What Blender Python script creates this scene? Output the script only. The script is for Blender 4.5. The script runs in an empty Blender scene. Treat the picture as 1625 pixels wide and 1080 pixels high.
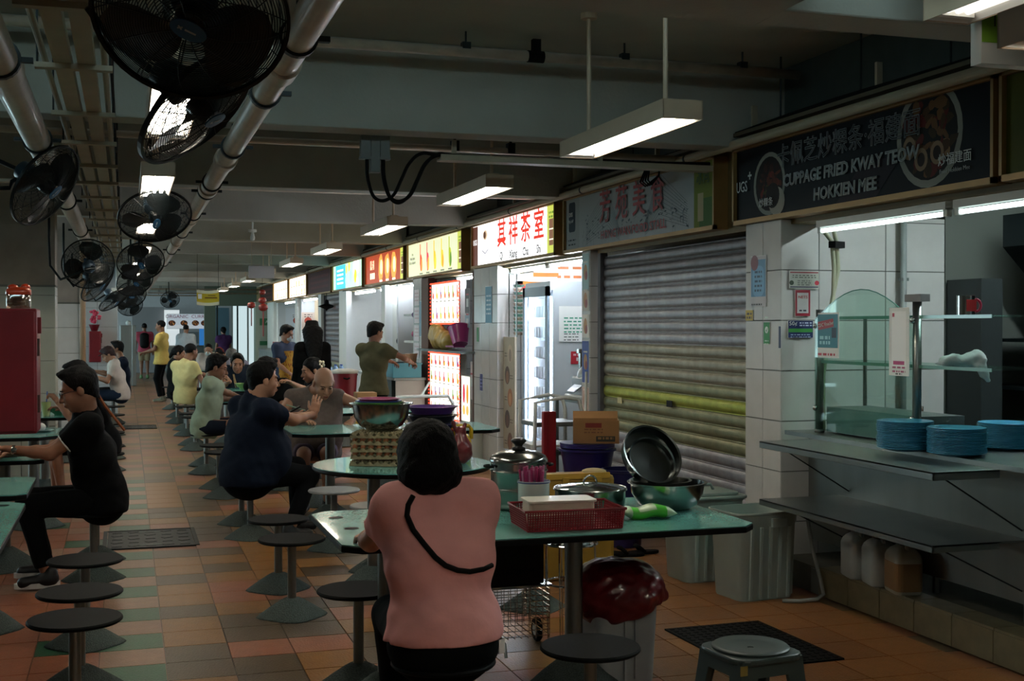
import bpy, bmesh, math, random
import numpy as np
from math import sin, cos, pi, atan, radians, sqrt, hypot
from mathutils import Vector, Matrix, Quaternion
random.seed(7)
SC = bpy.context.scene
COL = SC.collection
# ---------------------------------------------------------------- camera, world, exposure
FPX, EYE = 1950.0, 1.6
YAW, PITCH = atan(612.5 / FPX), atan(-23 / FPX)
cam_d = bpy.data.cameras.new('camera'); cam = bpy.data.objects.new('camera', cam_d); COL.objects.link(cam)
cam_d.sensor_width = 36.0; cam_d.lens = FPX / 1625 * 36.0; cam_d.clip_end = 200
cam.location = (0, 0, EYE); cam.rotation_euler = (pi / 2 + PITCH, 0, -YAW)
SC.camera = cam
SC.view_settings.view_transform = 'Standard'; SC.view_settings.look = 'None'
SC.view_settings.gamma = 1.0; SC.view_settings.use_curve_mapping = False
SC.view_settings.exposure = 0.25
W = bpy.data.worlds.new('World'); SC.world = W; W.use_nodes = True
W.node_tree.nodes['Background'].inputs[0].default_value = (0.58, 0.84, 0.9, 1)
W.node_tree.nodes['Background'].inputs[1].default_value = 5.0
def portal(x, y, z, sx, sz, rot):
    l = bpy.data.lights.new('daylight_portal', 'AREA'); l.shape = 'RECTANGLE'; l.size = sx; l.size_y = sz
    l.cycles.is_portal = True
    o = bpy.data.objects.new('daylight_portal', l); COL.objects.link(o); o.location = (x, y, z); o.rotation_euler = rot
portal(-6.45, 32, 1.8, 1.8, 36, (0, -pi / 2, 0))
# brightness of the real light sources of the hall
LAMP, STALL_TUBE, SIGN_LIT = 18.0, 80.0, 1.3
# ---------------------------------------------------------------- colour and materials
def lin(h):
    h = h.lstrip('#'); c = [int(h[i:i + 2], 16) / 255 for i in (0, 2, 4)]
    return tuple(x / 12.92 if x < .04045 else ((x + .055) / 1.055) ** 2.4 for x in c) + (1,)
_M = {}
def mat(name, col='#808080', rough=.6, metal=0., bump=0., bscale=60., var=0., vscale=8., emit=0., trans=0., ior=1.45, alpha=1., coat=0., stretch=None, sheen=0., sss=0., spec=.5):
    """procedural material: base colour with noise variation, noise bump"""
    if name in _M: return _M[name]
    m = bpy.data.materials.new(name); m.use_nodes = True; nt = m.node_tree; b = nt.nodes['Principled BSDF']
    c = lin(col) if isinstance(col, str) else tuple(col) + (1,)
    I = b.inputs
    I['Base Color'].default_value = c; I['Roughness'].default_value = rough; I['Metallic'].default_value = metal
    I['IOR'].default_value = ior; I['Transmission Weight'].default_value = trans; I['Alpha'].default_value = alpha
    I['Coat Weight'].default_value = coat; I['Specular IOR Level'].default_value = spec
    if sheen: I['Sheen Weight'].default_value = sheen
    if sss:
        I['Subsurface Weight'].default_value = sss; I['Subsurface Radius'].default_value = (.01, .004, .002); I['Subsurface Scale'].default_value = 1.
    if emit:
        I['Emission Color'].default_value = c; I['Emission Strength'].default_value = emit
    if var or bump:
        tc = nt.nodes.new('ShaderNodeTexCoord'); src = tc.outputs['Object']
        if stretch:
            mp = nt.nodes.new('ShaderNodeMapping'); mp.inputs['Scale'].default_value = stretch
            nt.links.new(src, mp.inputs[0]); src = mp.outputs[0]
    if var:
        n = nt.nodes.new('ShaderNodeTexNoise'); n.inputs['Scale'].default_value = vscale; n.inputs['Detail'].default_value = 6
        nt.links.new(src, n.inputs['Vector'])
        r = nt.nodes.new('ShaderNodeMapRange'); r.inputs[1].default_value = .25; r.inputs[2].default_value = .75
        r.inputs[3].default_value = 1 - var; r.inputs[4].default_value = 1 + var
        nt.links.new(n.outputs[0], r.inputs[0])
        mx = nt.nodes.new('ShaderNodeVectorMath'); mx.operation = 'SCALE'; mx.inputs[0].default_value = c[:3]
        nt.links.new(r.outputs[0], mx.inputs['Scale']); nt.links.new(mx.outputs[0], I['Base Color'])
    if bump:
        n2 = nt.nodes.new('ShaderNodeTexNoise'); n2.inputs['Scale'].default_value = bscale; n2.inputs['Detail'].default_value = 4
        nt.links.new(src, n2.inputs['Vector'])
        bp = nt.nodes.new('ShaderNodeBump'); bp.inputs['Strength'].default_value = min(1, bump); bp.inputs['Distance'].default_value = .01
        nt.links.new(n2.outputs[0], bp.inputs['Height']); nt.links.new(bp.outputs[0], I['Normal'])
    _M[name] = m; return m
def print_mat(name, emit=0., rough=.45, spec=.5):
    """flat printed artwork: colours stored per face; a backlit print also emits them"""
    if name in _M: return _M[name]
    m = bpy.data.materials.new(name); m.use_nodes = True; nt = m.node_tree; b = nt.nodes['Principled BSDF']
    a = nt.nodes.new('ShaderNodeVertexColor'); a.layer_name = 'ink'
    nt.links.new(a.outputs[0], b.inputs['Base Color']); b.inputs['Roughness'].default_value = rough; b.inputs['Specular IOR Level'].default_value = spec
    if emit:
        nt.links.new(a.outputs[0], b.inputs['Emission Color']); b.inputs['Emission Strength'].default_value = emit
    _M[name] = m; return m
def glass(name, tint='#cfe8e2', rough=.03, keep=.86):
    """thin pane: mostly clear with a faint body and real reflections"""
    if name in _M: return _M[name]
    m = bpy.data.materials.new(name); m.use_nodes = True; nt = m.node_tree
    for n in list(nt.nodes): nt.nodes.remove(n)
    o = nt.nodes.new('ShaderNodeOutputMaterial'); t = nt.nodes.new('ShaderNodeBsdfTransparent'); g = nt.nodes.new('ShaderNodeBsdfGlossy')
    t.inputs[0].default_value = lin(tint); g.inputs[0].default_value = (1, 1, 1, 1); g.inputs['Roughness'].default_value = rough
    mx = nt.nodes.new('ShaderNodeMixShader'); mx.inputs[0].default_value = 1 - keep
    nt.links.new(t.outputs[0], mx.inputs[1]); nt.links.new(g.outputs[0], mx.inputs[2]); nt.links.new(mx.outputs[0], o.inputs[0])
    _M[name] = m; return m
# ---------------------------------------------------------------- mesh builder
def obj(name, me, m=None, parent=None, smooth=False, bevel=0.):
    o = bpy.data.objects.new(name, me); COL.objects.link(o)
    if m is not None and not me.materials: me.materials.append(m)
    if parent is not None: o.parent = parent
    if bevel:
        b = o.modifiers.new('bevel', 'BEVEL'); b.width = bevel; b.segments = 2; b.limit_method = 'ANGLE'
    return o
def tag(o, label, cat, group=None):
    o['label'] = label; o['category'] = cat
    if group: o['group'] = group
    return o
def thing(name, label, cat, loc=(0, 0, 0), rz=0., group=None):
    o = bpy.data.objects.new(name, None); COL.objects.link(o); o.location = loc; o.rotation_euler = (0, 0, rz)
    o.empty_display_size = .1
    return tag(o, label, cat, group)
def frame(z):
    z = Vector(z).normalized(); a = Vector((0, 0, 1)) if abs(z.z) < .9 else Vector((1, 0, 0))
    x = a.cross(z).normalized(); return x, z.cross(x), z
class MB:
    def __init__(s): s.v = []; s.f = []; s.c = []; s.col = None
    def add(s, vs, fs, col=None):
        n = len(s.v); s.v += [tuple(p) for p in vs]; s.f += [tuple(i + n for i in f) for f in fs]
        s.c += [col or s.col] * len(fs); return s
    def box(s, c, d, rot=None, col=None, taper=1.):
        hx, hy, hz = d[0] / 2, d[1] / 2, d[2] / 2; vs = []
        for z in (-1, 1):
            t = taper if z > 0 else 1.
            for x, y in ((-1, -1), (1, -1), (1, 1), (-1, 1)): vs.append(Vector((x * hx * t, y * hy * t, z * hz)))
        if rot is not None:
            R = rot if isinstance(rot, Matrix) else Matrix.Rotation(rot, 3, 'Z'); vs = [R @ v for v in vs]
        vs = [v + Vector(c) for v in vs]
        return s.add(vs, [(3, 2, 1, 0), (4, 5, 6, 7), (0, 1, 5, 4), (1, 2, 6, 5), (2, 3, 7, 6), (3, 0, 4, 7)], col)
    def b2(s, x0, x1, y0, y1, z0, z1, col=None):
        return s.box(((x0 + x1) / 2, (y0 + y1) / 2, (z0 + z1) / 2), (abs(x1 - x0), abs(y1 - y0), abs(z1 - z0)), col=col)
    def cyl(s, a, b, r, r2=None, n=16, caps=True, col=None):
        a, b = Vector(a), Vector(b); r2 = r if r2 is None else r2; x, y, z = frame(b - a); vs = []
        for p, rr in ((a, r), (b, r2)):
            for i in range(n): t = 2 * pi * i / n; vs.append(p + x * rr * cos(t) + y * rr * sin(t))
        fs = [(i, (i + 1) % n, n + (i + 1) % n, n + i) for i in range(n)]
        if caps: fs += [tuple(range(n))[::-1], tuple(range(n, 2 * n))]
        return s.add(vs, fs, col)
    def tube(s, pts, r, n=8, closed=False, col=None):
        pts = [Vector(p) for p in pts]; m = len(pts); vs = []; px = None
        for i, p in enumerate(pts):
            if closed: d = pts[(i + 1) % m] - pts[i - 1]
            else: d = pts[min(i + 1, m - 1)] - pts[max(i - 1, 0)]
            d.normalize()
            if px is None: px, py, _ = frame(d)
            else:
                px = (px - d * px.dot(d)).normalized(); py = d.cross(px)
            rr = r[i] if isinstance(r, (list, tuple)) else r
            for k in range(n): t = 2 * pi * k / n; vs.append(p + px * rr * cos(t) + py * rr * sin(t))
        fs = []
        for i in range(m if closed else m - 1):
            a, b = i * n, ((i + 1) % m) * n
            fs += [(a + k, a + (k + 1) % n, b + (k + 1) % n, b + k) for k in range(n)]
        if not closed: fs += [tuple(range(n))[::-1], tuple(range((m - 1) * n, m * n))]
        return s.add(vs, fs, col)
    def lathe(s, prof, n=32, c=(0, 0, 0), ax=(0, 0, 1), sq=0., rot=0., sx=1., sy=1., col=None, caps=True):
        """profile [(r,z)] spun round axis; sq squares the section"""
        x, y, z = (Vector((1, 0, 0)), Vector((0, 1, 0)), Vector((0, 0, 1))) if tuple(ax) == (0, 0, 1) else frame(ax)
        c = Vector(c); vs = []
        for r, h in prof:
            for i in range(n):
                t = 2 * pi * i / n; k = 1.
                if sq: k = 1 / (abs(cos(t)) ** (2 + sq) + abs(sin(t)) ** (2 + sq)) ** (1 / (2 + sq))
                u = t + rot
                vs.append(c + x * r * k * cos(u) * sx + y * r * k * sin(u) * sy + z * h)
        fs = []
        for j in range(len(prof) - 1):
            a = j * n; b = a + n
            fs += [(a + i, a + (i + 1) % n, b + (i + 1) % n, b + i) for i in range(n)]
        if caps and prof[0][0] > 1e-6: fs.append(tuple(range(n))[::-1])
        if caps and prof[-1][0] > 1e-6: fs.append(tuple(range((len(prof) - 1) * n, len(prof) * n)))
        return s.add(vs, fs, col)
    def prism(s, poly, z0, z1, M=None, col=None):
        n = len(poly); vs = [Vector((x, y, z0)) for x, y in poly] + [Vector((x, y, z1)) for x, y in poly]
        if M is not None: vs = [M @ v for v in vs]
        return s.add(vs, [tuple(range(n))[::-1], tuple(range(n, 2 * n))] + [(i, (i + 1) % n, n + (i + 1) % n, n + i) for i in range(n)], col)
    def ell(s, c, r, n=14, m=8, R=None, col=None):
        vs = [Vector((0, 0, -r[2]))]
        for j in range(1, m):
            p = -pi / 2 + pi * j / m
            for i in range(n): t = 2 * pi * i / n; vs.append(Vector((r[0] * cos(p) * cos(t), r[1] * cos(p) * sin(t), r[2] * sin(p))))
        vs.append(Vector((0, 0, r[2]))); L = len(vs) - 1
        fs = [(0, 1 + (i + 1) % n, 1 + i) for i in range(n)]
        for j in range(m - 2):
            a = 1 + j * n; b = a + n; fs += [(a + i, a + (i + 1) % n, b + (i + 1) % n, b + i) for i in range(n)]
        a = 1 + (m - 2) * n; fs += [(a + i, a + (i + 1) % n, L) for i in range(n)]
        if R is not None: vs = [R @ v for v in vs]
        return s.add([v + Vector(c) for v in vs], fs, col)
    def mesh(s, smooth=False):
        me = bpy.data.meshes.new('m'); me.from_pydata(s.v, [], s.f)
        if any(c is not None for c in s.c):
            at = me.color_attributes.new('ink', 'FLOAT_COLOR', 'CORNER'); k = 0
            buf = []
            for f, c in zip(s.f, s.c): buf += list(lin(c or '#ffffff')) * len(f)
            at.data.foreach_set('color', buf)
        if smooth: me.shade_smooth() if hasattr(me, 'shade_smooth') else me.polygons.foreach_set('use_smooth', [True] * len(me.polygons))
        me.update(); return me
    def to(s, name, m, parent=None, smooth=False, bevel=0., angle=None):
        me = s.mesh(smooth or angle is not None)
        if angle is not None:
            try: me.set_sharp_from_angle(angle=radians(angle))
            except Exception: pass
        return obj(name, me, m, parent, bevel=bevel)
def smooth(pts, n=6):
    """Catmull-Rom through the points"""
    P = [Vector(p) for p in pts]; P = [P[0] * 2 - P[1]] + P + [P[-1] * 2 - P[-2]]; out = []
    for a, b, c, d in zip(P, P[1:], P[2:], P[3:]):
        for i in range(n): t = i / n; out.append(.5 * ((2 * b) + (c - a) * t + (2 * a - 5 * b + 4 * c - d) * t * t + (3 * b - a - 3 * c + d) * t ** 3))
    return out + [P[-2]]
def arc(c, r, a0, a1, n, plane='xz'):
    out = []
    for i in range(n + 1):
        t = a0 + (a1 - a0) * i / n; u, w = r * cos(t), r * sin(t)
        out.append((c[0] + u, c[1], c[2] + w) if plane == 'xz' else ((c[0], c[1] + u, c[2] + w) if plane == 'yz' else (c[0] + u, c[1] + w, c[2])))
    return out
def rrect(w, h, r, n=4, cx=0, cy=0):
    P = []
    for sx, sy, a in ((1, 1, 0), (-1, 1, pi / 2), (-1, -1, pi), (1, -1, 3 * pi / 2)):
        for i in range(n + 1):
            t = a + pi / 2 * i / n; P.append((cx + sx * (w / 2 - r) + r * cos(t), cy + sy * (h / 2 - r) + r * sin(t)))
    return P
def copy_tree(o, parent=None, label=None, loc=None, rz=None, group=None):
    c = o.copy(); COL.objects.link(c); c.parent = parent
    if label: c['label'] = label
    if group: c['group'] = group
    if loc is not None: c.location = loc
    if rz is not None: c.rotation_euler = (0, 0, rz)
    for ch in list(o.children): copy_tree(ch, c)
    return c
def struct(name, mb, m, **k):
    o = mb.to(name, m, **k); o['kind'] = 'structure'; return o
ORD = 'first second third fourth fifth sixth seventh eighth ninth tenth eleventh twelfth thirteenth fourteenth fifteenth sixteenth seventeenth eighteenth nineteenth twentieth'.split()
# planes: WEST faces the aisle (-x), its text reads towards smaller y; SOUTH faces the camera (-y)
def west(x, y, z): return Matrix(((0, 0, -1, x), (-1, 0, 0, y), (0, 1, 0, z), (0, 0, 0, 1)))
def south(x, y, z): return Matrix(((1, 0, 0, x), (0, 0, -1, y), (0, 1, 0, z), (0, 0, 0, 1)))
def turned(M, a): return M @ Matrix.Rotation(a, 4, 'Z')
_font = None
def text(s, M, size, m, parent=None, name='lettering', depth=.0006, align='CENTER', outline=0., sx=1., bold=0., shear=0., space=1.):
    c = bpy.data.curves.new('t', 'FONT'); c.body = s; c.size = size; c.align_x = align; c.align_y = 'CENTER'
    c.resolution_u = 2; c.shear = shear; c.space_character = space
    if outline: c.fill_mode = 'NONE'; c.bevel_depth = outline; c.bevel_resolution = 0
    else: c.extrude = depth; c.offset = bold
    o = bpy.data.objects.new('t', c); COL.objects.link(o)
    dg = bpy.context.evaluated_depsgraph_get(); dg.update()
    me = bpy.data.meshes.new_from_object(o.evaluated_get(dg)); bpy.data.objects.remove(o)
    me.transform(M @ Matrix.Diagonal((sx, 1, 1, 1))); me.materials.clear()
    return obj(name, me, m, parent)
class Art(MB):
    """flat print in a plane: u right, v up, small layer offsets keep the inks apart"""
    def __init__(s, M): super().__init__(); s.M = M; s.k = 0
    def poly(s, pts, col, lay=None):
        s.k += 1; z = .0012 + .00002 * s.k if lay is None else lay
        return s.add([s.M @ Vector((x, y, z)) for x, y in pts], [tuple(range(len(pts)))], col)
    def rect(s, x, y, w, h, col, a=0.):
        P = [(-w / 2, -h / 2), (w / 2, -h / 2), (w / 2, h / 2), (-w / 2, h / 2)]
        return s.poly([(x + p * cos(a) - q * sin(a), y + p * sin(a) + q * cos(a)) for p, q in P], col)
    def disc(s, x, y, r, col, ry=None, n=18, a=0., wob=0.):
        ry = ry or r; P = []
        for i in range(n):
            t = 2 * pi * i / n; k = 1 + wob * random.uniform(-1, 1); p, q = r * k * cos(t), ry * k * sin(t)
            P.append((x + p * cos(a) - q * sin(a), y + p * sin(a) + q * cos(a)))
        return s.poly(P, col)
    def line(s, pts, w, col):
        for (x0, y0), (x1, y1) in zip(pts, pts[1:]):
            L = hypot(x1 - x0, y1 - y0)
            if L > 1e-6: s.rect((x0 + x1) / 2, (y0 + y1) / 2, L + w * .5, w, col, math.atan2(y1 - y0, x1 - x0))
        return s
    def words(s, x, y, w, rows, gap, h, col):
        """rows of tiny word-like dashes for print too small to read"""
        for r in range(rows):
            px = x - w / 2
            while px < x + w / 2 - .002:
                L = min(random.uniform(.25, .9) * gap * 2, x + w / 2 - px)
                s.rect(px + L / 2, y - r * gap, L * .85, h, col); px += L + gap * .25
        return s
    def art(s, parent, m, name='printed_face'): return s.to(name, m, parent)
# ---------------------------------------------------------------- materials used all over
STEEL = mat('brushed_steel', '#858a88', .34, .95, bump=.12, bscale=300, stretch=(1, 1, .05), var=.12, vscale=5)
STEEL_D = mat('dull_steel', '#7d8583', .45, .9, bump=.1, bscale=120, var=.2, vscale=4)
CHROME = mat('polished_steel', '#c9cccb', .13, 1.0, bump=.03, bscale=10)
IRON = mat('dark_painted_iron', '#20282a', .5, .3)
TEAL = mat('teal_laminate', '#5fa39a', .22, 0, var=.1, vscale=140, coat=.3, bump=.04, bscale=30)
BLACK = mat('black_edge', '#060808', .5, spec=.2)
SEAT = mat('black_laminate_seat', '#0c0f10', .6, 0, var=.25, vscale=90, spec=.12)
GRAN = mat('washed_granite', '#47524f', .9, 0, var=.5, vscale=160, bump=.8, bscale=140)
WHITE = mat('white_paint', '#c9ccc8', .55, 0, var=.06, vscale=3, bump=.05, bscale=20)
CREAM = mat('cream_paint', '#a59c86', .55, 0, var=.12, vscale=4)
PIPE = mat('painted_pipe', '#b3a593', .38, 0, var=.18, vscale=9, coat=.2)
CONC = mat('painted_concrete', '#a3a298', .9, 0, var=.1, vscale=2.2, bump=.25, bscale=40)
SLAB = mat('grey_slab', '#a0a298', .95, 0, var=.12, vscale=1.5, bump=.25, bscale=30)
RUB = mat('black_rubber', '#060707', .7, spec=.2)
PAPER = mat('white_paper', '#e6e7e4', .7)
# ---------------------------------------------------------------- the hall
TW, X0, Y0 = .305, .176, 5.43 - .305 * 6
def tile_mesh(w, d):
    mb = MB(); mb.box((0, 0, -.004), (w - .005, d - .005, .008), taper=.995); return mb.mesh()
floor = MB().b2(-6.5, 9.5, -3.0, 50, -.13, -.0075)
floor = struct('floor', floor, None)
gm = bpy.data.materials.new('floor_far_tiles'); gm.use_nodes = True; nt = gm.node_tree; bs = nt.nodes['Principled BSDF']
tc = nt.nodes.new('ShaderNodeTexCoord'); mp = nt.nodes.new('ShaderNodeMapping')
mp.inputs['Location'].default_value = (-X0 / TW, -Y0 / TW, 0); mp.inputs['Scale'].default_value = (1 / TW, 1 / TW, 1)
nt.links.new(tc.outputs['Object'], mp.inputs[0])
fl_ = nt.nodes.new('ShaderNodeVectorMath'); fl_.operation = 'FLOOR'; nt.links.new(mp.outputs[0], fl_.inputs[0])
wn = nt.nodes.new('ShaderNodeTexWhiteNoise'); wn.noise_dimensions = '2D'; nt.links.new(fl_.outputs[0], wn.inputs['Vector'])
cr = nt.nodes.new('ShaderNodeValToRGB'); cr.color_ramp.interpolation = 'CONSTANT'
for i, (p, c) in enumerate(((0, '#96684a'), (.3, '#8a6a42'), (.55, '#6a5a44'), (.8, '#8f5f4c'))):
    e = cr.color_ramp.elements[i] if i < 2 else cr.color_ramp.elements.new(p); e.position = p; e.color = lin(c)
nt.links.new(wn.outputs['Value'], cr.inputs[0])
frc = nt.nodes.new('ShaderNodeVectorMath'); frc.operation = 'FRACTION'; nt.links.new(mp.outputs[0], frc.inputs[0])
sp = nt.nodes.new('ShaderNodeSeparateXYZ'); nt.links.new(frc.outputs[0], sp.inputs[0])
mn = nt.nodes.new('ShaderNodeMath'); mn.operation = 'MINIMUM'; nt.links.new(sp.outputs[0], mn.inputs[0]); nt.links.new(sp.outputs[1], mn.inputs[1])
lt = nt.nodes.new('ShaderNodeMath'); lt.operation = 'LESS_THAN'; lt.inputs[1].default_value = .03; nt.links.new(mn.outputs[0], lt.inputs[0])
mix = nt.nodes.new('ShaderNodeMix'); mix.data_type = 'RGBA'; nt.links.new(lt.outputs[0], mix.inputs['Factor'])
nt.links.new(cr.outputs[0], mix.inputs['A']); mix.inputs['B'].default_value = lin('#2a2622'); nt.links.new(mix.outputs['Result'], bs.inputs['Base Color'])
bs.inputs['Roughness'].default_value = .38
floor.data.materials.append(gm)
TILE = {}
for k, c in dict(pink='#94593f', ochre='#8c5f2c', brown='#52412e', green='#1e5638', tan='#8f6a52', orange='#8a5c34', orange_dark='#7c5230').items():
    TILE[k] = mat('tile_' + k, c, .3, 0, var=.16, vscale=14, bump=.35, bscale=90)
tm = {}
def floor_colour(i, j):
    x = X0 + (i + .5) * TW
    if x > 2.45: return random.choice(['orange', 'orange', 'orange_dark'])
    if -.14 < x < .17: return 'green' if j % 2 else 'tan'
    if x < -.14: return random.choice(['pink', 'green', 'tan', 'pink']) if (i + j) % 2 else 'pink'
    return random.choice(['pink', 'ochre', 'brown', 'ochre', 'brown'])
cells = []
for i in range(-9, 13):
    for j in range(0, 32):
        x, y = X0 + (i + .5) * TW, Y0 + (j + .5) * TW
        if x > 3.9 or (.0 - .25) - .33 * y * .35 > x + 1.5: continue
        d = x * sin(YAW) + y * cos(YAW); u = (x * cos(YAW) - y * sin(YAW)) / d * FPX + 812
        if d < 3 or u < -70 or u > 1700: continue
        if 517 + 1.6 * FPX / d > 1130: continue
        # the inspection cover takes its own place
        cells.append((d, i, j, x, y))
cells.sort()
rest = MB()
def in_cover(x, y):
    return -.2 < x < .55 and 9.2 < y < 10.08
cnt = 0
for d, i, j, x, y in cells:
    k = floor_colour(i, j)
    if in_cover(x, y): continue
    if cnt < 299:
        if k not in tm:
            me = tile_mesh(TW, TW); me.materials.append(TILE[k]); tm[k] = me
        o = obj('tile', tm[k], None, floor); o.location = (x, y, 0); cnt += 1
    else: rest.box((x, y, -.004), (TW - .005, TW - .005, .008), col={'pink': '#94593f', 'ochre': '#8c5f2c', 'brown': '#52412e', 'green': '#1e5638', 'tan': '#8f6a52', 'orange': '#8a5c34', 'orange_dark': '#7c5230'}[k])
if rest.v:
    o = rest.to('tile_field', print_mat('printed_tile', rough=.36), floor); o['kind'] = 'stuff'
B, S = 2.78, 3.32
struct('ceiling', MB().b2(-6.5, 9.5, 4.2, 50, S, S + .2).b2(2.35, 9.5, -3, 4.2, S, S + .2), SLAB)
struct('ceiling', MB().b2(-6.5, 2.35, -3, 4.33, B, B + .3), CONC).name = 'ceiling_soffit'
for n, y in enumerate([4.1] + [7.3 + 3.33 * k for k in range(12)]):
    struct('beam', MB().b2(-6.5 if n else 2.35, 9.5, y, y + .23, B, S), CONC, bevel=.008)
# edge of the raised ceiling over the stalls
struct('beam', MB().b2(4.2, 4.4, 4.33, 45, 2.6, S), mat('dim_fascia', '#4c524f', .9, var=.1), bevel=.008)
struct('wall_east', MB().b2(7.2, 7.4, -3, 50, 0, S), WHITE)
struct('wall_south', MB().b2(-6.5, 9.5, -3.2, -3, 0, S), CONC)
struct('wall_west', MB().b2(-6.7, -6.5, -3, 14, 0, S).b2(-6.7, -6.5, 14, 50, 0, .9).b2(-6.7, -6.5, 14, 50, 2.7, S), CONC)
# inspection cover in the aisle
def cover(label, x0, x1, y0, y1, n=5):
    t = thing('inspection_cover', label, 'floor cover', ((x0 + x1) / 2, (y0 + y1) / 2, 0))
    w, d = x1 - x0, y1 - y0
    m = mat('cast_iron', '#0d1517', .5, .2, var=.3, vscale=30, bump=.3, bscale=50)
    f = MB()
    for a, b, c, e in ((-w / 2, w / 2, -d / 2, -d / 2 + .03), (-w / 2, w / 2, d / 2 - .03, d / 2), (-w / 2, -w / 2 + .03, -d / 2, d / 2), (w / 2 - .03, w / 2, -d / 2, d / 2)):
        f.b2(a, b, c, e, -.006, .004)
    f.to('frame', m, t)
    p = MB().b2(-w / 2 + .034, w / 2 - .034, -d / 2 + .034, d / 2 - .034, -.007, .001); p.to('lid', m, t)
    k = MB()
    for i in range(n):
        for j in range(n):
            k.box((-w / 2 + .1 + (w - .2) * i / (n - 1), -d / 2 + .1 + (d - .2) * j / (n - 1), .002), (.07, .05, .003), rot=.5 * ((i + j) % 2))
    o = k.to('tread_stud', m, t); o['kind'] = 'stuff'
    MB().box((0, -d * .36, .002), (.16, .02, .004)).box((0, d * .36, .002), (.16, .02, .004)).to('lifting_slot', STEEL_D, t)
    return t
cover('dark rectangular iron inspection cover set in the near aisle tiles', -.17, .51, 9.24, 10.05)
cover('distant thin iron inspection cover further up the aisle', -.06, .46, 20.0, 20.7, 3)
# rubber mat in front of the near stall
t = thing('floor_mat', 'black perforated rubber mat on floor under the grey plastic stool', 'mat', (2.99, 5.52, 0), .03)
MB().b2(-.28, .28, -.4, .4, 0, .008).to('mat_base', RUB, t)
k = MB()
for i in range(12):
    for j in range(17): k.box((-.25 + i * .0455, -.37 + j * .0463, .009), (.02, .02, .004))
o = k.to('mat_stud', RUB, t); o['kind'] = 'stuff'
# ---------------------------------------------------------------- stall row on the right: piers, partitions, kerb
XF = 3.92
WT = mat('white_wall_tile', '#c3c4c2', .22, 0, var=.07, vscale=5, coat=.3)
WTB = mat('grout', '#6b6d69', .9)
TM = {}
def wall_tile(w, h, m):
    k = (round(w, 3), round(h, 3), m.name)
    if k not in TM:
        mb = MB(); g = .004; mb.box((0, 0, 0), (w - g, h - g, .012), taper=.99); TM[k] = mb.mesh(); TM[k].materials.append(m)
    return TM[k]
def tiled(parent, M, w, h, tw, th, m=None, x_off=0., y_off=0.):
    """single tiles laid on a plane (M: u right, v up, n out)"""
    m = m or WT; xs = [0.]; x = x_off if x_off > 0 else tw
    while x < w - .01: xs.append(x); x += tw
    xs.append(w); ys = [0.]; y = y_off if y_off > 0 else th
    while y < h - .01: ys.append(y); y += th
    ys.append(h)
    for a, b in zip(xs, xs[1:]):
        for c, d in zip(ys, ys[1:]):
            if b - a < .02 or d - c < .02: continue
            o = obj('tile', wall_tile(b - a, d - c, m), None, parent)
            o.matrix_local = M @ Matrix.Translation(((a + b) / 2, (c + d) / 2, 0))
def pier(y0, y1, x1=4.5, z1=2.3, tw=.23, south_tiles=True, near=True):
    p = struct('pillar', MB().b2(XF + .006, x1, y0 + .006, y1, 0, z1), WTB)
    if near:
        tiled(p, west(XF + .006, y1, 0), y1 - y0, z1, tw, .317, y_off=.05)
        if south_tiles: tiled(p, south(XF, y0 + .006, 0), x1 - XF, z1, .49, .317, y_off=.05, x_off=.27)
    return p
pier(6.85, 7.31, 5.13); pier(10.17, 10.38, 4.0); pier(13.02, 13.98, 5.6, tw=.32); pier(16.65, 17.2, 5.4, tw=.3)
for a, b in ((23.2, 23.6), (25.9, 26.3), (29.7, 30.1), (34.6, 36.2)):
    struct('pillar', MB().b2(XF, 5.5, a, b, 0, 2.3), WHITE)
# rooms behind: partitions, floors, ceilings
PART = mat('stall_wall', '#b9bdb9', .4, 0, var=.05, vscale=2)
for a, b in ((7.31, 7.5), (10.2, 10.4), (16.7, 17.1), (23.3, 23.5), (26.0, 26.2), (29.8, 30.0), (34.8, 36.0)):
    struct('partition', MB().b2(4.45, 7.2, a, b, 0, S), PART)
struct('partition', MB().b2(5.6, 7.2, 13.1, 13.6, 0, S), PART)
struct('trim_kerb', MB().b2(XF + .012, 7.2, -1, 6.85, 0, .16).b2(XF + .01, 7.2, 7.31, 45, 0, .1), mat('kerb_core', '#4e4e44', .8, var=.2))
kt = mat('kerb_tile', '#756d52', .4, 0, var=.2, vscale=10)
kerb = struct('trim_kerb_tiles', MB().b2(XF + .008, XF + .012, 3.3, 6.5, 0, .15), WTB)
for i in range(9):
    y = 6.4 - .308 * (i + 1)
    o = obj('tile', wall_tile(.308, .158, kt), None, kerb); o.matrix_local = west(XF + .004, y + .308, 0) @ Matrix.Translation((.154, .08, 0))
    o = obj('tile', wall_tile(.158, .308, kt), None, kerb); o.matrix_local = Matrix.Translation((XF + .079, y + .154, .163))
# fascia, stall ceilings and front bulkhead
struct('trim_fascia', MB().b2(3.99, 4.2, 3.0, 40, 2.24, 2.84), mat('fascia_board', '#7d6a45', .6, var=.08))
DK = mat('dark_void', '#1a1d1c', .9)
struct('ceiling_stalls', MB().b2(4.2, 7.2, 3.0, 10.1, 2.75, 2.8).b2(4.2, 7.2, 10.1, 36, 2.45, 2.5), PART)
def door_frame(y, z1=2.25, w=.05, c=None):
    return MB().b2(XF - .02, XF + .06, y, y + w, .1, z1).to('door_post', c or STEEL_D)
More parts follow.
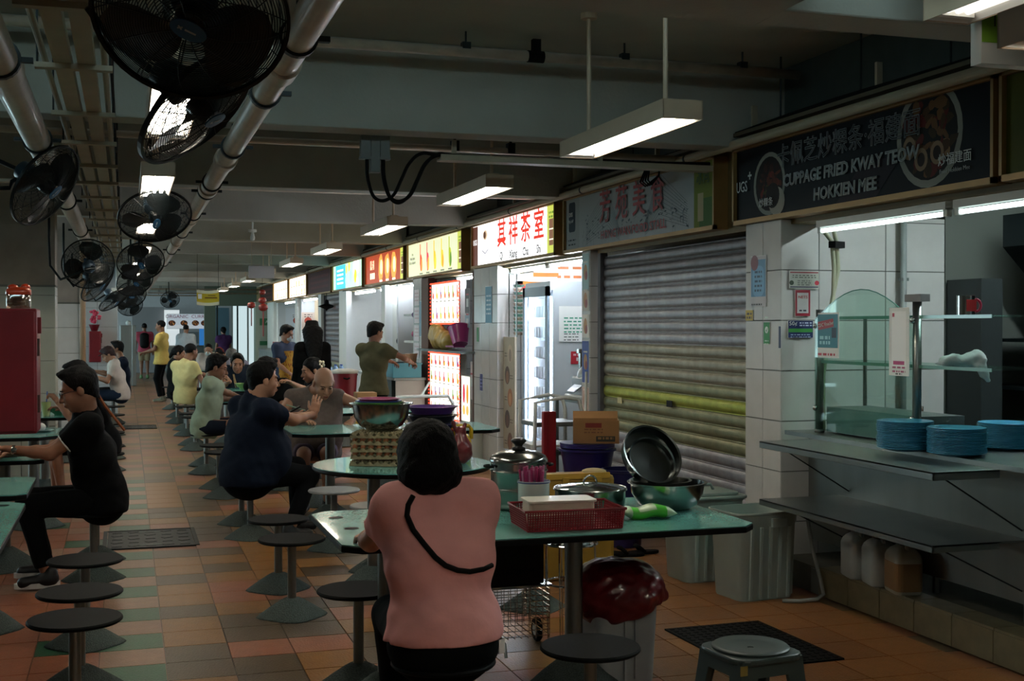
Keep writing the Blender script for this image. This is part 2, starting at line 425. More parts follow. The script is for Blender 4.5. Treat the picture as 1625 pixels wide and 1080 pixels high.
# ---------------------------------------------------------------- roller shutters
SL = {k: mat('shutter_' + k, c, .42, .55, var=.25, vscale=12, bump=.1, bscale=60) for k, c in dict(grey='#94959b', dark='#6a686c', tan='#8c8879', olive='#7f8062', lime='#9aa044').items()}
def shutter(label, y0, y1, z0, z1, pitch, colour):
    t = thing('roller_shutter', label, 'shutter', (XF + .1, (y0 + y1) / 2, z0)); L = y1 - y0; n = int((z1 - z0) / pitch); me = {}
    prof = []
    for i in range(7): a = pi * i / 6; prof.append((-.011 * sin(a) ** .45 - .001, pitch * .1 + pitch * .8 * i / 6))
    prof = [(-.004, 0), (.006, pitch * .05)] + prof + [(.006, pitch * .95), (-.004, pitch)]
    for k in range(n):
        c = colour(k / n)
        if c not in me:
            mb = MB(); vs = [(x, -L / 2, z) for x, z in prof] + [(x, L / 2, z) for x, z in prof]; m = len(prof)
            mb.add(vs, [(i, i + 1, m + i + 1, m + i) for i in range(m - 1)]); me[c] = mb.mesh(True); me[c].materials.append(SL[c])
        o = obj('slat', me[c], None, t); o.location = (0, 0, k * pitch)
    MB().box((-.01, -L / 2 - .02, (z1 - z0) / 2), (.07, .06, z1 - z0)).to('side_guide', SL['dark'], t)
    MB().box((-.01, L / 2 + .02, (z1 - z0) / 2), (.07, .06, z1 - z0)).to('side_guide', SL['dark'], t)
    MB().box((-.005, 0, -.02), (.05, L, .06)).to('bottom_rail', SL['grey'], t)
    return t
def sc1(f):
    if f < .24: return 'grey'
    if f < .39: return 'olive'
    if f < .44: return 'lime'
    if f < .5: return 'olive'
    if f < .6: return 'tan'
    return 'grey' if f < .9 else 'dark'  # dark top slats: the sign's shadow put into their colour
sh = shutter('wide closed grey roller shutter with faded green stripes between white tiled pillars', 7.36, 10.08, .14, 2.24, .094, sc1)
MB().box((-.025, -.05, .86), (.004, .1, .05)).to('lock_plate', BLACK, sh); MB().box((-.025, .95, .83), (.004, .09, .05)).to('sticker', mat('cream_sticker', '#cfc79a'), sh)
shutter('narrow dark closed roller shutter far along the stall row', 23.62, 25.88, .14, 2.24, .105, lambda f: 'olive' if f < .35 else 'dark')
# ---------------------------------------------------------------- light boxes above the stalls
INK, INK_LIT, INK_HOT, INK_DIM = print_mat('sign_print', rough=.4), print_mat('sign_print_lit', SIGN_LIT, .4), print_mat('sign_print_bright', 1.5, .4), print_mat('sign_print_dim', 0, .5, .12)
SF = mat('sign_frame_bronze', '#9c7b4c', .45, .3, var=.1); RED = mat('red_ink', '#b4262a', .5); WINK = mat('white_ink', '#d7dad8', .5); BINK = mat('black_ink', '#15181a', .5)
RLIT = mat('red_ink_lit', '#c43020', .5, emit=1.2); DLIT = mat('dark_ink_lit', '#333333', .5, emit=.3); GINK = mat('green_ink', '#3f7a35', .5)
Z0, Z1 = 2.27, 2.78
def sign(name, label, y0, y1, ink, bg, fn, x=3.9, frame_m=None, z0=Z0, z1=Z1):
    t = thing(name, label, 'sign', (x, (y0 + y1) / 2, (z0 + z1) / 2)); w, h = y1 - y0, z1 - z0; M = west(0, 0, 0); fm = frame_m or SF
    MB().b2(.01, .12, -w / 2, w / 2, -h / 2, h / 2).to('box', fm, t)
    MB().b2(-.02, .01, -w / 2, w / 2, -h / 2, -h / 2 + .03).b2(-.02, .01, -w / 2, w / 2, h / 2 - .02, h / 2).b2(-.02, .01, -w / 2, -w / 2 + .02, -h / 2, h / 2).b2(-.02, .01, w / 2 - .02, w / 2, -h / 2, h / 2).to('frame', fm, t)
    a = Art(west(.008, 0, 0)); a.rect(0, .005, w - .04, h - .05, bg); fn(a, t, w, h); a.art(t, ink); return t
def side_strip(a, x, h, lit=True):
    a.rect(x, .005, .24, h - .05, '#a9b04a' if lit else '#6d7428'); a.rect(x, -.02, .12, h * .5, '#6b4a35' if lit else '#3b4a2a')
    a.words(x, h * .33, .14, 2, .04, .02, '#54751f')
    for k in range(2): a.rect(x, -.09 + .1 * k, .12, .012, '#e8e2c8')
def food(a, x, y, r, cols, n=26, plate='#8d8f86', ring=1.):
    a.disc(x, y, r, plate, ring * r, 28); a.disc(x, y, r * .86, '#1c1512', r * .86 * ring, 24)
    for _ in range(n):
        t, q = random.uniform(0, 2 * pi), sqrt(random.random()) * r * .72
        a.disc(x + q * cos(t), y + q * sin(t) * ring, r * random.uniform(.08, .2), random.choice(cols), r * random.uniform(.05, .14), 9, random.uniform(0, 3), .2)
def f_kway(a, t, w, h):
    food(a, -.85, -.02, .2, ['#3a1a12', '#5a2a18', '#2a120c', '#47401c', '#6b2a20'], 50); food(a, .78, .05, .27, ['#4a3018', '#6b4a2a', '#5a1c16', '#3a2a14', '#8a6a4a'], 60)
    for p, q in ((.62, .0), (.72, -.07), (.85, -.05)):
        a.disc(p, q, .055, '#8d735a', .06); a.disc(p, q, .032, '#2a1c14', .036)
    a.poly([(-.1, -.24), (.3, -.24), (.55, -.03), (.2, -.01)], '#241c22'); a.disc(-.75, -.14, .1, '#a8a094', .09); a.disc(-.8, -.1, .085, '#20150f', .08)
    M = west(-.005, 0, 0)
    def T(s, x, y, sz, m, **k): text(s, M @ Matrix.Translation((x, y, 0)), sz, m, t, **k)
    gr = mat('sign_outline_grey', '#b4babc', .6, spec=.1)
    T('卡佩芝炒粿条·福建面', 0, .12, .155, mat('sign_outline_dark', '#7a8084', .6, spec=.1), outline=.003, sx=1.02)
    T('CUPPAGE FRIED KWAY TEOW', .03, -.03, .1, gr, outline=.0036, sx=1.0, shear=.05); T('HOKKIEN MEE', .02, -.15, .1, gr, outline=.0036, sx=1.0, shear=.05)
    T('UGS', -1.19, -.01, .1, WINK, sx=.8); a.rect(-1.1, .06, .012, .05, '#c8ccca'); a.rect(-1.1, .06, .05, .012, '#c8ccca')
    T('炒粿条', -.87, -.14, .06, WINK); T('炒福建面', 1.0, -.1, .065, WINK); T('Fried Hokkien Mee', 1.0, -.155, .03, gr)
sign('stall_sign', 'dark stall sign with two noodle plates reading CUPPAGE FRIED KWAY TEOW', 4.83, 7.43, INK_DIM, '#0c0d13', f_kway)
def f_side(a, t, w, h):
    a.rect(0, -.1, w * .8, .22, '#4a1c40'); a.words(0, .16, w * .7, 2, .05, .025, '#2c4a1a'); a.words(0, -.05, w * .6, 3, .05, .02, '#8a6a3a')
sign('stall_sign', 'olive and purple sign cut off by the right edge', 3.4, 4.79, INK_DIM, '#55591f', f_side)
def f_fang(a, t, w, h):
    x0 = -w / 2 + .02; a.rect(x0 + .2, .0, .3, h - .05, '#9da0a0')
    a.poly(rrect(.17, .27, .03, 4, x0 + .16, .07), '#1e2c38'); a.words(x0 + .16, -.14, .2, 2, .04, .014, '#3a4044')
    for s, cx in ((1, -.55), (-1, .62)):         # line drawing of shophouse eaves
        for k in range(11):
            a.line([(cx - s * .45, -.2 + k * .018), (cx + s * .05, -.1 + k * .035), (cx + s * .32, -.21 + k * .01)], .0028, '#4d565c')
    for k in range(150):
        x = random.uniform(-1.0, 1.1); y = random.uniform(-.21, -.06 + .12 * abs(x))
        if abs(x - .05) < .72 and y < -.09: continue
        a.rect(x, y, random.uniform(.01, .05), random.uniform(.002, .018), random.choice(['#4d5860', '#5b666c', '#3c464e', '#7c868a']), random.uniform(-.5, .5))
    for k in range(60): x = random.choice((-1, 1)) * random.uniform(.8, 1.1); a.rect(x, random.uniform(-.2, -.08), .0025, random.uniform(.02, .07), '#48535a')
    M = west(-.005, 0, 0)
    for i, ch in enumerate('芳苑美食'): text(ch, M @ Matrix.Translation((-.52 + .36 * i, .075, 0)), .31, mat('sign_red', '#a02c2c', .5), t, sx=.85, bold=.002)
    text('HONG WAN FOOD STALL', M @ Matrix.Translation((.05, -.15, 0)), .1, mat('sign_red', '#a02c2c', .5), t, sx=1.12, bold=.001)
    text('DBS', M @ Matrix.Translation((x0 + .16, .09, 0)), .055, WINK, t); text('PayLah!', M @ Matrix.Translation((x0 + .16, .03, 0)), .04, WINK, t, shear=.3)
    a.rect(w / 2 - .19, .005, .33, h - .05, '#6f7a2a'); a.rect(w / 2 - .17, -.12, .2, .2, '#4c6a34'); a.rect(w / 2 - .25, -.08, .09, .2, '#a99a74')
    text('冰间', M @ Matrix.Translation((w / 2 - .2, .13, 0)), .13, mat('sign_green', '#2f5522', .5), t, sx=.8)
sign('stall_sign', 'unlit grey sign with red brush characters reading HONG WAN FOOD STALL', 7.7, 10.78, INK_DIM, '#a8acae', f_fang)
def f_qi(a, t, w, h):
    M = west(-.005, 0, 0); a.rect(-w / 2 + .13, 0, .24, h - .05, '#4c2c22'); a.rect(-w / 2 + .3, 0, .16, h - .05, '#ffffff')
    a.disc(-w / 2 + .52, -.1, .23, '#dcdbe2', .11); a.disc(-w / 2 + .52, .0, .17, '#ece9ee', .19); a.disc(-w / 2 + .52, .11, .11, '#f6f2f0', .075); a.disc(-w / 2 + .52, .11, .085, '#b59a7c', .055); a.disc(-w / 2 + .5, .11, .05, '#4a2c1a', .04)
    a.line([(-w / 2 + .4, -.06), (-w / 2 + .52, -.1), (-w / 2 + .64, -.06)], .012, '#6a6a72')
    text('UGS', M @ Matrix.Translation((-w / 2 + .14, .04, 0)), .09, mat('white_ink_lit', '#ffffff', .5, emit=1.), t, sx=.9)
    for i, (ch, p) in enumerate(zip('其祥茶室', ('Qi', 'Xiang', 'Cha', 'Shi'))):
        text(ch, M @ Matrix.Translation((-.28 + .42 * i, .06, 0)), .32, RLIT, t, sx=1.05, bold=.004)
        text(p, M @ Matrix.Translation((-.28 + .42 * i, -.165, 0)), .12, mat('dark_ink', '#202022', .6), t, bold=.0015)
    side_strip(a, w / 2 - .16, h)
sign('stall_sign', 'bright backlit white sign with red characters and a coffee cup', 11.02, 13.98, INK_LIT, '#ffffff', f_qi)
def f_juice(a, t, w, h):
    for k, c in enumerate(('#c8401c', '#c03a4a', '#d0a820', '#d8b830', '#9aa820')):
        x = -.72 + .4 * k; a.rect(x - .05, .08, .045, .26, c); a.disc(x, -.05, .07, c, .12, 12, 0, .15); a.disc(x + .03, -.08, .045, ('#e08030', '#d0a030', '#e0c030', '#c89020', '#507a20')[k], .09); a.rect(x, -.2, .2, .02, '#6a6a5a')
    text('ice\nfresh juice\n& ice dessert', west(-.005, 0, 0) @ Matrix.Translation((-1.2, .03, 0)), .06, DLIT, t, sx=1.2); side_strip(a, w / 2 - .16, h)
sign('stall_sign', 'lit cream sign showing five tall fruit juice glasses', 14.4, 17.45, INK_LIT, '#c4c6a4', f_juice)
def f_red(a, t, w, h):
    for k in range(3): x = -.25 + .5 * k; a.disc(x, .0, .2, '#d88a3a', .22, 16, 0, .1); a.disc(x + .03, .02, .1, '#f4d8a0', .12); a.rect(x, -.2, .22, .03, '#f4e8d0')
    for k in range(3): a.rect(-1.1 + .12 * k, .08, .09, .15, '#f0c8a0'); a.rect(-1.1 + .14 * k, -.1, .1, .1, '#ffeecc')
    text('小吃', west(-.005, 0, 0) @ Matrix.Translation((-1.0, .08, 0)), .2, RLIT, t); side_strip(a, w / 2 - .2, h)
sign('stall_sign', 'lit red brown sign with three orange snack dishes', 17.68, 20.75, INK_HOT, '#8c3414', f_red)
def f_teal(a, t, w, h):
    a.rect(-.75, 0, 1.1, h - .05, '#39a7b4')
    for k in range(4): a.rect(-.8, .13 - .08 * k, .7, .035, '#e8d0c8' if k % 2 else '#ffffff')
    for k in range(14): a.disc(random.uniform(-.2, 1.2), random.uniform(-.18, .18), random.uniform(.06, .13), random.choice(['#d8d84a', '#e8e0a0', '#c8d020', '#ffffff', '#9ad0c0']))
sign('stall_sign', 'lit turquoise and lime dessert sign', 21.0, 24.2, INK_HOT, '#a8d0b0', f_teal)
def f_mar(a, t, w, h): a.words(0, .12, w * .75, 3, .11, .05, '#6a3030')
sign('stall_sign', 'unlit dark maroon sign above the narrow shutter', 24.4, 27.75, INK_DIM, '#4a2224', f_mar)
def f_menu(a, t, w, h):
    for i in range(6):
        for j in range(2): a.disc(-w * .38 + w * .15 * i, .1 - .2 * j, .12, random.choice(['#f0c8a0', '#f4d8c0', '#e8b080']), .06); a.rect(-w * .38 + w * .15 * i, .03 - .2 * j, .3, .02, '#c87850')
sign('stall_sign', 'lit cream menu sign with orange frame, nearer of a pair', 27.9, 31.0, INK_HOT, '#fff4dc', f_menu)
sign('stall_sign', 'lit cream menu sign with orange frame, farther of a pair', 31.25, 34.4, INK_HOT, '#fff0d0', f_menu)
sign('stall_sign', 'unlit brown sign at the far end of the stall row', 34.55, 38.0, INK_DIM, '#3a2a22', f_mar)
# cream conduit, cable tray and cables running above the signs
t = thing('cable_tray', 'long cable tray carrying black cables above the stall signs', 'cable tray', (3.86, 20, 2.85))
MB().b2(-.04, .05, -17, 18, -.008, .0).b2(-.04, -.037, -17, 18, 0, .015).b2(.047, .05, -17, 18, 0, .015).to('tray', mat('dim_tray', '#5a5342', .7), t)
for k in range(3): MB().tube([(-.02 + .02 * k, y, .02 + .012 * sin(y * 1.7 + k)) for y in np.linspace(-17, 18, 90)], .012, 6).to('cable', RUB, t)
for y in (5.72, 7.09, 8.6, 10.4, 12.2, 14.2, 17.3, 20.6): MB().box((0, y - 20, .08), (.035, .02, .17)).to('hanger', CREAM, t)
p = MB()
t = thing('conduit_pipe', 'thick cream conduit pipe clipped along top of stall signs', 'pipe', (3.82, 20, 2.79))
MB().cyl((0, -16.2, 0), (0, 18, 0), .03).to('pipe', CREAM, t)
for k in range(14): MB().lathe([(.034, -.012), (.034, .012)], 14, (0, -12 + 2.1 * k, 0), (0, 1, 0)).to('clip', IRON, t)
for k_, y in enumerate((4.6, 5.3, 6.1, 7.0, 7.9, 8.5, 9.4, 10.9, 11.6, 12.6)):    # thin suspension rods
    tag(MB().cyl((4.0, y, 2.84), (4.0, y, S), .006, n=6).box((4.0, y, 2.86), (.06, .1, .01)).to('suspension_rod', IRON), 'thin dark suspension rod over the sign row, %s from the right' % ORD[k_], 'rod', 'thin suspension rods over the sign row')
# fluorescent tubes just under the signs
TUBE = mat('fluorescent_tube', '#eaf3ff', .3, emit=STALL_TUBE)
TUBE_DIM = mat('fluorescent_tube_weak', '#dff0ee', .3, emit=2.2)
def tube_lamp(x, y0, y1, z, label, m=TUBE, hx=0.):
    t = thing('tube_lamp', label, 'tube lamp', (x, (y0 + y1) / 2, z)); L = (y1 - y0) / 2
    MB().b2(-.025, .025, -L, L, .02, .06).to('housing', WHITE, t)
    MB().cyl((0, -L + .03, 0), (0, L - .03, 0), .013, n=10).to('tube', m, t)
    for s_ in (-1, 1): MB().box((0, s_ * (L - .015), .005), (.03, .03, .04)).to('end_cap', WHITE, t)
    return t
tube_lamp(3.98, 5.28, 6.5, 2.17, 'slim batten lamp glowing under the noodle plate sign', TUBE_DIM)
tube_lamp(3.98, 4.0, 5.22, 2.17, 'slim batten lamp under sign at right edge', TUBE_DIM)
tube_lamp(4.08, 10.5, 11.7, 2.2, 'bright tube lamp under the white coffee cup sign, nearer half')
tube_lamp(4.08, 11.8, 13.0, 2.2, 'bright tube lamp under the white coffee cup sign, farther half')
tube_lamp(4.1, 14.2, 15.4, 2.2, 'tube lamp under the juice glass sign')
tube_lamp(4.1, 17.9, 20.4, 2.2, 'tube lamp above counter where man in olive tee stands')
tube_lamp(4.1, 20.8, 22.8, 2.2, 'tube lamp under the turquoise dessert sign')
tube_lamp(4.05, 27.2, 29.4, 2.2, 'tube lamp under the nearer cream menu sign')
tube_lamp(4.05, 30.3, 33.0, 2.2, 'tube lamp under the farther cream menu sign')
tube_lamp(4.9, 11.2, 12.8, 2.4, 'inner tube lamp in the drinks stall'); tube_lamp(5.0, 18.5, 21.5, 2.4, 'inner tube lamp of the stall with blue basket')
tube_lamp(4.9, 4.9, 6.2, 2.6, 'inner tube lamp lighting white tiled wall of the near stall', mat('fluorescent_tube_mid', '#e4f4f4', .3, emit=210.))
# ---------------------------------------------------------------- suspended lamps
LAMP_M = mat('lamp_tube', '#fff6e6', .3, emit=LAMP); REFL = mat('white_reflector', '#f2f2ee', .35); LH = mat('lamp_housing', '#b9a58c', .5, var=.06)
def make_lamp(L, zr):
    t = thing('ceiling_lamp', '', 'lamp', (0, 0, 2.55)); h = L / 2
    MB().b2(-.1, -.094, -h, h, 0, .085).b2(.094, .1, -h, h, 0, .085).b2(-.1, .1, -h, -h + .006, 0, .085).b2(-.1, .1, h - .006, h, 0, .085).b2(-.1, .1, -h, h, .083, .088).to('housing', LH, t)
    MB().add([(-.092, -h + .01, .003), (-.05, -h + .04, .07), (-.05, h - .04, .07), (-.092, h - .01, .003), (.092, -h + .01, .003), (.05, -h + .04, .07), (.05, h - .04, .07), (.092, h - .01, .003)],
             [(0, 1, 2, 3), (4, 7, 6, 5), (1, 5, 6, 2), (0, 4, 5, 1), (3, 2, 6, 7)]).to('reflector', REFL, t)
    for x in (-.045, .0, .045): MB().cyl((x, -h + .07, .03), (x, h - .07, .03), .013, n=10).to('tube', LAMP_M, t)
    for y in (-h + .055, h - .055): MB().box((0, y, .035), (.15, .03, .05)).to('tube_holder', REFL, t)
    for y in (-h * .72, h * .72):
        MB().box((0, y, .1), (.07, .12, .025)).to('bracket', LH, t)
        MB().cyl((0, y, .11), (0, y, zr - 2.55), .012, n=8).lathe([(.045, zr - 2.58), (.045, zr - 2.55)], 16, (0, y, 0)).to('hanger_rod', LH, t)
    return t
words = ['nearest', 'second', 'third', 'fourth', 'fifth', 'sixth', 'seventh', 'eighth', 'ninth']
L0 = make_lamp(1.4, S)
ys = [5.85, 8.78, 12.15, 15.9, 19.5, 23.2, 26.9, 30.6, 34.3]
for i, y in enumerate(ys):
    o = L0 if i == 0 else copy_tree(L0); o.location = (2.44 + .01 * i, y, 2.55)
    o['label'] = words[i] + ' hanging fluorescent lamp over the tables beside the stall signs'; o['group'] = 'hanging lamps beside the stall signs'
for i, y in enumerate([5.45, 8.4, 12.0, 15.3, 19.0, 22.7, 26.5]):
    o = copy_tree(L0); o.location = (.19, y, 2.5)
    for c in o.children:
        if c.name.startswith('hanger_rod'): c.scale = (1, 1, 1.065)
    o['label'] = words[i] + ' hanging fluorescent lamp above the aisle behind the black fans'; o['group'] = 'hanging lamps above the aisle'
for i, (x, y, z) in enumerate(((2.2, 1.9, 2.3), (.95, .9, 2.3), (-2.6, 7.5, 2.5), (-2.6, 11, 2.5))):
    o = copy_tree(L0); o.location = (x, y, z); o['label'] = ('lamp over the near tables just above the frame', 'lamp behind the camera', 'first lamp over the left tables', 'second lamp over the left tables')[i]; o['group'] = 'lamps outside the frame'
    for c in o.children:
        if c.name.startswith('hanger_rod'): c.scale = (1, 1, ((B if z < 2.4 else S) - z) / (S - 2.55))
# off, at the top right corner
t = copy_tree(L0); t.location = (2.95, 3.24, 2.74); t['label'] = 'cream lamp end glowing weakly at the top right corner'; t['group'] = 'hanging lamps beside the stall signs'
for c in t.children:
    if c.name.startswith('tube') and 'holder' not in c.name: c.data = c.data.copy(); c.data.materials[0] = mat('lamp_tube_weak', '#f4efe4', .3, emit=1.2)
    if c.name.startswith('hanger_rod'): c.scale = (1, 1, .75)
# ---------------------------------------------------------------- pipes
def clamp(t, y, r, dx=0., dz=0.):
    mb = MB().lathe([(r + .004, -.02), (r + .012, -.02), (r + .012, .02), (r + .004, .02)], 20, (dx, y, dz), (0, 1, 0))
    mb.to('clamp_ring', IRON, t)
    MB().box((dx - r - .03, y, dz), (.05, .03, .02)).to('clamp_ear', IRON, t); MB().box((dx + r + .03, y, dz), (.05, .03, .02)).to('clamp_ear', IRON, t)
def big_pipe(x, z, r, label, clamps, couplings, y0=2.0, y1=44):
    t = thing('water_pipe', label, 'pipe', (x, y0, z))
    MB().cyl((0, 0, 0), (0, y1 - y0, 0), r, n=28).to('pipe', PIPE, t, angle=40)
    for y in clamps: clamp(t, y - y0, r)
    for y in couplings: MB().lathe([(r + .001, -.09), (r + .012, -.085), (r + .012, .085), (r + .001, .09)], 28, (0, y - y0, 0), (0, 1, 0)).to('coupling', PIPE, t, angle=40)
    for y in clamps[::2]: MB().cyl((0, y - y0, r), (0, y - y0, B - z + (.5 if y < 4.1 else 0)), .008, n=6).to('hanger_rod', IRON, t)
    return t
big_pipe(.6, 2.645, .06, 'long glossy cream pipe hanging diagonally above the aisle', [4.5, 5.6, 7.35, 9.2, 9.8, 11.8, 14.2, 17.5, 21], [5.0, 7.9, 9.6, 12.4, 15.8])
big_pipe(-.47, 2.645, .07, 'thick cream pipe at upper left beside the cable channels', [5.2, 7.4, 9.3, 10.9, 14.2], [5.3, 8.4, 9.4], 2.0, 30)
t = thing('sprinkler_pipe', 'thin cream sprinkler pipe crossing the ceiling above the nearest hanging lamp', 'pipe', (0, 6.95, 3.2))
MB().cyl((-6, 0, 0), (4.1, 0, 0), .03, n=16).to('pipe', PIPE, t, True)
for x in (1.9, 2.9, 3.7): MB().cyl((x, 0, 0), (x, 0, S - 3.2), .006, n=6).box((x, 0, .03), (.05, .05, .05)).to('hanger_rod', IRON, t)
MB().lathe([(.035, -.05), (.035, .05)], 14, (2.33, 0, 0), (1, 0, 0)).box((2.33, -.01, .06), (.05, .04, .08)).to('pipe_clamp', RUB, t)
MB().cyl((.75, 0, 0), (.75, 0, -.02), .02).cyl((.66, 0, 0), (.7, 0, 0), .04).to('elbow', RUB, t)
t = thing('sprinkler_pipe', 'thin cream pipe crossing behind the first full ceiling beam', 'pipe', (0, 8.15, 2.81))
MB().cyl((-6, 0, 0), (4.1, 0, 0), .022, n=14).to('pipe', PIPE, t, True)
for x in (2.15, 2.55): MB().cyl((x, 0, 0), (x, 0, .5), .01, n=8).box((x, 0, .02), (.05, .06, .07)).to('pipe_clamp', RUB, t)
for y, z in ((11.3, 2.84), (18.2, 2.84), (38, 2.7), (39.5, 2.62), (41, 2.58)):
    t = thing('service_pipe', 'cream service pipe crossing the ceiling %s' % ('about halfway up the hall' if y < 12 else 'beyond the middle lamps' if y < 20 else 'at the far end, %s of three' % {38: 'nearest', 39.5: 'middle', 41: 'farthest'}[y]), 'pipe', (0, y, z)); MB().cyl((-6, 0, 0), (4.1, 0, 0), .022, n=10).to('pipe', PIPE, t, True); MB().cyl((1, 0, 0), (1, 0, S - z), .006, n=6).to('hanger_rod', IRON, t)
# cable channels on straps, upper left
t = thing('cable_channels', 'pair of cream cable channels on cross straps at upper left', 'cable tray', (-.2, 0, 2.7))
MB().b2(-.085, -.015, 2.5, 22.4, 0, .05).to('channel', CREAM, t); MB().b2(.01, .08, 2.5, 22.4, 0, .05).to('channel', CREAM, t)
MB().cyl((-.13, 2.5, .05), (-.13, 22.4, .05), .014, n=8).to('conduit', CREAM, t); MB().cyl((.115, 2.5, .05), (.115, 22.4, .05), .014, n=8).to('conduit', CREAM, t); MB().tube([(.14, 2.5, .09), (.14, 22.4, .09)], .008).to('cable', RUB, t)
for y in [3.4, 4.46, 5.5, 6.7, 7.75, 8.85, 9.9, 11, 12.2, 13.3, 14.4, 15.6, 16.8, 18, 19.2, 20.4, 21.6]:
    MB().box((-.005, y, -.012), (.31, .05, .022)).to('strap', CREAM, t)
    hz = .08 if y < 4.33 else .62
    for x in (-.15, .14): MB().cyl((x, y, 0), (x, y, hz), .005, n=5).to('strap_rod', IRON, t)
# conduits dropping from the beam with looping black cables, small tray to the signs
t = thing('junction_box', 'grey conduit boxes under a beam with two looping black cables', 'junction box', (1.48, 7.561, B))
for x, w, h in ((-.06, .06, .14), (0, .055, .22), (.06, .06, .14)): MB().b2(x - w / 2, x + w / 2, -.03, .03, -h, 0).b2(x - w / 2 - .004, x + w / 2 + .004, -.034, .034, -h - .006, -h + .01).to('conduit_box', mat('grey_box', '#6d6f6c', .5), t)
for k, (x, dz) in enumerate(((-.05, 0), (.05, -.01), (.055, .0))):
    P = [(x, 0, -.14), (x + .005, 0, -.26), (x + .04, 0, -.37), (x + .1, 0, -.4 + dz), (x + .17, 0, -.36), (x + .22, 0, -.26), (x + .27, 0, -.16), (x + .35, 0, -.095 + dz), (x + .5, 0, -.1), (x + 1.2, 0, -.11), (2.3, 0, -.1 + .01 * k)]
    MB().tube(smooth(P), .011, 8).to('cable', RUB, t, True)
t = thing('cable_tray', 'short cable tray crossing from cable loop to the stall signs', 'cable tray', (1.9, 7.6, 2.66))
MB().b2(0, 1.9, -.05, .05, -.012, 0).b2(0, 1.9, -.055, -.045, -.012, .025).b2(0, 1.9, .045, .055, -.012, .025).to('tray', CREAM, t)
MB().box((.1, 0, .06), (.03, .015, .13)).to('hanger', CREAM, t); MB().box((1.1, 0, .06), (.03, .015, .13)).to('hanger', CREAM, t)
# loose cable bundle above the second sign
MB_ = MB()
for k in range(4): MB_.tube([(3.78 + .01 * k, 8.55 + .03 * k, 2.86), (3.76, 8.55 + .05 * k, 2.7), (3.77, 8.5 + .04 * k, 2.66), (3.79, 8.42, 2.72), (3.8, 8.4, 2.86)], .007, 6)
tag(MB_.to('cable_bundle', RUB, None, True), 'small black cable bundle hanging over the grey sign', 'cable')
# ---------------------------------------------------------------- wall fans
FB = mat('fan_black', '#10181b', .38, .3); FBL = mat('fan_blade', '#0d1517', .3, 0, coat=.3); FBD = mat('fan_badge', '#24597f', .35)
def cage_mesh(R, depth, rings, spokes, back=False, wire=.0015):
    mb = MB(); prof = lambda s: (R * s, depth * (1 - s ** 2.6))
    for k in range(rings):
        s = .16 + .84 * (k + 1) / rings; r, z = prof(s); w = wire * (2.2 if k == rings - 1 else 1)
        mb.tube([(r * cos(2 * pi * i / 48), r * sin(2 * pi * i / 48), z) for i in range(48)], w, 4, True)
    for k in range(spokes):
        a = 2 * pi * k / spokes; P = []
        for j in range(8):
            s = .14 + .86 * j / 7; r, z = prof(s); P.append((r * cos(a + .35 * s * (not back)), r * sin(a + .35 * s * (not back)), z))
        mb.tube(P, wire * 1.3, 4)
    if back:
        for v in range(len(mb.v)): x, y, z = mb.v[v]; mb.v[v] = (x, y, -z)
        mb.f = [f[::-1] for f in mb.f]
    return mb
def blade(a):
    mb = MB(); n, m = 7, 7; vs = []
    for i in range(n):
        r = .04 + .185 * i / (n - 1); hw = (.5 + .25 * sin(pi * i / (n - 1))) * (1 if i < n - 1 else .75)
        for j in range(m):
            t = a + hw * (j / (m - 1) * 2 - 1) - .25 * i / n; vs.append((r * cos(t), r * sin(t), .03 - .06 * j / (m - 1)))
    mb.add(vs, [(i * m + j, i * m + j + 1, (i + 1) * m + j + 1, (i + 1) * m + j) for i in range(n - 1) for j in range(m - 1)]); return mb
def make_fan(R=.25):
    t = thing('wall_fan', '', 'fan', (0, 0, 0))
    cage_mesh(R, .07, 31, 12).to('front_guard', FB, t); cage_mesh(R, .08, 10, 14, True).to('rear_guard', FB, t)
    MB().lathe([(R - .004, -.008), (R + .006, -.008), (R + .006, .008), (R - .004, .008)], 48, caps=False).to('guard_rim', FB, t)
    for k in range(3): MB_b = blade(2 * pi * k / 3); MB_b.to('blade', FBL, t, True)
    MB().lathe([(0, .045), (.035, .04), (.042, .02), (.042, -.02), (0, -.02)], 20).to('hub', FBL, t, True)
    bd = MB().lathe([(.034, .072), (.034, .0765), (0, .078)], 20, sx=1.45, sy=.8).to('badge', FBD, t)
    s = MB(); s.box((-.022, 0, .0782), (.014, .004, .0006), rot=.6).box((-.022, 0, .0782), (.014, .004, .0006), rot=-.6).box((.006, 0, .0782), (.03, .005, .0006)).to('badge_mark', mat('badge_white', '#a8b2ba', .5), bd)
    MB().lathe([(0, -.2), (.03, -.198), (.055, -.18), (.062, -.12), (.062, -.07), (0, -.06)], 20).to('motor', mat('fan_motor', '#2a3a48', .4, .2), t, True)
    return t
F0 = make_fan()
def aim(o, loc, d, roll=0.):
    d = Vector(d).normalized(); x, y, z = frame(d); M = Matrix((x, y, z)).transposed().to_4x4()
    o.matrix_world = Matrix.Translation(loc) @ M @ Matrix.Rotation(roll, 4, 'Z') @ Matrix.Diagonal((1, 1, 1, 1))
    return Vector(loc) - d * .14
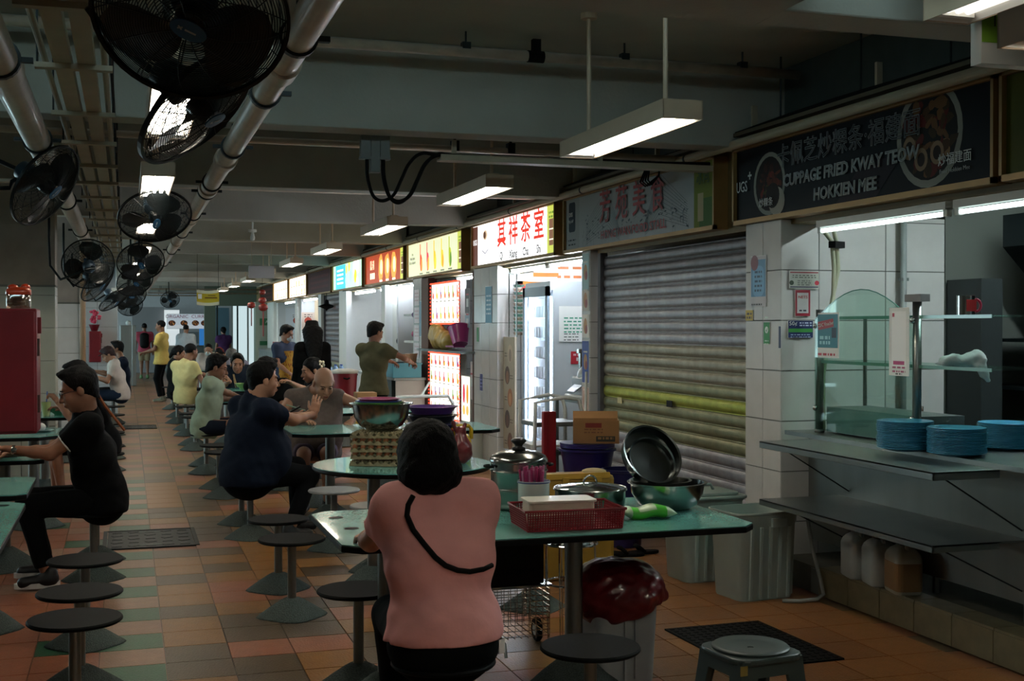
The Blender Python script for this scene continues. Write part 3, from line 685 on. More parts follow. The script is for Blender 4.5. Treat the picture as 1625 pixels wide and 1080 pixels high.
fans = [  # centre, direction it blows, mount ('up' or left wall), label
    ((.165, 3.32, 2.41), (-.12, -.62, -.62), 'up', 'large black fan filling the top of the picture, blue badge facing camera'),
    ((.235, 4.2, 2.33), (.66, -.3, -.7), 'up', 'black fan seen edge on in front of a lit lamp, behind the largest fan'),
    ((-.43, 7.4, 2.39), (.73, -.42, -.52), 'left', 'black fan at left edge tilted away, motor showing'),
    ((.197, 9.0, 2.37), (.12, -.62, -.75), 'up', 'black fan hanging in front of the aisle lamp, third along the row'),
    ((.155, 14.0, 2.30), (.1, -.75, -.62), 'up', 'black fan with a lit lamp showing through its top, beside cream pipe'),
    ((.115, 17.5, 2.21), (.3, -.7, -.6), 'up', 'distant black fan, fifth along the aisle row'),
    ((.08, 21.5, 2.12), (.2, -.75, -.5), 'up', 'distant black fan, sixth along the aisle row'),
    ((.07, 25.5, 2.03), (.1, -.85, -.4), 'up', 'smallest lowest black fan of the aisle row'),
    ((-.36, 13.0, 2.22), (-.1, .92, .25), 'left', 'open wire fan seen from behind beside the tiled pillar'),
    ((-.31, 14.9, 2.09), (.72, -.35, -.6), 'left', 'black fan seen edge on beyond the open wire fan'),
    ((-.17, 19.3, 1.99), (.55, -.35, -.76), 'left', 'small black fan seen edge on near the cream downpipe'),
    ((1.12, 34, 2.3), (.1, -.8, -.5), 'up', 'tiny dark fan far away under the end ceiling')]
for i, (c, d, mnt, lab) in enumerate(fans):
    o = F0 if i == 0 else copy_tree(F0); o['label'] = lab; o['group'] = 'black wall fans along the aisle'
    back = aim(o, c, d, (.5 * i) or -.5)
    inv = o.matrix_world.inverted(); P = [back, back + Vector((0, 0, .02))]
    if mnt == 'up':
        yt = c[1] + .3; P = [back, back + Vector((0, .08, .03)), Vector((back.x, yt, back.z + .14)), Vector((back.x - .02, yt, S if not (c[1] < 4.2) else B)) + Vector((0, 0, -.0))]
        if not any(abs(yt - (7.415 + 3.33 * k)) < .15 for k in range(12)): pass
        else: P[-1].z = B
    else:
        wx = -.74 if c[1] < 13.9 else (-.6 if c[1] < 17.5 else -.55)
        wall_y = 13.5 if c[1] > 10 else c[1] + .2
        P = [back, back + Vector((-.08, .02, -.05)), Vector((c[0] - .26, c[1] + .05, back.z - .12)), Vector((c[0] - .36, c[1] + .1, back.z + .02)), Vector((c[0] - .37, c[1] + .1, back.z + .3))]
        if c[1] < 9: P = P[:2] + [Vector((-.62, c[1] + .03, back.z - .09)), Vector((-.85, c[1] + .08, back.z - .1))]
        else: P += [Vector((c[0] - .37, c[1] + .1, B if not 13 < c[1] + .1 < 13.3 else B))]
    MB().tube([inv @ p for p in P], .013, 8).to('mount_arm', FB, o, True)
# fan at left hangs from a post
tag(MB().b2(-.92, -.85, 7.4, 7.52, 2.0, B).b2(-.93, -.84, 7.38, 7.54, 2.0, 2.04).to('hanging_post', mat('dark_post', '#2a2e2c', .8)), 'short dark post hanging from beam at left edge holding a fan', 'post')
# ---------------------------------------------------------------- left piers
PT = mat('pier_tile', '#a3a79c', .3, 0, var=.07, vscale=4, coat=.25); PU = mat('pier_upper_paint', '#8a8378', .7, var=.1)
def left_pier(x1, y, w, z1, tw, mt, mu, rows=True, depth=.45):
    p = struct('pillar', MB().b2(x1 - w, x1 - .012, y + .012, y + depth, 0, z1).b2(x1 - w - .005, x1, y - .004, y + depth, z1, z1 + .02), WTB)
    struct('pillar_upper', MB().b2(x1 - w, x1 - .006, y + .02, y + depth, z1 + .02, S), mu)
    if rows:
        tiled(p, south(x1 - w, y + .01, 0), w, z1, tw, tw, mt, x_off=(w % tw) or tw, y_off=.24)
        tiled(p, Matrix(((0, 0, 1, x1 - .01), (1, 0, 0, y), (0, 1, 0, 0), (0, 0, 0, 1))), depth, z1, tw, tw, mt, y_off=.24)
    return p
left_pier(-.686, 13.4, 1.0, 2.0, .335, PT, PU)
left_pier(-.575, 17.0, 1.6, 1.89, .335, mat('pier_tile_daylit', '#c8cbcc', .3, 0, var=.05), mat('stained_paint', '#9a928c', .7, var=.15, vscale=6))  # lighter copy of the pier tile, daylight put into its colour
left_pier(-.14, 22.5, 2.0, 2.02, .335, mat('pier_tile_far', '#b9bdbd', .35), mat('pier_far_upper', '#7c8388', .7))
t = thing('downpipe', 'tan vertical downpipe on the edge of the second left pillar', 'pipe', (-.535, 16.96, 0))
MB().cyl((0, 0, 0), (0, 0, S), .036, n=18).to('pipe', mat('tan_pipe', '#a08468', .45, var=.08), t, True); MB().lathe([(.04, 1.9), (.04, 1.96)], 18).to('coupling', mat('tan_pipe'), t)
t = thing('electric_box', 'small white box hanging on a cable beside far left pillar', 'switch box', (-.19, 22.44, 2.14)); MB().b2(-.05, .05, -.03, .03, -.13, .12).to('box', WHITE, t); MB().cyl((.03, 0, .12), (.03, 0, 1.17), .01, n=6).to('conduit', WHITE, t)
# ---------------------------------------------------------------- far end
FW = mat('far_wall_white', '#c2c3c6', .7, var=.04); DG = mat('door_glass_frame', '#3c4c4a', .4, .4)
struct('wall_north', MB().b2(-6.5, 9.5, 46, 46.3, 0, S), FW)
struct('wall_north_grey', MB().b2(.2, 1.25, 43.9, 44.2, 0, 2.25), mat('far_wall_grey', '#8f8f92', .7))
struct('lintel', MB().b2(2.75, 5.6, 40.5, 40.8, 2.25, S).b2(2.4, 2.75, 40.5, 40.8, 0, S), mat('green_grey_lintel', '#6e7868', .7))
DAY = mat('daylit_lobby', '#cfe3e6', .5, emit=.7)
struct('window_1', MB().b2(1.25, 1.75, 43.7, 43.75, .9, 2.15), mat('lit_window', '#eef2f4', .5, emit=.45))
for k, x in enumerate((2.78, 3.25, 3.42, 3.75, 4.0, 4.15)): struct('door_%d' % (k + 1), MB().b2(x, x + .05, 40.6, 40.66, 0, 2.25), mat('door_metal', '#b9c2be', .35, .6) if k % 2 else DG)
struct('door_7', MB().b2(2.82, 3.25, 41.5, 41.52, 0, 2.2), mat('lobby_blue', '#4a6a78', .5, emit=.12)); struct('door_8', MB().b2(3.42, 4.15, 42.5, 42.52, 0, 2.3), DAY)
t = thing('curry_sign', 'far white food sign reading ORGANIC CURRY with bowls of curry', 'sign', (1.98, 43.6, 0))
MB().b2(-.65, .66, 0, .06, 1.5, 2.02).to('box', WHITE, t)
a = Art(south(0, -.002, 0)); a.rect(0, 1.76, 1.28, .5, '#c8cfd8'); a.rect(0, 1.58, 1.28, .12, '#d8d8dc')
for x in (-.48, -.08, .3, .6): food(a, x, 1.7, .12, ['#b0602a', '#8a4a20', '#c88a4a'], 14, '#6a3a20', .8)
a.art(t, print_mat('sign_print_soft', .35)); text('ORGANIC  CURRY', south(0, -.02, 1.92), .16, mat('pink_ink', '#a8607a', .5), t, sx=1.05)
t = thing('food_counter', 'far counter with blue lit display beneath the curry sign', 'counter', (2.2, 43.4, 0))
MB().b2(-.9, .5, -.3, .3, 0, .9).to('cabinet', STEEL_D, t); MB().b2(-.9, .5, -.35, .32, .9, .94).to('worktop', STEEL, t)
MB().b2(.2, .5, .0, .1, .94, 1.5).to('lit_display', mat('blue_display', '#2f6fb0', .4, emit=.6), t); MB().b2(-.3, .18, .0, .1, 1.0, 1.4).to('screen_panel', mat('grey_panel', '#6f7478', .5), t)
# stainless cabinet, red hose cabinets
t = thing('steel_cabinet', 'tall brushed stainless steel cabinet at the far end of aisle', 'cabinet', (.06, 34.6, 0)); MB().b2(-.21, .08, -.25, .25, 0, 1.62).to('body', STEEL, t, bevel=.01); MB().b2(.09, .2, -.25, .25, 0, 1.62).to('side_panel', STEEL, t, bevel=.01)
MB().ell((0, 0, 1.68), (.07, .07, .07)).to('globe', WHITE, t, True)
HR = mat('hose_cabinet_red', '#7a1420', .45, 0, var=.12, vscale=6, coat=.2)
def cabinet(x, y, z, w, h, label):
    t = thing('hose_cabinet', label, 'cabinet', (x, y, z))
    MB().b2(-w, 0, 0, .3, 0, h).to('body', HR, t, bevel=.012)
    MB().b2(-w + .01, -.012, -.012, 0, .015, h - .015).to('door', HR, t, bevel=.006)
    for zz in (.12, h * .62): MB().b2(-.012, .012, .02, .035, zz, zz + .1).to('hinge', mat('rust', '#4a3a34', .7), t)
    MB().b2(.0, .02, .05, .08, h * .8, h * .93).to('handle', HR, t)
    return t
c1 = cabinet(-.485, 7.5, .985, .62, .715, 'dark red metal cabinet at left edge above the table')
MB().b2(-.62, -.54, .1, .2, -.985, 1.79).to('mounting_post', IRON, c1)
cabinet(-.41, 22.19, .98, .2, .53, 'far bright red cabinet with pink flowers on top')
# snack jars on the red cabinet
t = thing('snack_jar', 'clear plastic tub with orange lids and brown snacks on red cabinet', 'jar', (-.59, 7.62, 1.703))
MB().lathe([(.0, 0), (.064, 0), (.066, .01), (.066, .09), (.06, .1)], 24, sq=1.5).to('tub', glass('clear_plastic', '#e8d8c8', .1, .7), t, True)
for k in range(9): MB().box((random.uniform(-.03, .03), random.uniform(-.03, .03), .012 + .006 * k), (.06, .05, .008), rot=k * .7).to('snack', mat('snack_brown', '#7a4a20', .7), t)
MB().lathe([(.0, .1), (.062, .098), (.066, .075), (.07, .08), (.068, .105), (.05, .12), (0, .122)], 22, sq=.8).ell((.035, .01, .12), (.028, .03, .022)).ell((-.03, -.01, .118), (.03, .03, .02)).to('orange_wrap', mat('orange_film', '#c8401c', .3, coat=.4), t, True)
t = thing('flower_pot', 'dark red pot of pink artificial flowers on the far cabinet', 'flowers', (-.52, 22.34, 1.512))
MB().lathe([(0, 0), (.05, 0), (.085, .1), (.095, .115), (0, .11)], 16).to('pot', mat('pot_red', '#6a1420', .5), t, True)
for k in range(16): a = k * 2.4; MB().ell((.09 * cos(a) * (k % 3) / 2, .08 * sin(a), .15 + .013 * k), (.035, .03, .025), 6, 4).to('blossom', mat('blossom_pink', '#c8405c', .6), t, True)
# hanging yellow banner, red lantern charms, ceiling board, speaker and CCTV
t = thing('hanging_banner', 'small yellow and white banner hanging above the far aisle', 'banner', (1.3, 21, 2.08))
vs = []; n = 12
for j in range(6):
    for i in range(n + 1): u = i / n; vs.append((-.18 + .36 * u, .02 * sin(u * 5), .125 - .25 * j / 5 - .02 * sin(pi * u)))
cols = ['#c9cab0', '#b9a820', '#b9a820', '#b9a820', '#c9cab0']; mb = MB()
mb.v = vs
for j in range(5):
    for i in range(n): mb.f.append((j * 13 + i, j * 13 + i + 1, j * 13 + i + 14, j * 13 + i + 13)); mb.c.append(cols[j])
mb.to('cloth', print_mat('banner_print', rough=.7), t)
MB().b2(-.16, -.1, -.03, -.028, -.03, .05).to('emblem', WINK, t); MB().b2(-.05, .15, -.03, -.028, -.02, -.005).b2(.0, .12, -.03, -.028, .02, .03).to('printed_line', mat('dark_red_ink', '#5a2a14', .5), t)
MB().cyl((-.17, 0, .12), (-.17, 0, 1.2), .003, n=4).to('string', RUB, t); MB().cyl((.17, 0, .12), (.17, 0, 1.2), .003, n=4).to('string', RUB, t)
RL = mat('lantern_red', '#6f1c14', .4, emit=.05)
t = thing('lantern_charm', 'hanging red lantern charms with tassels near far pillar', 'decoration', (3.05, 30.2, 2.1))
for x, z, r in ((-.16, .0, .1), (.1, .12, .1), (.12, -.05, .12), (.1, .32, .08)): MB().ell((x, 0, z), (r, r, r * .8), 12, 6).to('lantern', RL, t, True)
MB().cyl((.12, 0, -.15), (.12, 0, -.75), .02, n=6).to('tassel', RL, t); MB().cyl((-.16, 0, -.08), (-.16, 0, -.5), .015, n=6).to('tassel', RL, t); MB().cyl((.1, 0, .38), (.1, 0, 1.2), .004, n=4).to('string', RUB, t)
t = thing('ceiling_board', 'pale blank board hanging from ceiling beyond the middle lamps', 'board', (1.83, 17.5, 2.35)); MB().b2(-.19, .16, -.02, .02, -.08, .09).to('board', mat('pale_board', '#a7a9b2', .6), t)
for x in (-.15, .12): MB().cyl((x, 0, .09), (x, 0, .97), .005, n=5).to('hanger', CREAM, t)
t = thing('ceiling_speaker', 'small white round speaker hanging in front of pale board', 'speaker', (1.48, 15.3, 2.78)); MB().lathe([(0, 0), (.05, 0), (.05, -.03), (0, -.04)], 18).lathe([(0, -.14), (.025, -.13), (.03, -.1), (.02, -.06), (.012, -.03)], 14).to('housing', WHITE, t, True); MB().cyl((0, 0, 0), (0, 0, .54), .012, n=6).to('stem', WHITE, t)
# green-white pier with notices at far right
p = struct('pillar', MB().b2(3.6, 4.3, 36.4, 36.9, 0, 2.3), mat('pale_green_pier', '#8f9a8c', .6))
for z, h in ((1.72, .2), (1.1, .12), (.82, .06)): MB().b2(3.72, 4.12, 36.38, 36.4, z - h / 2, z + h / 2).to('green_notice', mat('notice_green', '#155a34', .5), p)
text('A', south(3.92, 36.37, 1.72), .12, WINK, p)
# top right corner: green and white hanging sign, brown duct
t = thing('hanging_sign', 'green and white hanging sign cut off at the top right corner', 'sign', (3.4, 3.9, 2.7))
MB().b2(-.322, .6, 0, .06, -.11, .09).to('box', WHITE, t); a = Art(south(0, 0, 0)); a.rect(.14, .03, .92, .12, '#6f9a2a'); a.rect(.14, -.07, .92, .077, '#b9bcb8'); a.art(t, print_mat('sign_print_dull', rough=.5))
text('III III', south(-.27, -.003, .05), .06, BINK, t, align='LEFT')
for x in (-.25, .4): MB().cyl((x, .03, .08), (x, .03, S - 2.7), .006, n=5).to('hanger', IRON, t)
t = thing('brown_duct', 'brown painted duct crossing the top right corner', 'duct', (3.3, 3.5, 2.97)); MB().cyl((-.6, .3, .02), (.9, .0, -.02), .11, n=24).to('duct', mat('brown_duct', '#5a4632', .6, var=.1), t, True)
# ---------------------------------------------------------------- fixed stools and tables
def make_stool():
    t = thing('fixed_stool', '', 'stool')
    MB().lathe([(0, .412), (.178, .412), (.185, .418), (.185, .424), (.18, .43), (0, .4302)], 40).to('seat', SEAT, t, angle=35)
    MB().lathe([(.024, .05), (.024, .408), (.06, .41), (0, .412)], 20).to('pole', STEEL, t, angle=40)
    mb = MB().lathe([(.165, 0), (.16, .008), (.1, .055), (.055, .088), (.035, .1), (0, .1)], 24, sq=2.2, rot=pi / 4)
    mb.to('base', GRAN, t, True); return t
ST = make_stool(); _first = [True]
SEAT_SHEEN = mat('sheen_laminate_seat', '#8b9092', .3, 0, var=.1, vscale=60)  # black laminate seat, its light sheen painted in as grey
def stool(x, y, label, group='fixed round stools', light=False, rz=0.):
    if _first[0]: o = ST; _first[0] = False; o.location = (x, y, 0)
    else: o = copy_tree(ST, loc=(x, y, 0), rz=rz)
    o['label'] = label; o['group'] = group
    if light:
        for c in o.children:
            if c.name.startswith('seat'): c.data = c.data.copy(); c.data.materials[0] = SEAT_SHEEN
    return o
def leg(t, x, y, h, r=.04, base=.2):
    MB().cyl((x, y, .05), (x, y, h), r, n=22).lathe([(.09, h - .012), (.09, h)], 20, (x, y, 0)).to('leg', STEEL, t, angle=40)
    MB().lathe([(base, 0), (base - .01, .01), (base * .6, .08), (r * 1.5, .13), (r * 1.1, .14), (0, .14)], 24, (x, y, 0), sq=2.2, rot=pi / 4).to('leg_base', GRAN, t, True)
def table(x0, x1, y0, y1, label, ch=.05, legs=None, h=.755, hole=None):
    cx, cy = (x0 + x1) / 2, (y0 + y1) / 2; t = thing('dining_table', label, 'table', (cx, cy, 0), group='teal topped tables'); w, d = x1 - x0, y1 - y0
    P = [(-w / 2 + ch, -d / 2), (w / 2 - ch, -d / 2), (w / 2, -d / 2 + ch), (w / 2, d / 2 - ch), (w / 2 - ch, d / 2), (-w / 2 + ch, d / 2), (-w / 2, d / 2 - ch), (-w / 2, -d / 2 + ch)]
    MB().prism([(x * .997, y * .995) for x, y in P], h - .004, h).to('tabletop', TEAL, t)
    MB().prism(P, h - .03, h - .004).to('edge_band', BLACK, t, bevel=.004)
    for lx, ly in legs or ((-w * .33, 0), (w * .33, 0)): leg(t, lx, ly, h - .03)
    for x, y in hole or ():
        MB().lathe([(0, h + .0005), (.032, h + .0005), (.032, h + .0012), (0, h + .0012)], 20, (x, y, 0)).to('grommet', BLACK, t)
    return t
def round_table(x, y, r, label, h=.755):
    t = thing('round_table', label, 'table', (x, y, 0), group='teal topped tables')
    MB().lathe([(0, h - .004), (r - .003, h - .004), (r - .003, h), (0, h)], 64).to('tabletop', TEAL, t, angle=30)
    MB().lathe([(0, h - .03), (r - .012, h - .03), (r, h - .018), (r, h - .006), (r - .003, h - .004), (0, h - .004)], 64).to('edge_band', BLACK, t, angle=30)
    leg(t, -.18, 0, h - .03); leg(t, .18, 0, h - .03); return t
table(.79, 2.57, 4.65, 5.6, 'large teal table in front with pots and red basket, woman in pink seated at it', .07, [(-.63, -.02), (.21, -.02)], hole=[(-.80, .27), (-.785, -.04)])
round_table(1.62, 7.4, .55, 'round teal table stacked with egg trays and steel bowl')
table(1.24, 2.95, 9.62, 10.5, 'teal table with white cup where bald person rests an arm', .1, [(-.5, 0), (.3, 0)])
table(1.2, 2.9, 11.85, 12.6, 'teal table behind the bald person', .1)
table(.98, 2.4, 13.95, 14.75, 'teal table with the laptop of young man in green tee')
table(1.05, 2.4, 16.35, 17.1, 'teal table with green noodle bowl')
table(1.15, 2.5, 18.8, 19.6, 'teal table beside seated man in yellow tee')
table(1.15, 2.5, 21.4, 22.2, 'teal table beyond the seated man in yellow tee'); table(1.15, 2.5, 23.9, 24.7, 'farthest teal table on the stall side, beside people in masks')
table(-2.1, -.46, 4.9, 6.36, 'nearest teal table at the left edge, cut by the frame', .08, hole=[(.72, .6)])
table(-2.1, -.48, 6.6, 7.38, 'second teal table from the left bottom corner')
table(-2.1, -.5, 8.3, 9.2, 'teal table under the wrists of man in black polo', .05)
table(-2.1, -.42, 10.0, 10.95, 'teal table with pale plate and white bun', .22)
table(-2.1, -.47, 12.1, 12.95, 'teal table with green bowl and drink cup at left')
table(-2.1, -.5, 15.0, 15.9, 'teal table beyond the tiled pillar at left'); table(-2.0, -.42, 19.9, 20.8, 'teal table in front of man in white tee')
for x, y, l, lt in (
    (.87, 6.83, 'black round stool nearest the aisle, left of the front table corner', 0), (.88, 7.55, 'black round stool just behind the nearest aisle stool', 0),
    (.893, 9.45, 'stool carrying the large man in navy tee', 0), (.89, 10.15, 'stool pole and base directly behind the man in navy tee', 0),
    (.87, 11.75, 'empty black stool behind left of the navy tee man', 0), (.87, 12.45, 'farther empty black stool between navy tee man and green tee man', 0),
    (.83, 13.75, 'stool carrying cross-legged man in green tee', 0), (.87, 14.55, 'stool just behind green tee man', 0),
    (.85, 16.4, 'stool base beyond green tee man, nearer of two', 0), (.85, 17.1, 'stool base beyond green tee man, farther of two', 0),
    (.85, 18.6, 'empty stool in front of seated man in yellow tee', 0), (.87, 19.6, 'stool carrying man in yellow tee', 0), (.8, 21.0, 'stool carrying woman in dark sleeveless top', 0), (.85, 22.4, 'tiny stool past the yellow tee man', 0), (.85, 24.6, 'farthest tiny stool on stall side of aisle', 0),
    (1.42, 8.78, 'round stool with pale painted sheen left of the egg trays, upper one', 1), (1.57, 7.93, 'round stool with pale painted sheen in front of blue bin, lower one', 1),
    (1.06, 4.18, 'black stool carrying the woman in pink tee', 0), (1.62, 4.2, 'empty black stool at the right of woman in pink tee', 0), (.985, 5.42, 'black stool under left end of the front table', 0), (2.2, 6.62, 'stool base under the dark carton behind the front table', 0),
    (1.62, 10.98, 'stool under the bald person', 0), (1.42, 12.95, 'stool under the seated person in black behind navy tee man', 0), (2.0, 13.0, 'stool under woman with white flower in hair', 0), (1.5, 17.45, 'stool under the young man eating noodles', 0), (1.62, 19.95, 'stool under grey-haired man in lavender shirt', 0),
    (1.7, 24.98, 'stool under man in white with mask', 0), (1.95, 23.6, 'stool under woman in peach top', 0)):
    stool(x, y, l, light=bool(lt))
for y, l in ((5.22, 'nearest black stool in the left row, bottom left corner'), (5.75, 'second black stool in the left row'), (6.53, 'third black stool in the left row, by white soled shoe'), (8.19, 'stool carrying man in black polo'), (8.85, 'stool just behind man in black polo'),
             (11.9, 'stool carrying the half hidden diner behind man in black polo'), (12.7, 'left row stool just past the half hidden diner'), (14.3, 'left row stool about level with the orange strap'), (15.6, 'left row stool beyond the tiled pillar'), (17.1, 'left row stool level with the downpipe'), (18.9, 'left row stool before the white tee man'), (20.6, 'stool carrying man in white tee'), (21.4, 'stool carrying the dark clothed diner behind white tee man')):
    stool(-.2, y, l)
# ---------------------------------------------------------------- things on and under the front table
ZT = .7555
def handle_loop(t, c, ax, w=.07, out=.035, z=0., m=None, n=8):
    """side handle: loop leaving the pot at c along unit ax"""
    ax = Vector(ax).normalized(); s = Vector((0, 0, 1)).cross(ax); c = Vector(c); P = []
    for i in range(n + 1): a = pi * i / n; P.append(c + s * (w / 2) * cos(a) + ax * out * sin(a))
    return MB().tube(P, .006, 8).to('handle', m or RUB, t, True)
t = thing('steamer_pot', 'tall stainless steamer pot with domed lid and black knob', 'pot', (1.735, 5.42, ZT))
PS = mat('pot_steel', '#9fa2a0', .2, 1., bump=.02, bscale=8)
MB().lathe([(0, 0), (.1, 0), (.118, .012), (.128, .04), (.13, .09), (.133, .092), (.133, .098), (.13, .1)], 40).to('lower_pot', PS, t, angle=50)
MB().lathe([(.129, .1), (.129, .17), (.133, .175), (.136, .178), (.133, .182), (.129, .184), (.129, .215), (.134, .218)], 40).to('steamer_tier', PS, t, angle=50)
MB().lathe([(.135, .218), (.136, .226), (.125, .245), (.09, .262), (.04, .272), (0, .274)], 40).to('lid', PS, t, angle=50)
MB().lathe([(.03, .272), (.034, .28), (.018, .287), (.02, .295), (.036, .31), (.036, .318), (.02, .326), (0, .327)], 24).to('knob', mat('black_plastic', '#101214', .3, coat=.3), t, True)
handle_loop(t, (-.13, 0, .2), (-1, 0, 0)); handle_loop(t, (.13, 0, .2), (1, .2, 0))
t = thing('straw_jar', 'white porcelain jar with blue flowers full of pink straws', 'jar', (1.725, 5.17, ZT))
PO = mat('porcelain', '#d4d6d6', .15, coat=.6); BL = mat('cobalt_print', '#2b3670', .3)
MB().lathe([(0, .0), (.066, 0), (.07, .006), (.071, .155), (.073, .16), (.068, .16), (.066, .02), (0, .02)], 36).to('jar_body', PO, t, angle=40)
MB().lathe([(.0735, .151), (.0738, .156)], 36).to('blue_band', BL, t, True)
fb = MB()
for k in range(9): a = -1.1 + .12 * (k % 4) + .04 * k; z = .035 + .012 * k * (1 if k < 5 else .55); fb.ell((.071 * cos(a), .071 * sin(a), z), (.009, .009, .008), 8, 5)
fb.tube([(.0715 * cos(a), .0715 * sin(a), .03 + .03 * (a + 1.1)) for a in np.linspace(-1.25, -.6, 8)], .0025, 5); fb.to('flower_print', BL, t)
SP = [mat('straw_pink', '#b03a72', .35, coat=.2), mat('straw_light', '#d08ab0', .35)]
for k in range(46):
    r, a = .056 * sqrt(random.random()), random.uniform(0, 2 * pi); x, y = r * cos(a), r * sin(a); q = random.uniform(.9, 1.2)
    MB().cyl((x * .7, y * .7, .02), (x * q, y * q, random.uniform(.2, .225)), .0048, n=6).to('straw', SP[k % 5 == 0], t)
t = thing('plastic_basket', 'low red perforated plastic basket on the front table', 'basket', (1.775, 4.885, ZT), -.05)
RP = mat('red_basket_plastic', '#8a1524', .35, coat=.2); w, d, h = .41, .255, .085
def lattice(p0, p1, nx, nz, z0, z1, th=.004):
    """perforated wall between two floor points, leaning outward with height"""
    p0, p1 = Vector(p0), Vector(p1); D = p1 - p0; n = Vector((D.y, -D.x, 0)).normalized(); mb = MB(); R = Matrix.Rotation(math.atan2(D.y, D.x), 3, 'Z'); L = D.length
    for i in range(nx + 1): p = p0 + D * (i / nx); mb.cyl(p + Vector((0, 0, z0)), p + n * .012 + Vector((0, 0, z1)), .0028, n=4)
    for j in range(nz + 1): f = j / nz; mb.box(p0 + D * .5 + n * .012 * f + Vector((0, 0, z0 + (z1 - z0) * f)), (L, th, .0035), rot=R)
    return mb
c4 = [(-w / 2, -d / 2, 0), (w / 2, -d / 2, 0), (w / 2, d / 2, 0), (-w / 2, d / 2, 0)]
for i in range(4): lattice(c4[i], c4[(i + 1) % 4], 38 if i % 2 == 0 else 24, 8, .004, h).to('side_lattice', RP, t)
MB().b2(-w / 2, w / 2, -d / 2, d / 2, 0, .005).to('bottom', RP, t)
MB().tube([(-w / 2 - .013, -d / 2 - .013, h), (w / 2 + .013, -d / 2 - .013, h), (w / 2 + .013, d / 2 + .013, h), (-w / 2 - .013, d / 2 + .013, h)], .006, 6, True).to('rim', RP, t)
LW = mat('milky_plastic', '#cfcabb', .35, 0, coat=.2)
for k, (z, a, lab) in enumerate(((.006, .03, 'lower white lidded food box in red basket'), (.062, -.02, 'upper white lidded food box in red basket'))):
    t = thing('food_box', lab, 'box', (1.745, 4.9, ZT + z), a - .05, 'white food boxes in the basket')
    P = rrect(.3, .16, .02); Q = rrect(.285, .145, .02)
    MB().prism(Q, 0, .044).to('tub', LW, t, bevel=.003); MB().prism(P, .044, .054).to('lid', mat('white_lid', '#dcd9cc', .35, coat=.2), t, bevel=.002)
def pot(name, label, x, y, r, h, z=ZT, lid=True, rim=.008, m=None, cat='pot', n=44):
    t = thing(name, label, cat, (x, y, z)); m = m or PS
    MB().lathe([(0, 0), (r * .9, 0), (r * .97, .012), (r, .04), (r, h - .006), (r + rim, h - .004), (r + rim, h), (r - .003, h), (r - .004, .02), (0, .008)], n).to('pot_body', m, t, angle=40)
    if lid:
        MB().lathe([(r + rim - .001, h + .001), (r - .004, h + .006), (r * .75, h + .016), (r * .3, h + .026), (0, h + .028)], n).to('lid', glass('glass_lid', '#dfe8e4', .05, .45), t, angle=50)
        MB().tube([(r + .002) and ((r + .002) * cos(2 * pi * i / 40), (r + .002) * sin(2 * pi * i / 40), h + .003) for i in range(40)], .005, 6, True).to('lid_rim', CHROME, t, True)
        MB().tube(arc((0, 0, h + .028), .032, 0, pi, 10), .005, 8).to('lid_handle', CHROME, t, True)
    return t
t = pot('saucepot', 'wide shallow steel pot with glass lid and wire handle', 2.07, 5.37, .165, .085)
t = pot('mixing_bowl', 'largest steel basin at the right of front table', 2.395, 5.22, .16, .01, lid=False, rim=.0)
for c in list(t.children): bpy.data.objects.remove(c)
MB().lathe([(0, 0), (.1, 0), (.135, .02), (.165, .07), (.172, .115), (.185, .118), (.186, .123), (.17, .123), (.163, .07), (.13, .025), (0, .006)], 48).to('bowl', PS, t, angle=50)
t = thing('cake_pan', 'round dark steel pan lying flat inside the steel basin', 'pan', (2.37, 5.24, ZT + .118)); MB().lathe([(0, -.04), (.12, -.04), (.14, 0), (.145, .012), (.138, .012), (.118, -.03), (0, -.03)], 40).to('pan', PS, t, angle=50)
DKP = mat('dark_pan_steel', '#6f7371', .22, 1., var=.2)
def tilted_pan(label, c, r, h, n):
    t = thing('round_pan', label, 'pan'); x, y, z = frame(n); t.matrix_world = Matrix.Translation(c) @ Matrix((x, y, z)).transposed().to_4x4()
    MB().lathe([(0, 0), (r * .96, 0), (r, .01), (r * 1.02, h), (r * 1.06, h + .003), (r * 1.06, h + .006), (r, h + .003), (r * .96, .014), (0, .006)], 48).to('pan', DKP, t, angle=50); return t
nv = Vector((.12, -.78, .5))
tilted_pan('larger steel pan leaning back on the basin', (2.375, 5.4, .965), .145, .05, nv)
p2 = tilted_pan('smaller steel pan nested inside the leaning pan', (2.37, 5.375, .945), .115, .035, nv)
t = thing('wipes_pack', 'soft bright green and white packet lying on the table', 'packet', (2.18, 4.96, ZT), -.1)
mb = MB(); n, m = 16, 8; vs = []
for i in range(n + 1):
    u = -1 + 2 * i / n; th = .028 * (1 - abs(u) ** 5) + .0015
    for j in range(m): a = 2 * pi * j / m + pi / 8; vs.append((u * .125, .05 * cos(a) * (1.06 if abs(u) > .92 else 1) * (.9 + .1 * (1 - u * u)), .03 + th * sin(a) * (1 + .12 * sin(7 * u + a)) + .006 * sin(5 * u)))
fs = [(i * m + j, i * m + (j + 1) % m, (i + 1) * m + (j + 1) % m, (i + 1) * m + j) for i in range(n) for j in range(m)] + [tuple(range(m))[::-1], tuple(range(n * m, n * m + m))]
mb.v, mb.f = vs, fs; mb.c = ['#b9d8b4' if k // m < 3 or k // m > 12 or k % m in (1, 2) and 4 < k // m < 10 else '#4fbf3a' for k in range(n * m)] + ['#c8e0c0'] * 2; mb.to('wrapper', print_mat('wrapper_print', rough=.3), t, True)
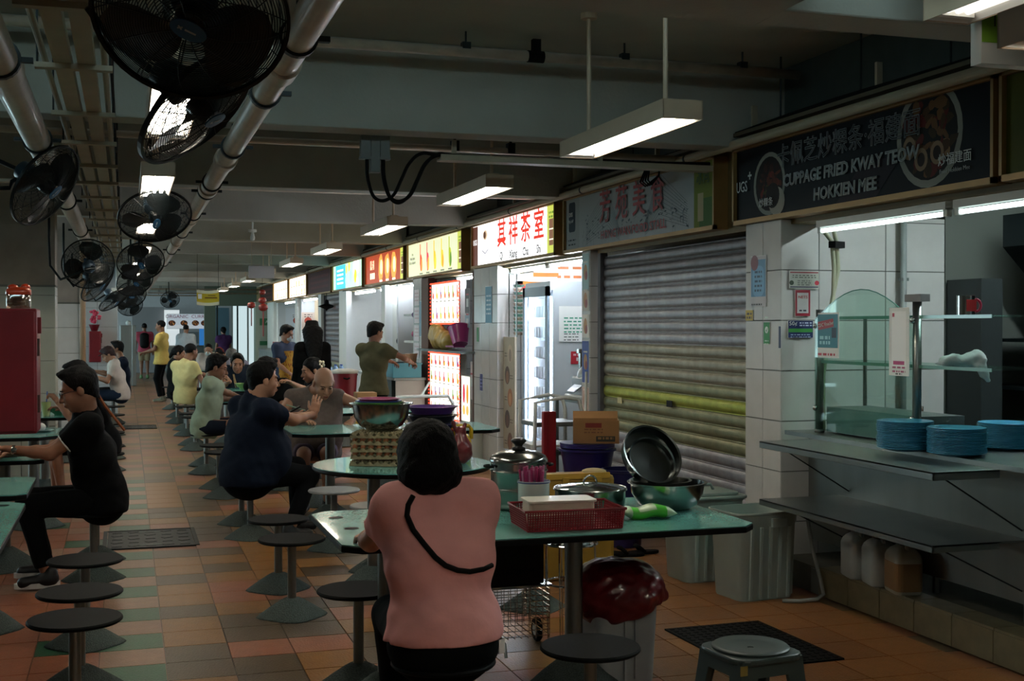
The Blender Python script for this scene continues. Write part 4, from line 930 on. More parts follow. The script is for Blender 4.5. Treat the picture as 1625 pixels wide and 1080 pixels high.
# under the table: dark carton on a trolley, wire rack, white bin with a red bag
CB = mat('dark_carton', '#2b2a22', .8, var=.12)
t = thing('cardboard_box', 'dark carton behind the front table legs with size printed on it', 'box', (1.71, 5.75, .36)); MB().b2(-.21, .21, -.15, .15, 0, .29).to('carton', CB, t, bevel=.003)
text('64.5X38X28CM', south(.03, -.1515, .06), .04, mat('carton_ink', '#121210', .8), t); MB().b2(-.2, .2, -.02, .02, .29, .2925).to('tape', mat('brown_tape', '#4a3a22', .4), t)
t = thing('shopping_trolley', 'wire shopping trolley behind the steel table leg carrying the dark carton', 'trolley', (1.82, 5.75, 0))
w_ = CHROME
for x in (-.12, .12):
    MB().tube([(x, .2, .12), (x, .2, .9 - .25), (x, .17, .68)], .008, 8).to('upright', w_, t)
MB().b2(-.33, .14, -.16, .18, .345, .355).to('shelf_plate', w_, t)
for k in range(9): z = .1 + .028 * k; MB().tube([(-.14, -.12, z), (.14, -.12, z), (.14, .18, z), (-.14, .18, z)], .0028, 5, True).to('basket_wire', w_, t)
for k in range(9):
    x = -.14 + .035 * k; MB().tube([(x, -.12, .33), (x, -.12, .09), (x, .18, .09), (x, .18, .33)], .0022, 4).to('basket_wire', w_, t)
for x in (-.17, .17):
    MB().lathe([(.012, -.012), (.055, -.014), (.06, -.008), (.06, .008), (.055, .014), (.012, .012), (0, .012)], 24, (x, .16, .06), (1, 0, 0)).to('wheel', RUB, t, angle=40)
    MB().lathe([(.03, -.015), (.03, .015)], 16, (x, .16, .06), (1, 0, 0)).to('hub', WHITE, t)
MB().tube([(-.12, -.1, .12), (-.1, -.16, .08), (-.1, -.18, .02)], .008, 8).to('front_foot', w_, t)
t = thing('pot_rack', 'round wire rack holding a steel pot behind the table leg', 'rack', (2.15, 5.85, 0))
MB().cyl((0, 0, .49), (0, 0, .498), .12).to('rack_plate', w_, t)
for z, r in ((.56, .13), (.5, .135), (.3, .13)): MB().tube([(r * cos(a), r * sin(a), z) for a in np.linspace(0, 2 * pi, 33)[:-1]], .006, 6, True).to('hoop', w_, t)
for k in range(8): a = 2 * pi * k / 8; MB().tube([(.13 * cos(a), .13 * sin(a), .56), (.135 * cos(a), .135 * sin(a), .42), (.12 * cos(a), .12 * sin(a), 0)], .004, 5).to('rod', w_, t)
pot('stew_pot', 'steel pot with brown rim sitting in wire rack', 2.15, 5.85, .11, .13, .5, lid=True, m=DKP)
t = thing('waste_bin', 'white plastic bin lined with a red bag under the table', 'bin', (2.13, 5.18, 0))
BW = mat('bin_white', '#8f979a', .4, 0, var=.05, coat=.1)
mb = MB(); P = rrect(.31, .28, .05, 5)
vs = []; prof = [(0, .86), (.02, .88), (.36, .98), (.4, 1.0), (.41, 1.02), (.42, 1.02)]
for z, s in prof: vs += [(x * s, y * s, z) for x, y in P]
n = len(P); mb.add(vs, [(j * n + i, j * n + (i + 1) % n, (j + 1) * n + (i + 1) % n, (j + 1) * n + i) for j in range(len(prof) - 1) for i in range(n)] + [tuple(range(n))[::-1]]); mb.to('bin_body', BW, t, angle=40)
for x in (-.02, .03): MB().b2(x - .004, x + .004, -.147, -.136, .03, .38).to('rib', BW, t)
# ---------------------------------------------------------------- signed distance modelling for soft bodies
def _seg(P, a, b):
    a = np.array(a, float); b = np.array(b, float); d = b - a; L2 = float(d @ d) or 1e-9
    t = np.clip(((P - a) @ d) / L2, 0, 1); return t, P - a - t[..., None] * d, d / sqrt(L2)
class Sdf:
    """smooth union of rounded, tapered limbs and ellipsoids; cut by planes; meshed by surface nets"""
    def __init__(s): s.ops = []
    def limb(s, a, b, ra, rb=None, k=.02, flat=None, fw=1., cuts=(), neg=False):
        """tapered capsule; flat = axis that is scaled by fw (section becomes an ellipse)"""
        s.ops.append(('l', tuple(a), tuple(b), ra, ra if rb is None else rb, k, flat, fw, cuts, neg)); return s
    def ell(s, c, r, k=.02, R=None, cuts=(), neg=False):
        s.ops.append(('e', tuple(c), tuple(r), R, 0, k, None, 1, cuts, neg)); return s
    def cut(s, p, n, k=0.): s.ops.append(('c', tuple(p), tuple(Vector(n).normalized()), k)); return s
    def noise(s, amp, f, ph=0.): s.ops.append(('n', amp, f, ph)); return s
    def mesh(s, res, verts=None):
        lo = np.array([1e9] * 3); hi = -lo
        for o in s.ops:
            if o[0] == 'l' and not o[9]:
                r = max(o[3], o[4]) * max(1, o[7]) + .02
                for p in (o[1], o[2]): lo = np.minimum(lo, np.array(p) - r); hi = np.maximum(hi, np.array(p) + r)
            if o[0] == 'e' and not o[9]: r = max(o[2]) + .02; lo = np.minimum(lo, np.array(o[1]) - r); hi = np.maximum(hi, np.array(o[1]) + r)
        lo -= res * 2; hi += res * 2; N = np.ceil((hi - lo) / res).astype(int) + 1
        ax = [lo[i] + res * np.arange(N[i]) for i in range(3)]; F = np.full(N, .5)
        def sub(c0, c1):
            i0 = np.clip(np.floor((c0 - lo) / res).astype(int), 0, N - 1); i1 = np.clip(np.ceil((c1 - lo) / res).astype(int) + 1, 1, N)
            sl = tuple(slice(a, b) for a, b in zip(i0, i1)); G = np.stack(np.meshgrid(*[ax[i][sl[i]] for i in range(3)], indexing='ij'), -1); return sl, G
        for o in s.ops:
            if o[0] == 'l':
                _, a, b, ra, rb, k, flat, fw, cuts, neg = o; m = max(ra, rb) * max(1, fw) + k * 1.5 + res * 3
                sl, G = sub(np.minimum(a, b) - m, np.maximum(a, b) + m)
                if 0 in [x.stop - x.start for x in sl]: continue
                t, q, d = _seg(G, a, b); r = ra + (rb - ra) * t
                if flat is not None:
                    f = np.array(Vector(flat).normalized()); c = q @ f; q = q + f * (c * (1 / fw - 1))[..., None]
                D = np.sqrt((q * q).sum(-1)) - r
            elif o[0] == 'e':
                _, c, rr, R, _, k, _, _, cuts, neg = o; m = max(rr) + k * 1.5 + res * 3; sl, G = sub(np.array(c) - m, np.array(c) + m)
                if 0 in [x.stop - x.start for x in sl]: continue
                q = G - np.array(c)
                if R is not None: q = q @ np.array(R)
                rr = np.array(rr); k0 = np.sqrt(((q / rr) ** 2).sum(-1)); k1 = np.sqrt(((q / rr ** 2) ** 2).sum(-1)) + 1e-9; D = k0 * (k0 - 1) / k1
            elif o[0] == 'c':
                G = np.stack(np.meshgrid(*ax, indexing='ij'), -1); D = (G - np.array(o[1])) @ np.array(o[2]); F = np.maximum(F, D); continue
            elif o[0] == 'n':
                _, amp, f, ph = o; X, Y, Z = np.meshgrid(*ax, indexing='ij')
                F = F + amp * (np.sin(f * X + 1.3 * np.sin(f * .7 * Z + ph)) * np.sin(f * 1.1 * Z + ph + 1.1 * np.sin(f * .6 * Y)) + .5 * np.sin(f * 1.9 * Y + f * .8 * Z + ph)); continue
            for p, n in cuts: D = np.maximum(D, (G - np.array(p)) @ np.array(Vector(n).normalized()))
            A = F[sl]
            if neg: h = np.clip(.5 - .5 * (A + D) / k, 0, 1); F[sl] = A * (1 - h) - D * h + k * h * (1 - h)
            else: h = np.clip(.5 + .5 * (A - D) / k, 0, 1); F[sl] = A * (1 - h) + D * h - k * h * (1 - h)
        ins = F < 0; n = N - 1
        c = [F[i:i + n[0], j:j + n[1], l:l + n[2]] for i in (0, 1) for j in (0, 1) for l in (0, 1)]
        cin = [x < 0 for x in c]; cnt = sum(x.astype(int) for x in cin); act = (cnt > 0) & (cnt < 8); idx = np.full(n, -1); I = np.argwhere(act); idx[act] = np.arange(len(I))
        if not len(I): return [], []
        V = np.array([x[act] for x in c]).T; off = np.array([(i, j, l) for i in (0, 1) for j in (0, 1) for l in (0, 1)], float)
        S_ = np.zeros((len(I), 3)); C = np.zeros(len(I))
        for a in range(8):
            for b in range(a + 1, 8):
                if abs(off[a] - off[b]).sum() != 1: continue
                m = (V[:, a] < 0) != (V[:, b] < 0); t = V[m, a] / (V[m, a] - V[m, b]); S_[m] += off[a] + t[:, None] * (off[b] - off[a]); C[m] += 1
        P = lo + res * (I + S_ / C[:, None]); faces = []
        for axis in range(3):
            u, w = [(1, 2), (2, 0), (0, 1)][axis]; sl0 = [slice(None)] * 3; sl1 = [slice(None)] * 3; sl0[axis] = slice(0, -1); sl1[axis] = slice(1, None)
            A, Bb = ins[tuple(sl0)], ins[tuple(sl1)]; E = np.argwhere(A != Bb); E = E[(E[:, u] > 0) & (E[:, w] > 0) & (E[:, u] < n[u]) & (E[:, w] < n[w])]
            if not len(E): continue
            eu = np.zeros(3, int); eu[u] = 1; ew = np.zeros(3, int); ew[w] = 1
            q = [idx[tuple((E - x).T)] for x in (0 * eu, eu, eu + ew, ew)]; Q = np.stack(q, 1); fl2 = A[tuple(E.T)]; Q[~fl2] = Q[~fl2][:, ::-1]; faces.append(Q)
        Q = np.concatenate(faces); Q = Q[(Q >= 0).all(1)]
        return P, Q
def sdf_obj(name, m, parent, *parts):
    """parts: (Sdf, res) meshed and merged into one object"""
    V, Fc, n = [], [], 0
    for sd, res in parts:
        p, q = sd.mesh(res)
        if len(p): V.append(p); Fc.append(q + n); n += len(p)
    if not V: return None
    V = np.concatenate(V); Fc = np.concatenate(Fc); me = bpy.data.meshes.new(name)
    me.vertices.add(len(V)); me.vertices.foreach_set('co', V.ravel()); me.loops.add(len(Fc) * 4); me.loops.foreach_set('vertex_index', Fc.ravel().astype(np.int32))
    me.polygons.add(len(Fc)); me.polygons.foreach_set('loop_start', np.arange(0, len(Fc) * 4, 4, dtype=np.int32)); me.polygons.foreach_set('loop_total', np.full(len(Fc), 4, np.int32))
    me.update(calc_edges=True); me.validate(); me.shade_smooth(); return obj(name, me, m, parent)
# red bag over the waste bin
sd = Sdf(); sd.limb((-.03, 0, .39), (.03, 0, .38), .188, .188, .05, (0, 0, 1), .85).ell((.08, 0, .4), (.12, .16, .1), .05).cut((0, 0, .3), (.3, 0, -1)).noise(.006, 30).noise(.004, 66, 2)
sdf_obj('red_bag', mat('red_bag_film', '#5e0c14', .35, 0, var=.3, vscale=14, bump=.5, bscale=25, coat=.3), t, (sd, .009))
# ---------------------------------------------------------------- people
def ik(a, b, l1, l2, pole):
    a, b = Vector(a), Vector(b); d = b - a; L = min(d.length, (l1 + l2) * .998); u = d.normalized(); x = (l1 * l1 - l2 * l2 + L * L) / (2 * L); h = sqrt(max(l1 * l1 - x * x, 1e-6))
    p = Vector(pole); p = (p - u * p.dot(u)).normalized(); return a + u * x + p * h, a + u * L
SKIN = mat('skin', '#9c7058', .5, 0, var=.06, vscale=20, sss=.1); SKIN_L = mat('skin_light', '#ab8068', .5, 0, var=.05, vscale=20, sss=.1); SKIN_D = mat('skin_tan', '#7e5843', .5, 0, var=.06, sss=.1)
HAIR = mat('black_hair', '#020203', .6, 0, spec=.2, bump=.7, bscale=90, stretch=(3, 3, .5)); HAIR_G = mat('grey_hair', '#4a4a4a', .6, bump=.5, bscale=120)
LIP = mat('lips', '#8a4a40', .5); EYE = mat('eye_dark', '#120c0a', .25)
def cloth(name, col='#888888', v=.06, pat=22): return mat(name, col, .88, 0, var=v, vscale=pat, bump=.35, bscale=14, spec=.15)
def hand(sd, W_, f, n, right, curl=.5, s=1.):
    W_, f, n = Vector(W_), Vector(f).normalized(), Vector(n); n = (n - f * n.dot(f)).normalized(); th = f.cross(n) * (1 if right else -1)
    sd.limb(W_ - f * .02, W_ + f * .03 * s, .024 * s, .02 * s, .01, th, 1.25).limb(W_ + f * .03 * s, W_ + f * .075 * s, .015 * s, .0145 * s, .012, th, 2.5)
    for i, L in enumerate((.07, .078, .073, .057)):
        b = W_ + f * (.082 - .004 * abs(i - 1)) * s + th * (.028 - .0185 * i) * s; c1 = curl * (.7 + .1 * i); c2 = c1 + curl * 1.1; c3 = c2 + curl * .7; sp_ = th * (.12 - .08 * i)
        p1 = b + (f * cos(c1) + n * sin(c1) + sp_).normalized() * L * .45 * s; p2 = p1 + (f * cos(c2) + n * sin(c2) + sp_).normalized() * L * .32 * s; p3 = p2 + (f * cos(c3) + n * sin(c3)).normalized() * L * .23 * s
        sd.limb(b - f * .012 * s, p1, .0092 * s, .0085 * s, .004).limb(p1, p2, .0085 * s, .008 * s, .003).limb(p2, p3, .008 * s, .007 * s, .003)
    b = W_ + f * .022 * s + th * .022 * s; p1 = b + (f * .62 + th * .75 + n * .25).normalized() * .04 * s; p2 = p1 + (f * .9 + th * .3 + n * .35 * (1 + curl)).normalized() * .045 * s
    sd.limb(b, p1, .014 * s, .011 * s, .008).limb(p1, p2, .0105 * s, .008 * s, .003)
def person(label, loc, rz, sit=True, head=None, look=(0, -.1), wr=(None, None), an=(None, None), kn=(None, None), el=(None, None), lean=(0, 0), gir=1., sw=.19, skin=SKIN, hair='short', hair_m=HAIR,
           top='tee', top_m=None, bot='trousers', bot_m=None, shoe_m=None, sole_m=None, res=.014, hs=1., h=1., hem=.0, face=True, curl=(.5, .5), palm=((0, 0, -1), (0, 0, -1)), zs=.0, wst_=1., hip_=1., fing=(None, None), pole_a=((.5, -.6, -1), (-.5, -.6, -1)), belly=0.):
    t = thing('person', label, 'person', loc, radians(rz)); Rz = Matrix.Rotation(radians(rz), 3, 'Z'); inv = Rz.inverted(); O = Vector(loc)
    def L_(p): return inv @ (Vector(p[1:]) - O) if p[0] == 'w' else Vector(p)
    zp = (.525 + zs) if sit else .93 * h; lx, ly = lean
    pel = Vector((0, -.02 if sit else 0, zp)); che = pel + Vector((lx * .55, ly * .55, .27 * h)); nk = pel + Vector((lx * .9, ly * .9, (.505 if sit else .49) * h))
    H = L_(head) if head else nk + Vector((lx * .3, .025 + ly * .4, .175 * h)); yaw, pit = look
    RH = Matrix.Rotation(yaw, 3, 'Z') @ Matrix.Rotation(pit, 3, 'X')
    sh = [nk + Vector((s_ * sw, -.01, -.05)) for s_ in (1, -1)]      # right, left
    hip = [pel + Vector((s_ * .085 * (.6 + .4 * gir), .02 if sit else 0, -.02)) for s_ in (1, -1)]
    E, Wr, K, A = [], [], [], []
    for i, s_ in ((0, 1), (1, -1)):
        w = L_(wr[i]) if wr[i] else (pel + Vector((s_ * .17, .3, .1)) if sit else sh[i] + Vector((s_ * .07, .08, -.5)))
        e, w = ik(sh[i], w, .28 * h, .25 * h, pole_a[i]) if not el[i] else (L_(el[i]), w); E.append(e); Wr.append(w)
        a = L_(an[i]) if an[i] else (Vector((s_ * .1, .36, .09)) if sit else Vector((s_ * .09, .0, .085)))
        if kn[i]: k_ = L_(kn[i])
        else: k_, a = ik(hip[i], a, .42 * h, .42 * h, (0, 1, .4) if sit else (0, 1, 0))
        K.append(k_); A.append(a)
    g = gir; X = Vector((1, 0, 0))
    def torso(sd, e, k=.045):
        wst = pel.lerp(che, .5) + Vector((0, .01, 0))
        sd.limb(pel, wst, .112 * g * hip_ + e, .1 * g * wst_ + e, k, X, 1.32).limb(wst, che, .1 * g * wst_ + e, .112 * (g * .6 + .4) + e, k, X, 1.35).limb(che, nk + Vector((0, 0, -.09)), .114 * (g * .5 + .5) + e, .088 + e, k, X, 1.5)
        if belly: sd.ell(wst + Vector((0, .09, -.04)), (.17 * g + e, .12 * g + e, .17 * g), .06)
        for p, s_ in zip(sh, (1, -1)): sd.limb(p + Vector((-s_ * .02, .01, -.03)), che + Vector((s_ * .075 * g, 0, -.02)), .052 * (.6 + .4 * g) + e, .085 * (.5 + .5 * g) + e, .06)
        for p in sh: sd.limb(nk + Vector((0, -.015, -.015)), p, .05 + e * .7, .056 + e, .04)
    body = Sdf(); torso(body, -.008)
    neck0 = nk + Vector((0, -.01, -.03)); nw = hs * (.55 + .45 * gir); body.limb(neck0, H + RH @ Vector((0, -.02, -.05)), .058 * nw, .054 * nw, .04)
    for i, s_ in ((0, 1), (1, -1)):
        body.limb(sh[i], E[i], .047 * (.7 + .3 * g), .037 * (.7 + .3 * g), .03).limb(E[i], Wr[i].lerp(E[i], .6), .037 * (.7 + .3 * g), .036, .02).limb(Wr[i].lerp(E[i], .6), Wr[i], .036, .025, .02)
        body.limb(hip[i], K[i], .085 * (.6 + .4 * g), .058, .03).limb(K[i], K[i].lerp(A[i], .35), .056, .052, .02).limb(K[i].lerp(A[i], .35), A[i], .052, .034, .02)
        if shoe_m is None or shoe_m == 'bare': body.limb(A[i] + Vector((0, -.02, -.03)), A[i] + Vector((s_ * .02, .14, -.055)), .032, .024, .02, X, 1.4)
    hd = Sdf(); k_ = .012 * hs; T = lambda x, y, z: H + RH @ (Vector((x, y, z)) * hs); S3 = lambda a, b, c: (a * hs, b * hs, c * hs)
    hd.limb(H + (neck0 - H) * .6, T(0, -.02, -.05), .056 * nw, .054 * nw, .02)
    hd.ell(T(0, -.012, .035), S3(.075, .094, .085), k_, RH).ell(T(0, .03, -.035), S3(.06, .062, .08), .02, RH).ell(T(0, .062, -.092), S3(.026, .022, .02), .02, RH)
    if face:
        for s_ in (-1, 1):
            hd.ell(T(s_ * .034, .062, -.03), S3(.026, .026, .03), .014, RH).ell(T(s_ * .03, .102, .006), S3(.02, .014, .012), .01, RH, neg=True).ell(T(s_ * .03, .079, .004), S3(.017, .012, .01), .004, RH)
            hd.ell(T(s_ * .077, -.008, -.005), S3(.011, .02, .032), .006, RH)
        hd.ell(T(0, .079, .028), S3(.05, .015, .011), .014, RH).limb(T(0, .088, .008), T(0, .111, -.032), .0075 * hs, .0125 * hs, .01).ell(T(0, .095, -.036), S3(.02, .011, .009), .006, RH)
        hd.ell(T(0, .09, -.06), S3(.026, .012, .009), .008, RH).ell(T(0, .088, -.072), S3(.02, .011, .008), .006, RH)
    parts = [(body, res), (hd, min(res, .0075))]
    for i in (0, 1):
        f = Vector(fing[i]) if fing[i] else Wr[i] - E[i]; hsd = Sdf(); hand(hsd, Wr[i], f, palm[i], i == 0, curl[i], 1.0); parts.append((hsd, .0055 if res < .013 else .0075))
    bo = sdf_obj('body', skin, t, *parts)
    if face and res < .02:
        m = MB()
        for s_ in (-1, 1): m = MB().ell(T(s_ * .03, .0895, .004), S3(.0125, .004, .0045), 10, 6, RH); m.to('eye', EYE, bo, True); MB().tube([T(s_ * .014, .094, .021), T(s_ * .03, .095, .026), T(s_ * .048, .082, .022)], .003 * hs, 5).to('eyebrow', HAIR, bo, True)
        MB().ell(T(0, .0995, -.065), S3(.021, .005, .006), 12, 6, RH).to('lips', LIP, bo, True)
    # hair
    if hair != 'none':
        hh = Sdf(); rr = min(res, .0085)

        if hair == 'crop': hh.ell(T(0, -.016, .04), S3(.079, .097, .086), .01, RH).cut(T(0, .05, .055), RH @ Vector((0, .8, -.6))).cut(T(0, 0, -.01), RH @ Vector((0, .25, -1)))
        elif hair == 'short': hh.ell(T(0, -.018, .044), S3(.088, .106, .096), .01, RH).ell(T(.01, .045, .105), S3(.06, .05, .032), .02, RH).limb(T(0, -.05, -.02), T(0, -.055, -.07), .06 * hs, .045 * hs, .02).cut(T(0, .052, .055), RH @ Vector((0, .86, -.5))).cut(T(0, -.03, -.035), RH @ Vector((0, .75, -1)))
        elif hair == 'bob': hh.ell(T(0, -.015, .03), S3(.104, .115, .112), .02, RH).ell(T(0, -.035, -.05), S3(.116, .1, .09), .03, RH).cut(T(0, .05, .03), RH @ Vector((0, 1, -.25))).cut(T(0, 0, -.118), RH @ Vector((0, .1, -1)))
        elif hair in ('tied', 'long'):
            hh.ell(T(0, -.02, .038), S3(.085, .104, .098), .02, RH).cut(T(0, .06, .05), RH @ Vector((0, .9, -.5)))
            if hair == 'long': hh.ops.insert(1, ('l', tuple(T(0, -.06, .0)), tuple(H + Vector((0, -.15, -.36))), .095, .07, .04, X, 1.5, (), False))
            else: hh.ops.insert(1, ('l', tuple(T(0, -.1, .02)), tuple(T(0, -.14, -.09)), .04, .022, .02, None, 1., (), False))
        q = {'crop': .3, 'bald': .02}.get(hair, 1); hh.noise(.0022 * q, 90).noise(.0022 * q, 190, 1.)
        sdf_obj('hair', hair_m, t, (hh, rr))
    # top
    if top_m:
        s1 = Sdf(); torso(s1, .014, .05); s1.limb(pel + Vector((0, 0, .03)), pel + Vector((0, 0, -.06 if sit else -.1)), .112 * g * hip_ + .018, .118 * g * hip_ + (.02 if sit else .046), .04, X, 1.32); L = {'tee': .62, 'long': 1.0, 'short': .42}.get(top, 0)
        for i in (0, 1):
            if L:
                q = sh[i].lerp(E[i], min(L, 1)); d = (E[i] - sh[i]).normalized(); s1.limb(sh[i], sh[i].lerp(E[i], min(1, L + .15)), .058 * (.65 + .35 * g), .06 * (.65 + .35 * g), .085, cuts=[(q, d)])
                if top == 'long': s1.limb(E[i], Wr[i], .05, .04, .02, cuts=[(Wr[i].lerp(E[i], .08), Wr[i] - E[i])])
        s1.limb(neck0, neck0.lerp(H, .3), .066 * nw, .064 * nw, .04)
        s1.limb(nk + (H - nk) * (.32 if top != 'vest' else .2), H, .06 * nw, .1 * nw, .008, neg=True).cut(pel + Vector((0, 0, -.1 - hem)), (0, 0, -1)).noise(.0042, 21, loc[0]).noise(.002, 47, loc[1])
        sdf_obj('shirt', top_m, t, (s1, res))
    if bot_m:
        s2 = Sdf().limb(pel + Vector((0, 0, .02)), pel + Vector((0, 0, -.035 if sit else -.05)), .112 * g * hip_ + .006, .122 * g * hip_ + .006, .03, X, 1.3); c = .62 if bot == 'shorts' else 1.
        for i in (0, 1):
            if bot == 'shorts': q = hip[i].lerp(K[i], .85); s2.limb(hip[i], K[i], .1 * (.6 + .4 * g), .078, .035, cuts=[(q, K[i] - hip[i])])
            else: s2.limb(hip[i], K[i], .1 * (.6 + .4 * g), .072, .035).limb(K[i], A[i], .07, .056, .025, cuts=[(A[i].lerp(K[i], .08), A[i] - K[i])])
        s2.cut(pel + Vector((0, 0, .06)), (0, 0, 1)).noise(.0015, 24, loc[0] + 1)
        if sit and not zs: s2.cut((0, 0, .4312), (0, 0, -1)) if bot == 'shorts' else None
        sdf_obj('trousers' if bot != 'shorts' else 'shorts', bot_m, t, (s2, res))
    if shoe_m and shoe_m != 'bare':
        for i, s_ in ((0, 1), (1, -1)):
            a = A[i]; s3 = Sdf().limb(a + Vector((0, -.035, -.045)), a + Vector((s_ * .015, .13, -.055)), .04, .036, .02, X, 1.15).limb(a + Vector((0, -.02, .0)), a + Vector((0, 0, -.04)), .042, .045, .03).cut((0, 0, a.z - .083), (0, 0, -1)); so = sdf_obj('shoe', shoe_m, t, (s3, min(res, .01)))
            if sole_m and so: MB().prism([(a.x + (x * .053 + s_ * .006 * (y > 0)), a.y + .05 + y * .133) for x, y in [(cos(u) * (.9 + .1 * sin(u)), sin(u)) for u in np.linspace(0, 2 * pi, 19)[:-1]]], a.z - .087, a.z - .056).to('sole', sole_m, so)
    t_info[label] = dict(t=t, T=T, H=H, RH=RH, nk=nk, pel=pel, che=che, sh=sh, E=E, W=Wr, K=K, A=A, hs=hs, body=bo); return t_info[label]
t_info = {}
def glasses(p, m=None):
    T, hs, RH = p['T'], p['hs'], p['RH']; m = m or BLACK
    for s_ in (-1, 1):
        MB().tube([T(s_ * .031 + .02 * cos(a), .104, .003 + .014 * sin(a)) for a in np.linspace(0, 2 * pi, 17)[:-1]], .0016 * hs, 5, True).tube([T(s_ * .052, .102, .008), T(s_ * .078, .05, .008), T(s_ * .08, -.0, .002)], .0018 * hs, 5).to('glasses_rim', m, p['t'])
    MB().tube([T(-.012, .105, .006), T(0, .108, .009), T(.012, .105, .006)], .0016 * hs, 5).to('glasses_bridge', m, p['t'])
def mask(p):
    T = p['T']; s = Sdf().ell(T(0, .065, -.05), (.056, .05, .05), .01, p['RH']).cut(T(0, .03, 0), p['RH'] @ Vector((0, -1, 0))); sdf_obj('face_mask', mat('mask_cloth', '#b9c4c6', .8), p['t'], (s, .009))
def drape(p, name, pts, m, r=.009, frm=(0, -1, 0), off=.004):
    """lay a strap on the clothed body: (x, z) points in the person's frame projected along y"""
    from mathutils.bvhtree import BVHTree
    vs, fs = [], []
    for c in p['t'].children:
        if c.name.split('.')[0] in ('shirt', 'body', 'trousers', 'shorts'):
            n = len(vs); vs += [v.co.copy() for v in c.data.vertices]; fs += [tuple(i + n for i in f.vertices) for f in c.data.polygons]
    bv = BVHTree.FromPolygons(vs, fs); d = Vector(frm); out = []
    for x, z in pts:
        h_ = bv.ray_cast(Vector((x, 0, z)) + d * 1.0, -d)
        if h_[0] is not None: out.append(h_[0] + d * off)
    return MB().tube(out, r, 6).to(name, m, p['t'], True)
NAVY, BLK, DARKP = cloth('navy_cotton', '#111a2a'), cloth('black_cotton', '#050607'), cloth('dark_trousers', '#080a0d')
JEANS, KHAKI = cloth('blue_jeans', '#1e2c40'), cloth('khaki_cotton', '#8f8268')
SHOE, WSOLE = mat('black_shoe', '#0d0e10', .5), mat('white_sole', '#c0c2c0', .5)
# --- woman in pink
p = person('person with short black bob in pink tee seen from behind, black strap across the back', (1.06, 4.19, 0), 4, head=('w', 1.005, 4.21, 1.135), look=(.06, -.12), lean=(-.02, .04), sw=.15, gir=1.0, wst_=1.0, hip_=1.22, el=(('w', 1.25, 4.36, .86), ('w', .845, 4.4, .82)), res=.0095,
           hair='bob', top='tee', top_m=cloth('pink_cotton', '#e2a5a3', .04, 10), bot_m=cloth('black_denim', '#090d0e'), wr=(('w', 1.2, 4.6, .79), ('w', .87, 4.64, .79)), pole_a=((1, -.2, -1), (-1.0, -.2, -.9)), curl=(.6, .5), hem=-.085, an=(('w', 1.25, 4.6, .085), ('w', 1.0, 4.66, .085)), shoe_m=SHOE, skin=SKIN_L)
drape(p, 'bag_strap', [(-.13, 1.02), (-.15, .99), (-.155, .955), (-.135, .905), (-.105, .86), (-.07, .815), (-.035, .785), (.01, .765), (.055, .757), (.11, .759), (.15, .765)], RUB, .0095)
MB().box((.19, -.085, .475), (.03, .004, .05), rot=Matrix.Rotation(.5, 3, 'Z')).to('trouser_label', PAPER, p['t'])
# --- large man in navy
p = person('large man in navy tee seen from behind on the left, hands raised over table', (.893, 9.43, 0), -72, head=('w', .99, 9.42, 1.19), look=(-.1, -.05), gir=1.62, sw=.235, res=.0125, hs=1.08, belly=1, lean=(0, .05), top_m=NAVY, bot_m=DARKP, shoe_m=SHOE,
           wr=(('w', 1.385, 9.52, .92), ('w', 1.25, 9.72, .9)), pole_a=((.6, -.2, -1), (-.6, -.2, -1)), curl=(.35, .25), palm=((-.6, .5, 0), (0, .3, 1)), fing=((.1, .15, 1), (.3, .9, .1)), an=(('w', 1.18, 9.28, .09), ('w', 1.27, 9.6, .09)), skin=SKIN_L, hem=.02)
MB().lathe([(.029, -.014), (.031, 0), (.029, .014)], 20, tuple(p['W'][1] - (p['W'][1] - p['E'][1]).normalized() * .03), tuple((p['W'][1] - p['E'][1]).normalized())).to('watch', BLACK, p['t'])
# --- bald person
p = person('bald elderly person in grey sleeveless top looking down, arm on teal table', (1.6, 10.93, 0), 172, head=('w', 1.645, 10.72, 1.1), look=(.25, -.5), gir=1.35, sw=.2, lean=(0, .12), hs=1.12, res=.012, hair='none', top='vest', top_m=cloth('grey_vest', '#6c625e', .15, 30), bot='shorts', bot_m=cloth('lilac_shorts', '#544c5c'), shoe_m=SHOE,
           wr=(('w', 1.42, 10.55, .79), ('w', 1.86, 10.5, .79)), pole_a=((1, 0, -.7), (-1.4, .2, -.3)), skin=SKIN_L, curl=(.3, .3), belly=1)
# --- man in green tee
p = person('young man with glasses in pale green tee sitting cross-legged at a laptop', (.83, 13.75, 0), -100, head=('w', .94, 13.68, 1.15), look=(.05, -.3), lean=(0, .1), hs=1.1, res=.012, top_m=cloth('sage_cotton', '#8fa08c'), bot='shorts', bot_m=cloth('navy_shorts', '#161d2a'), hem=.04, hair='short', sw=.185, gir=1.1,
           wr=(('w', 1.24, 14.06, .79), ('w', 1.2, 14.22, .79)), kn=((.2, .3, .53), (-.28, .28, .54)), an=((-.13, .28, .465), (.06, .2, .5)), shoe_m='bare', skin=SKIN_D, curl=(.3, .3))
glasses(p)
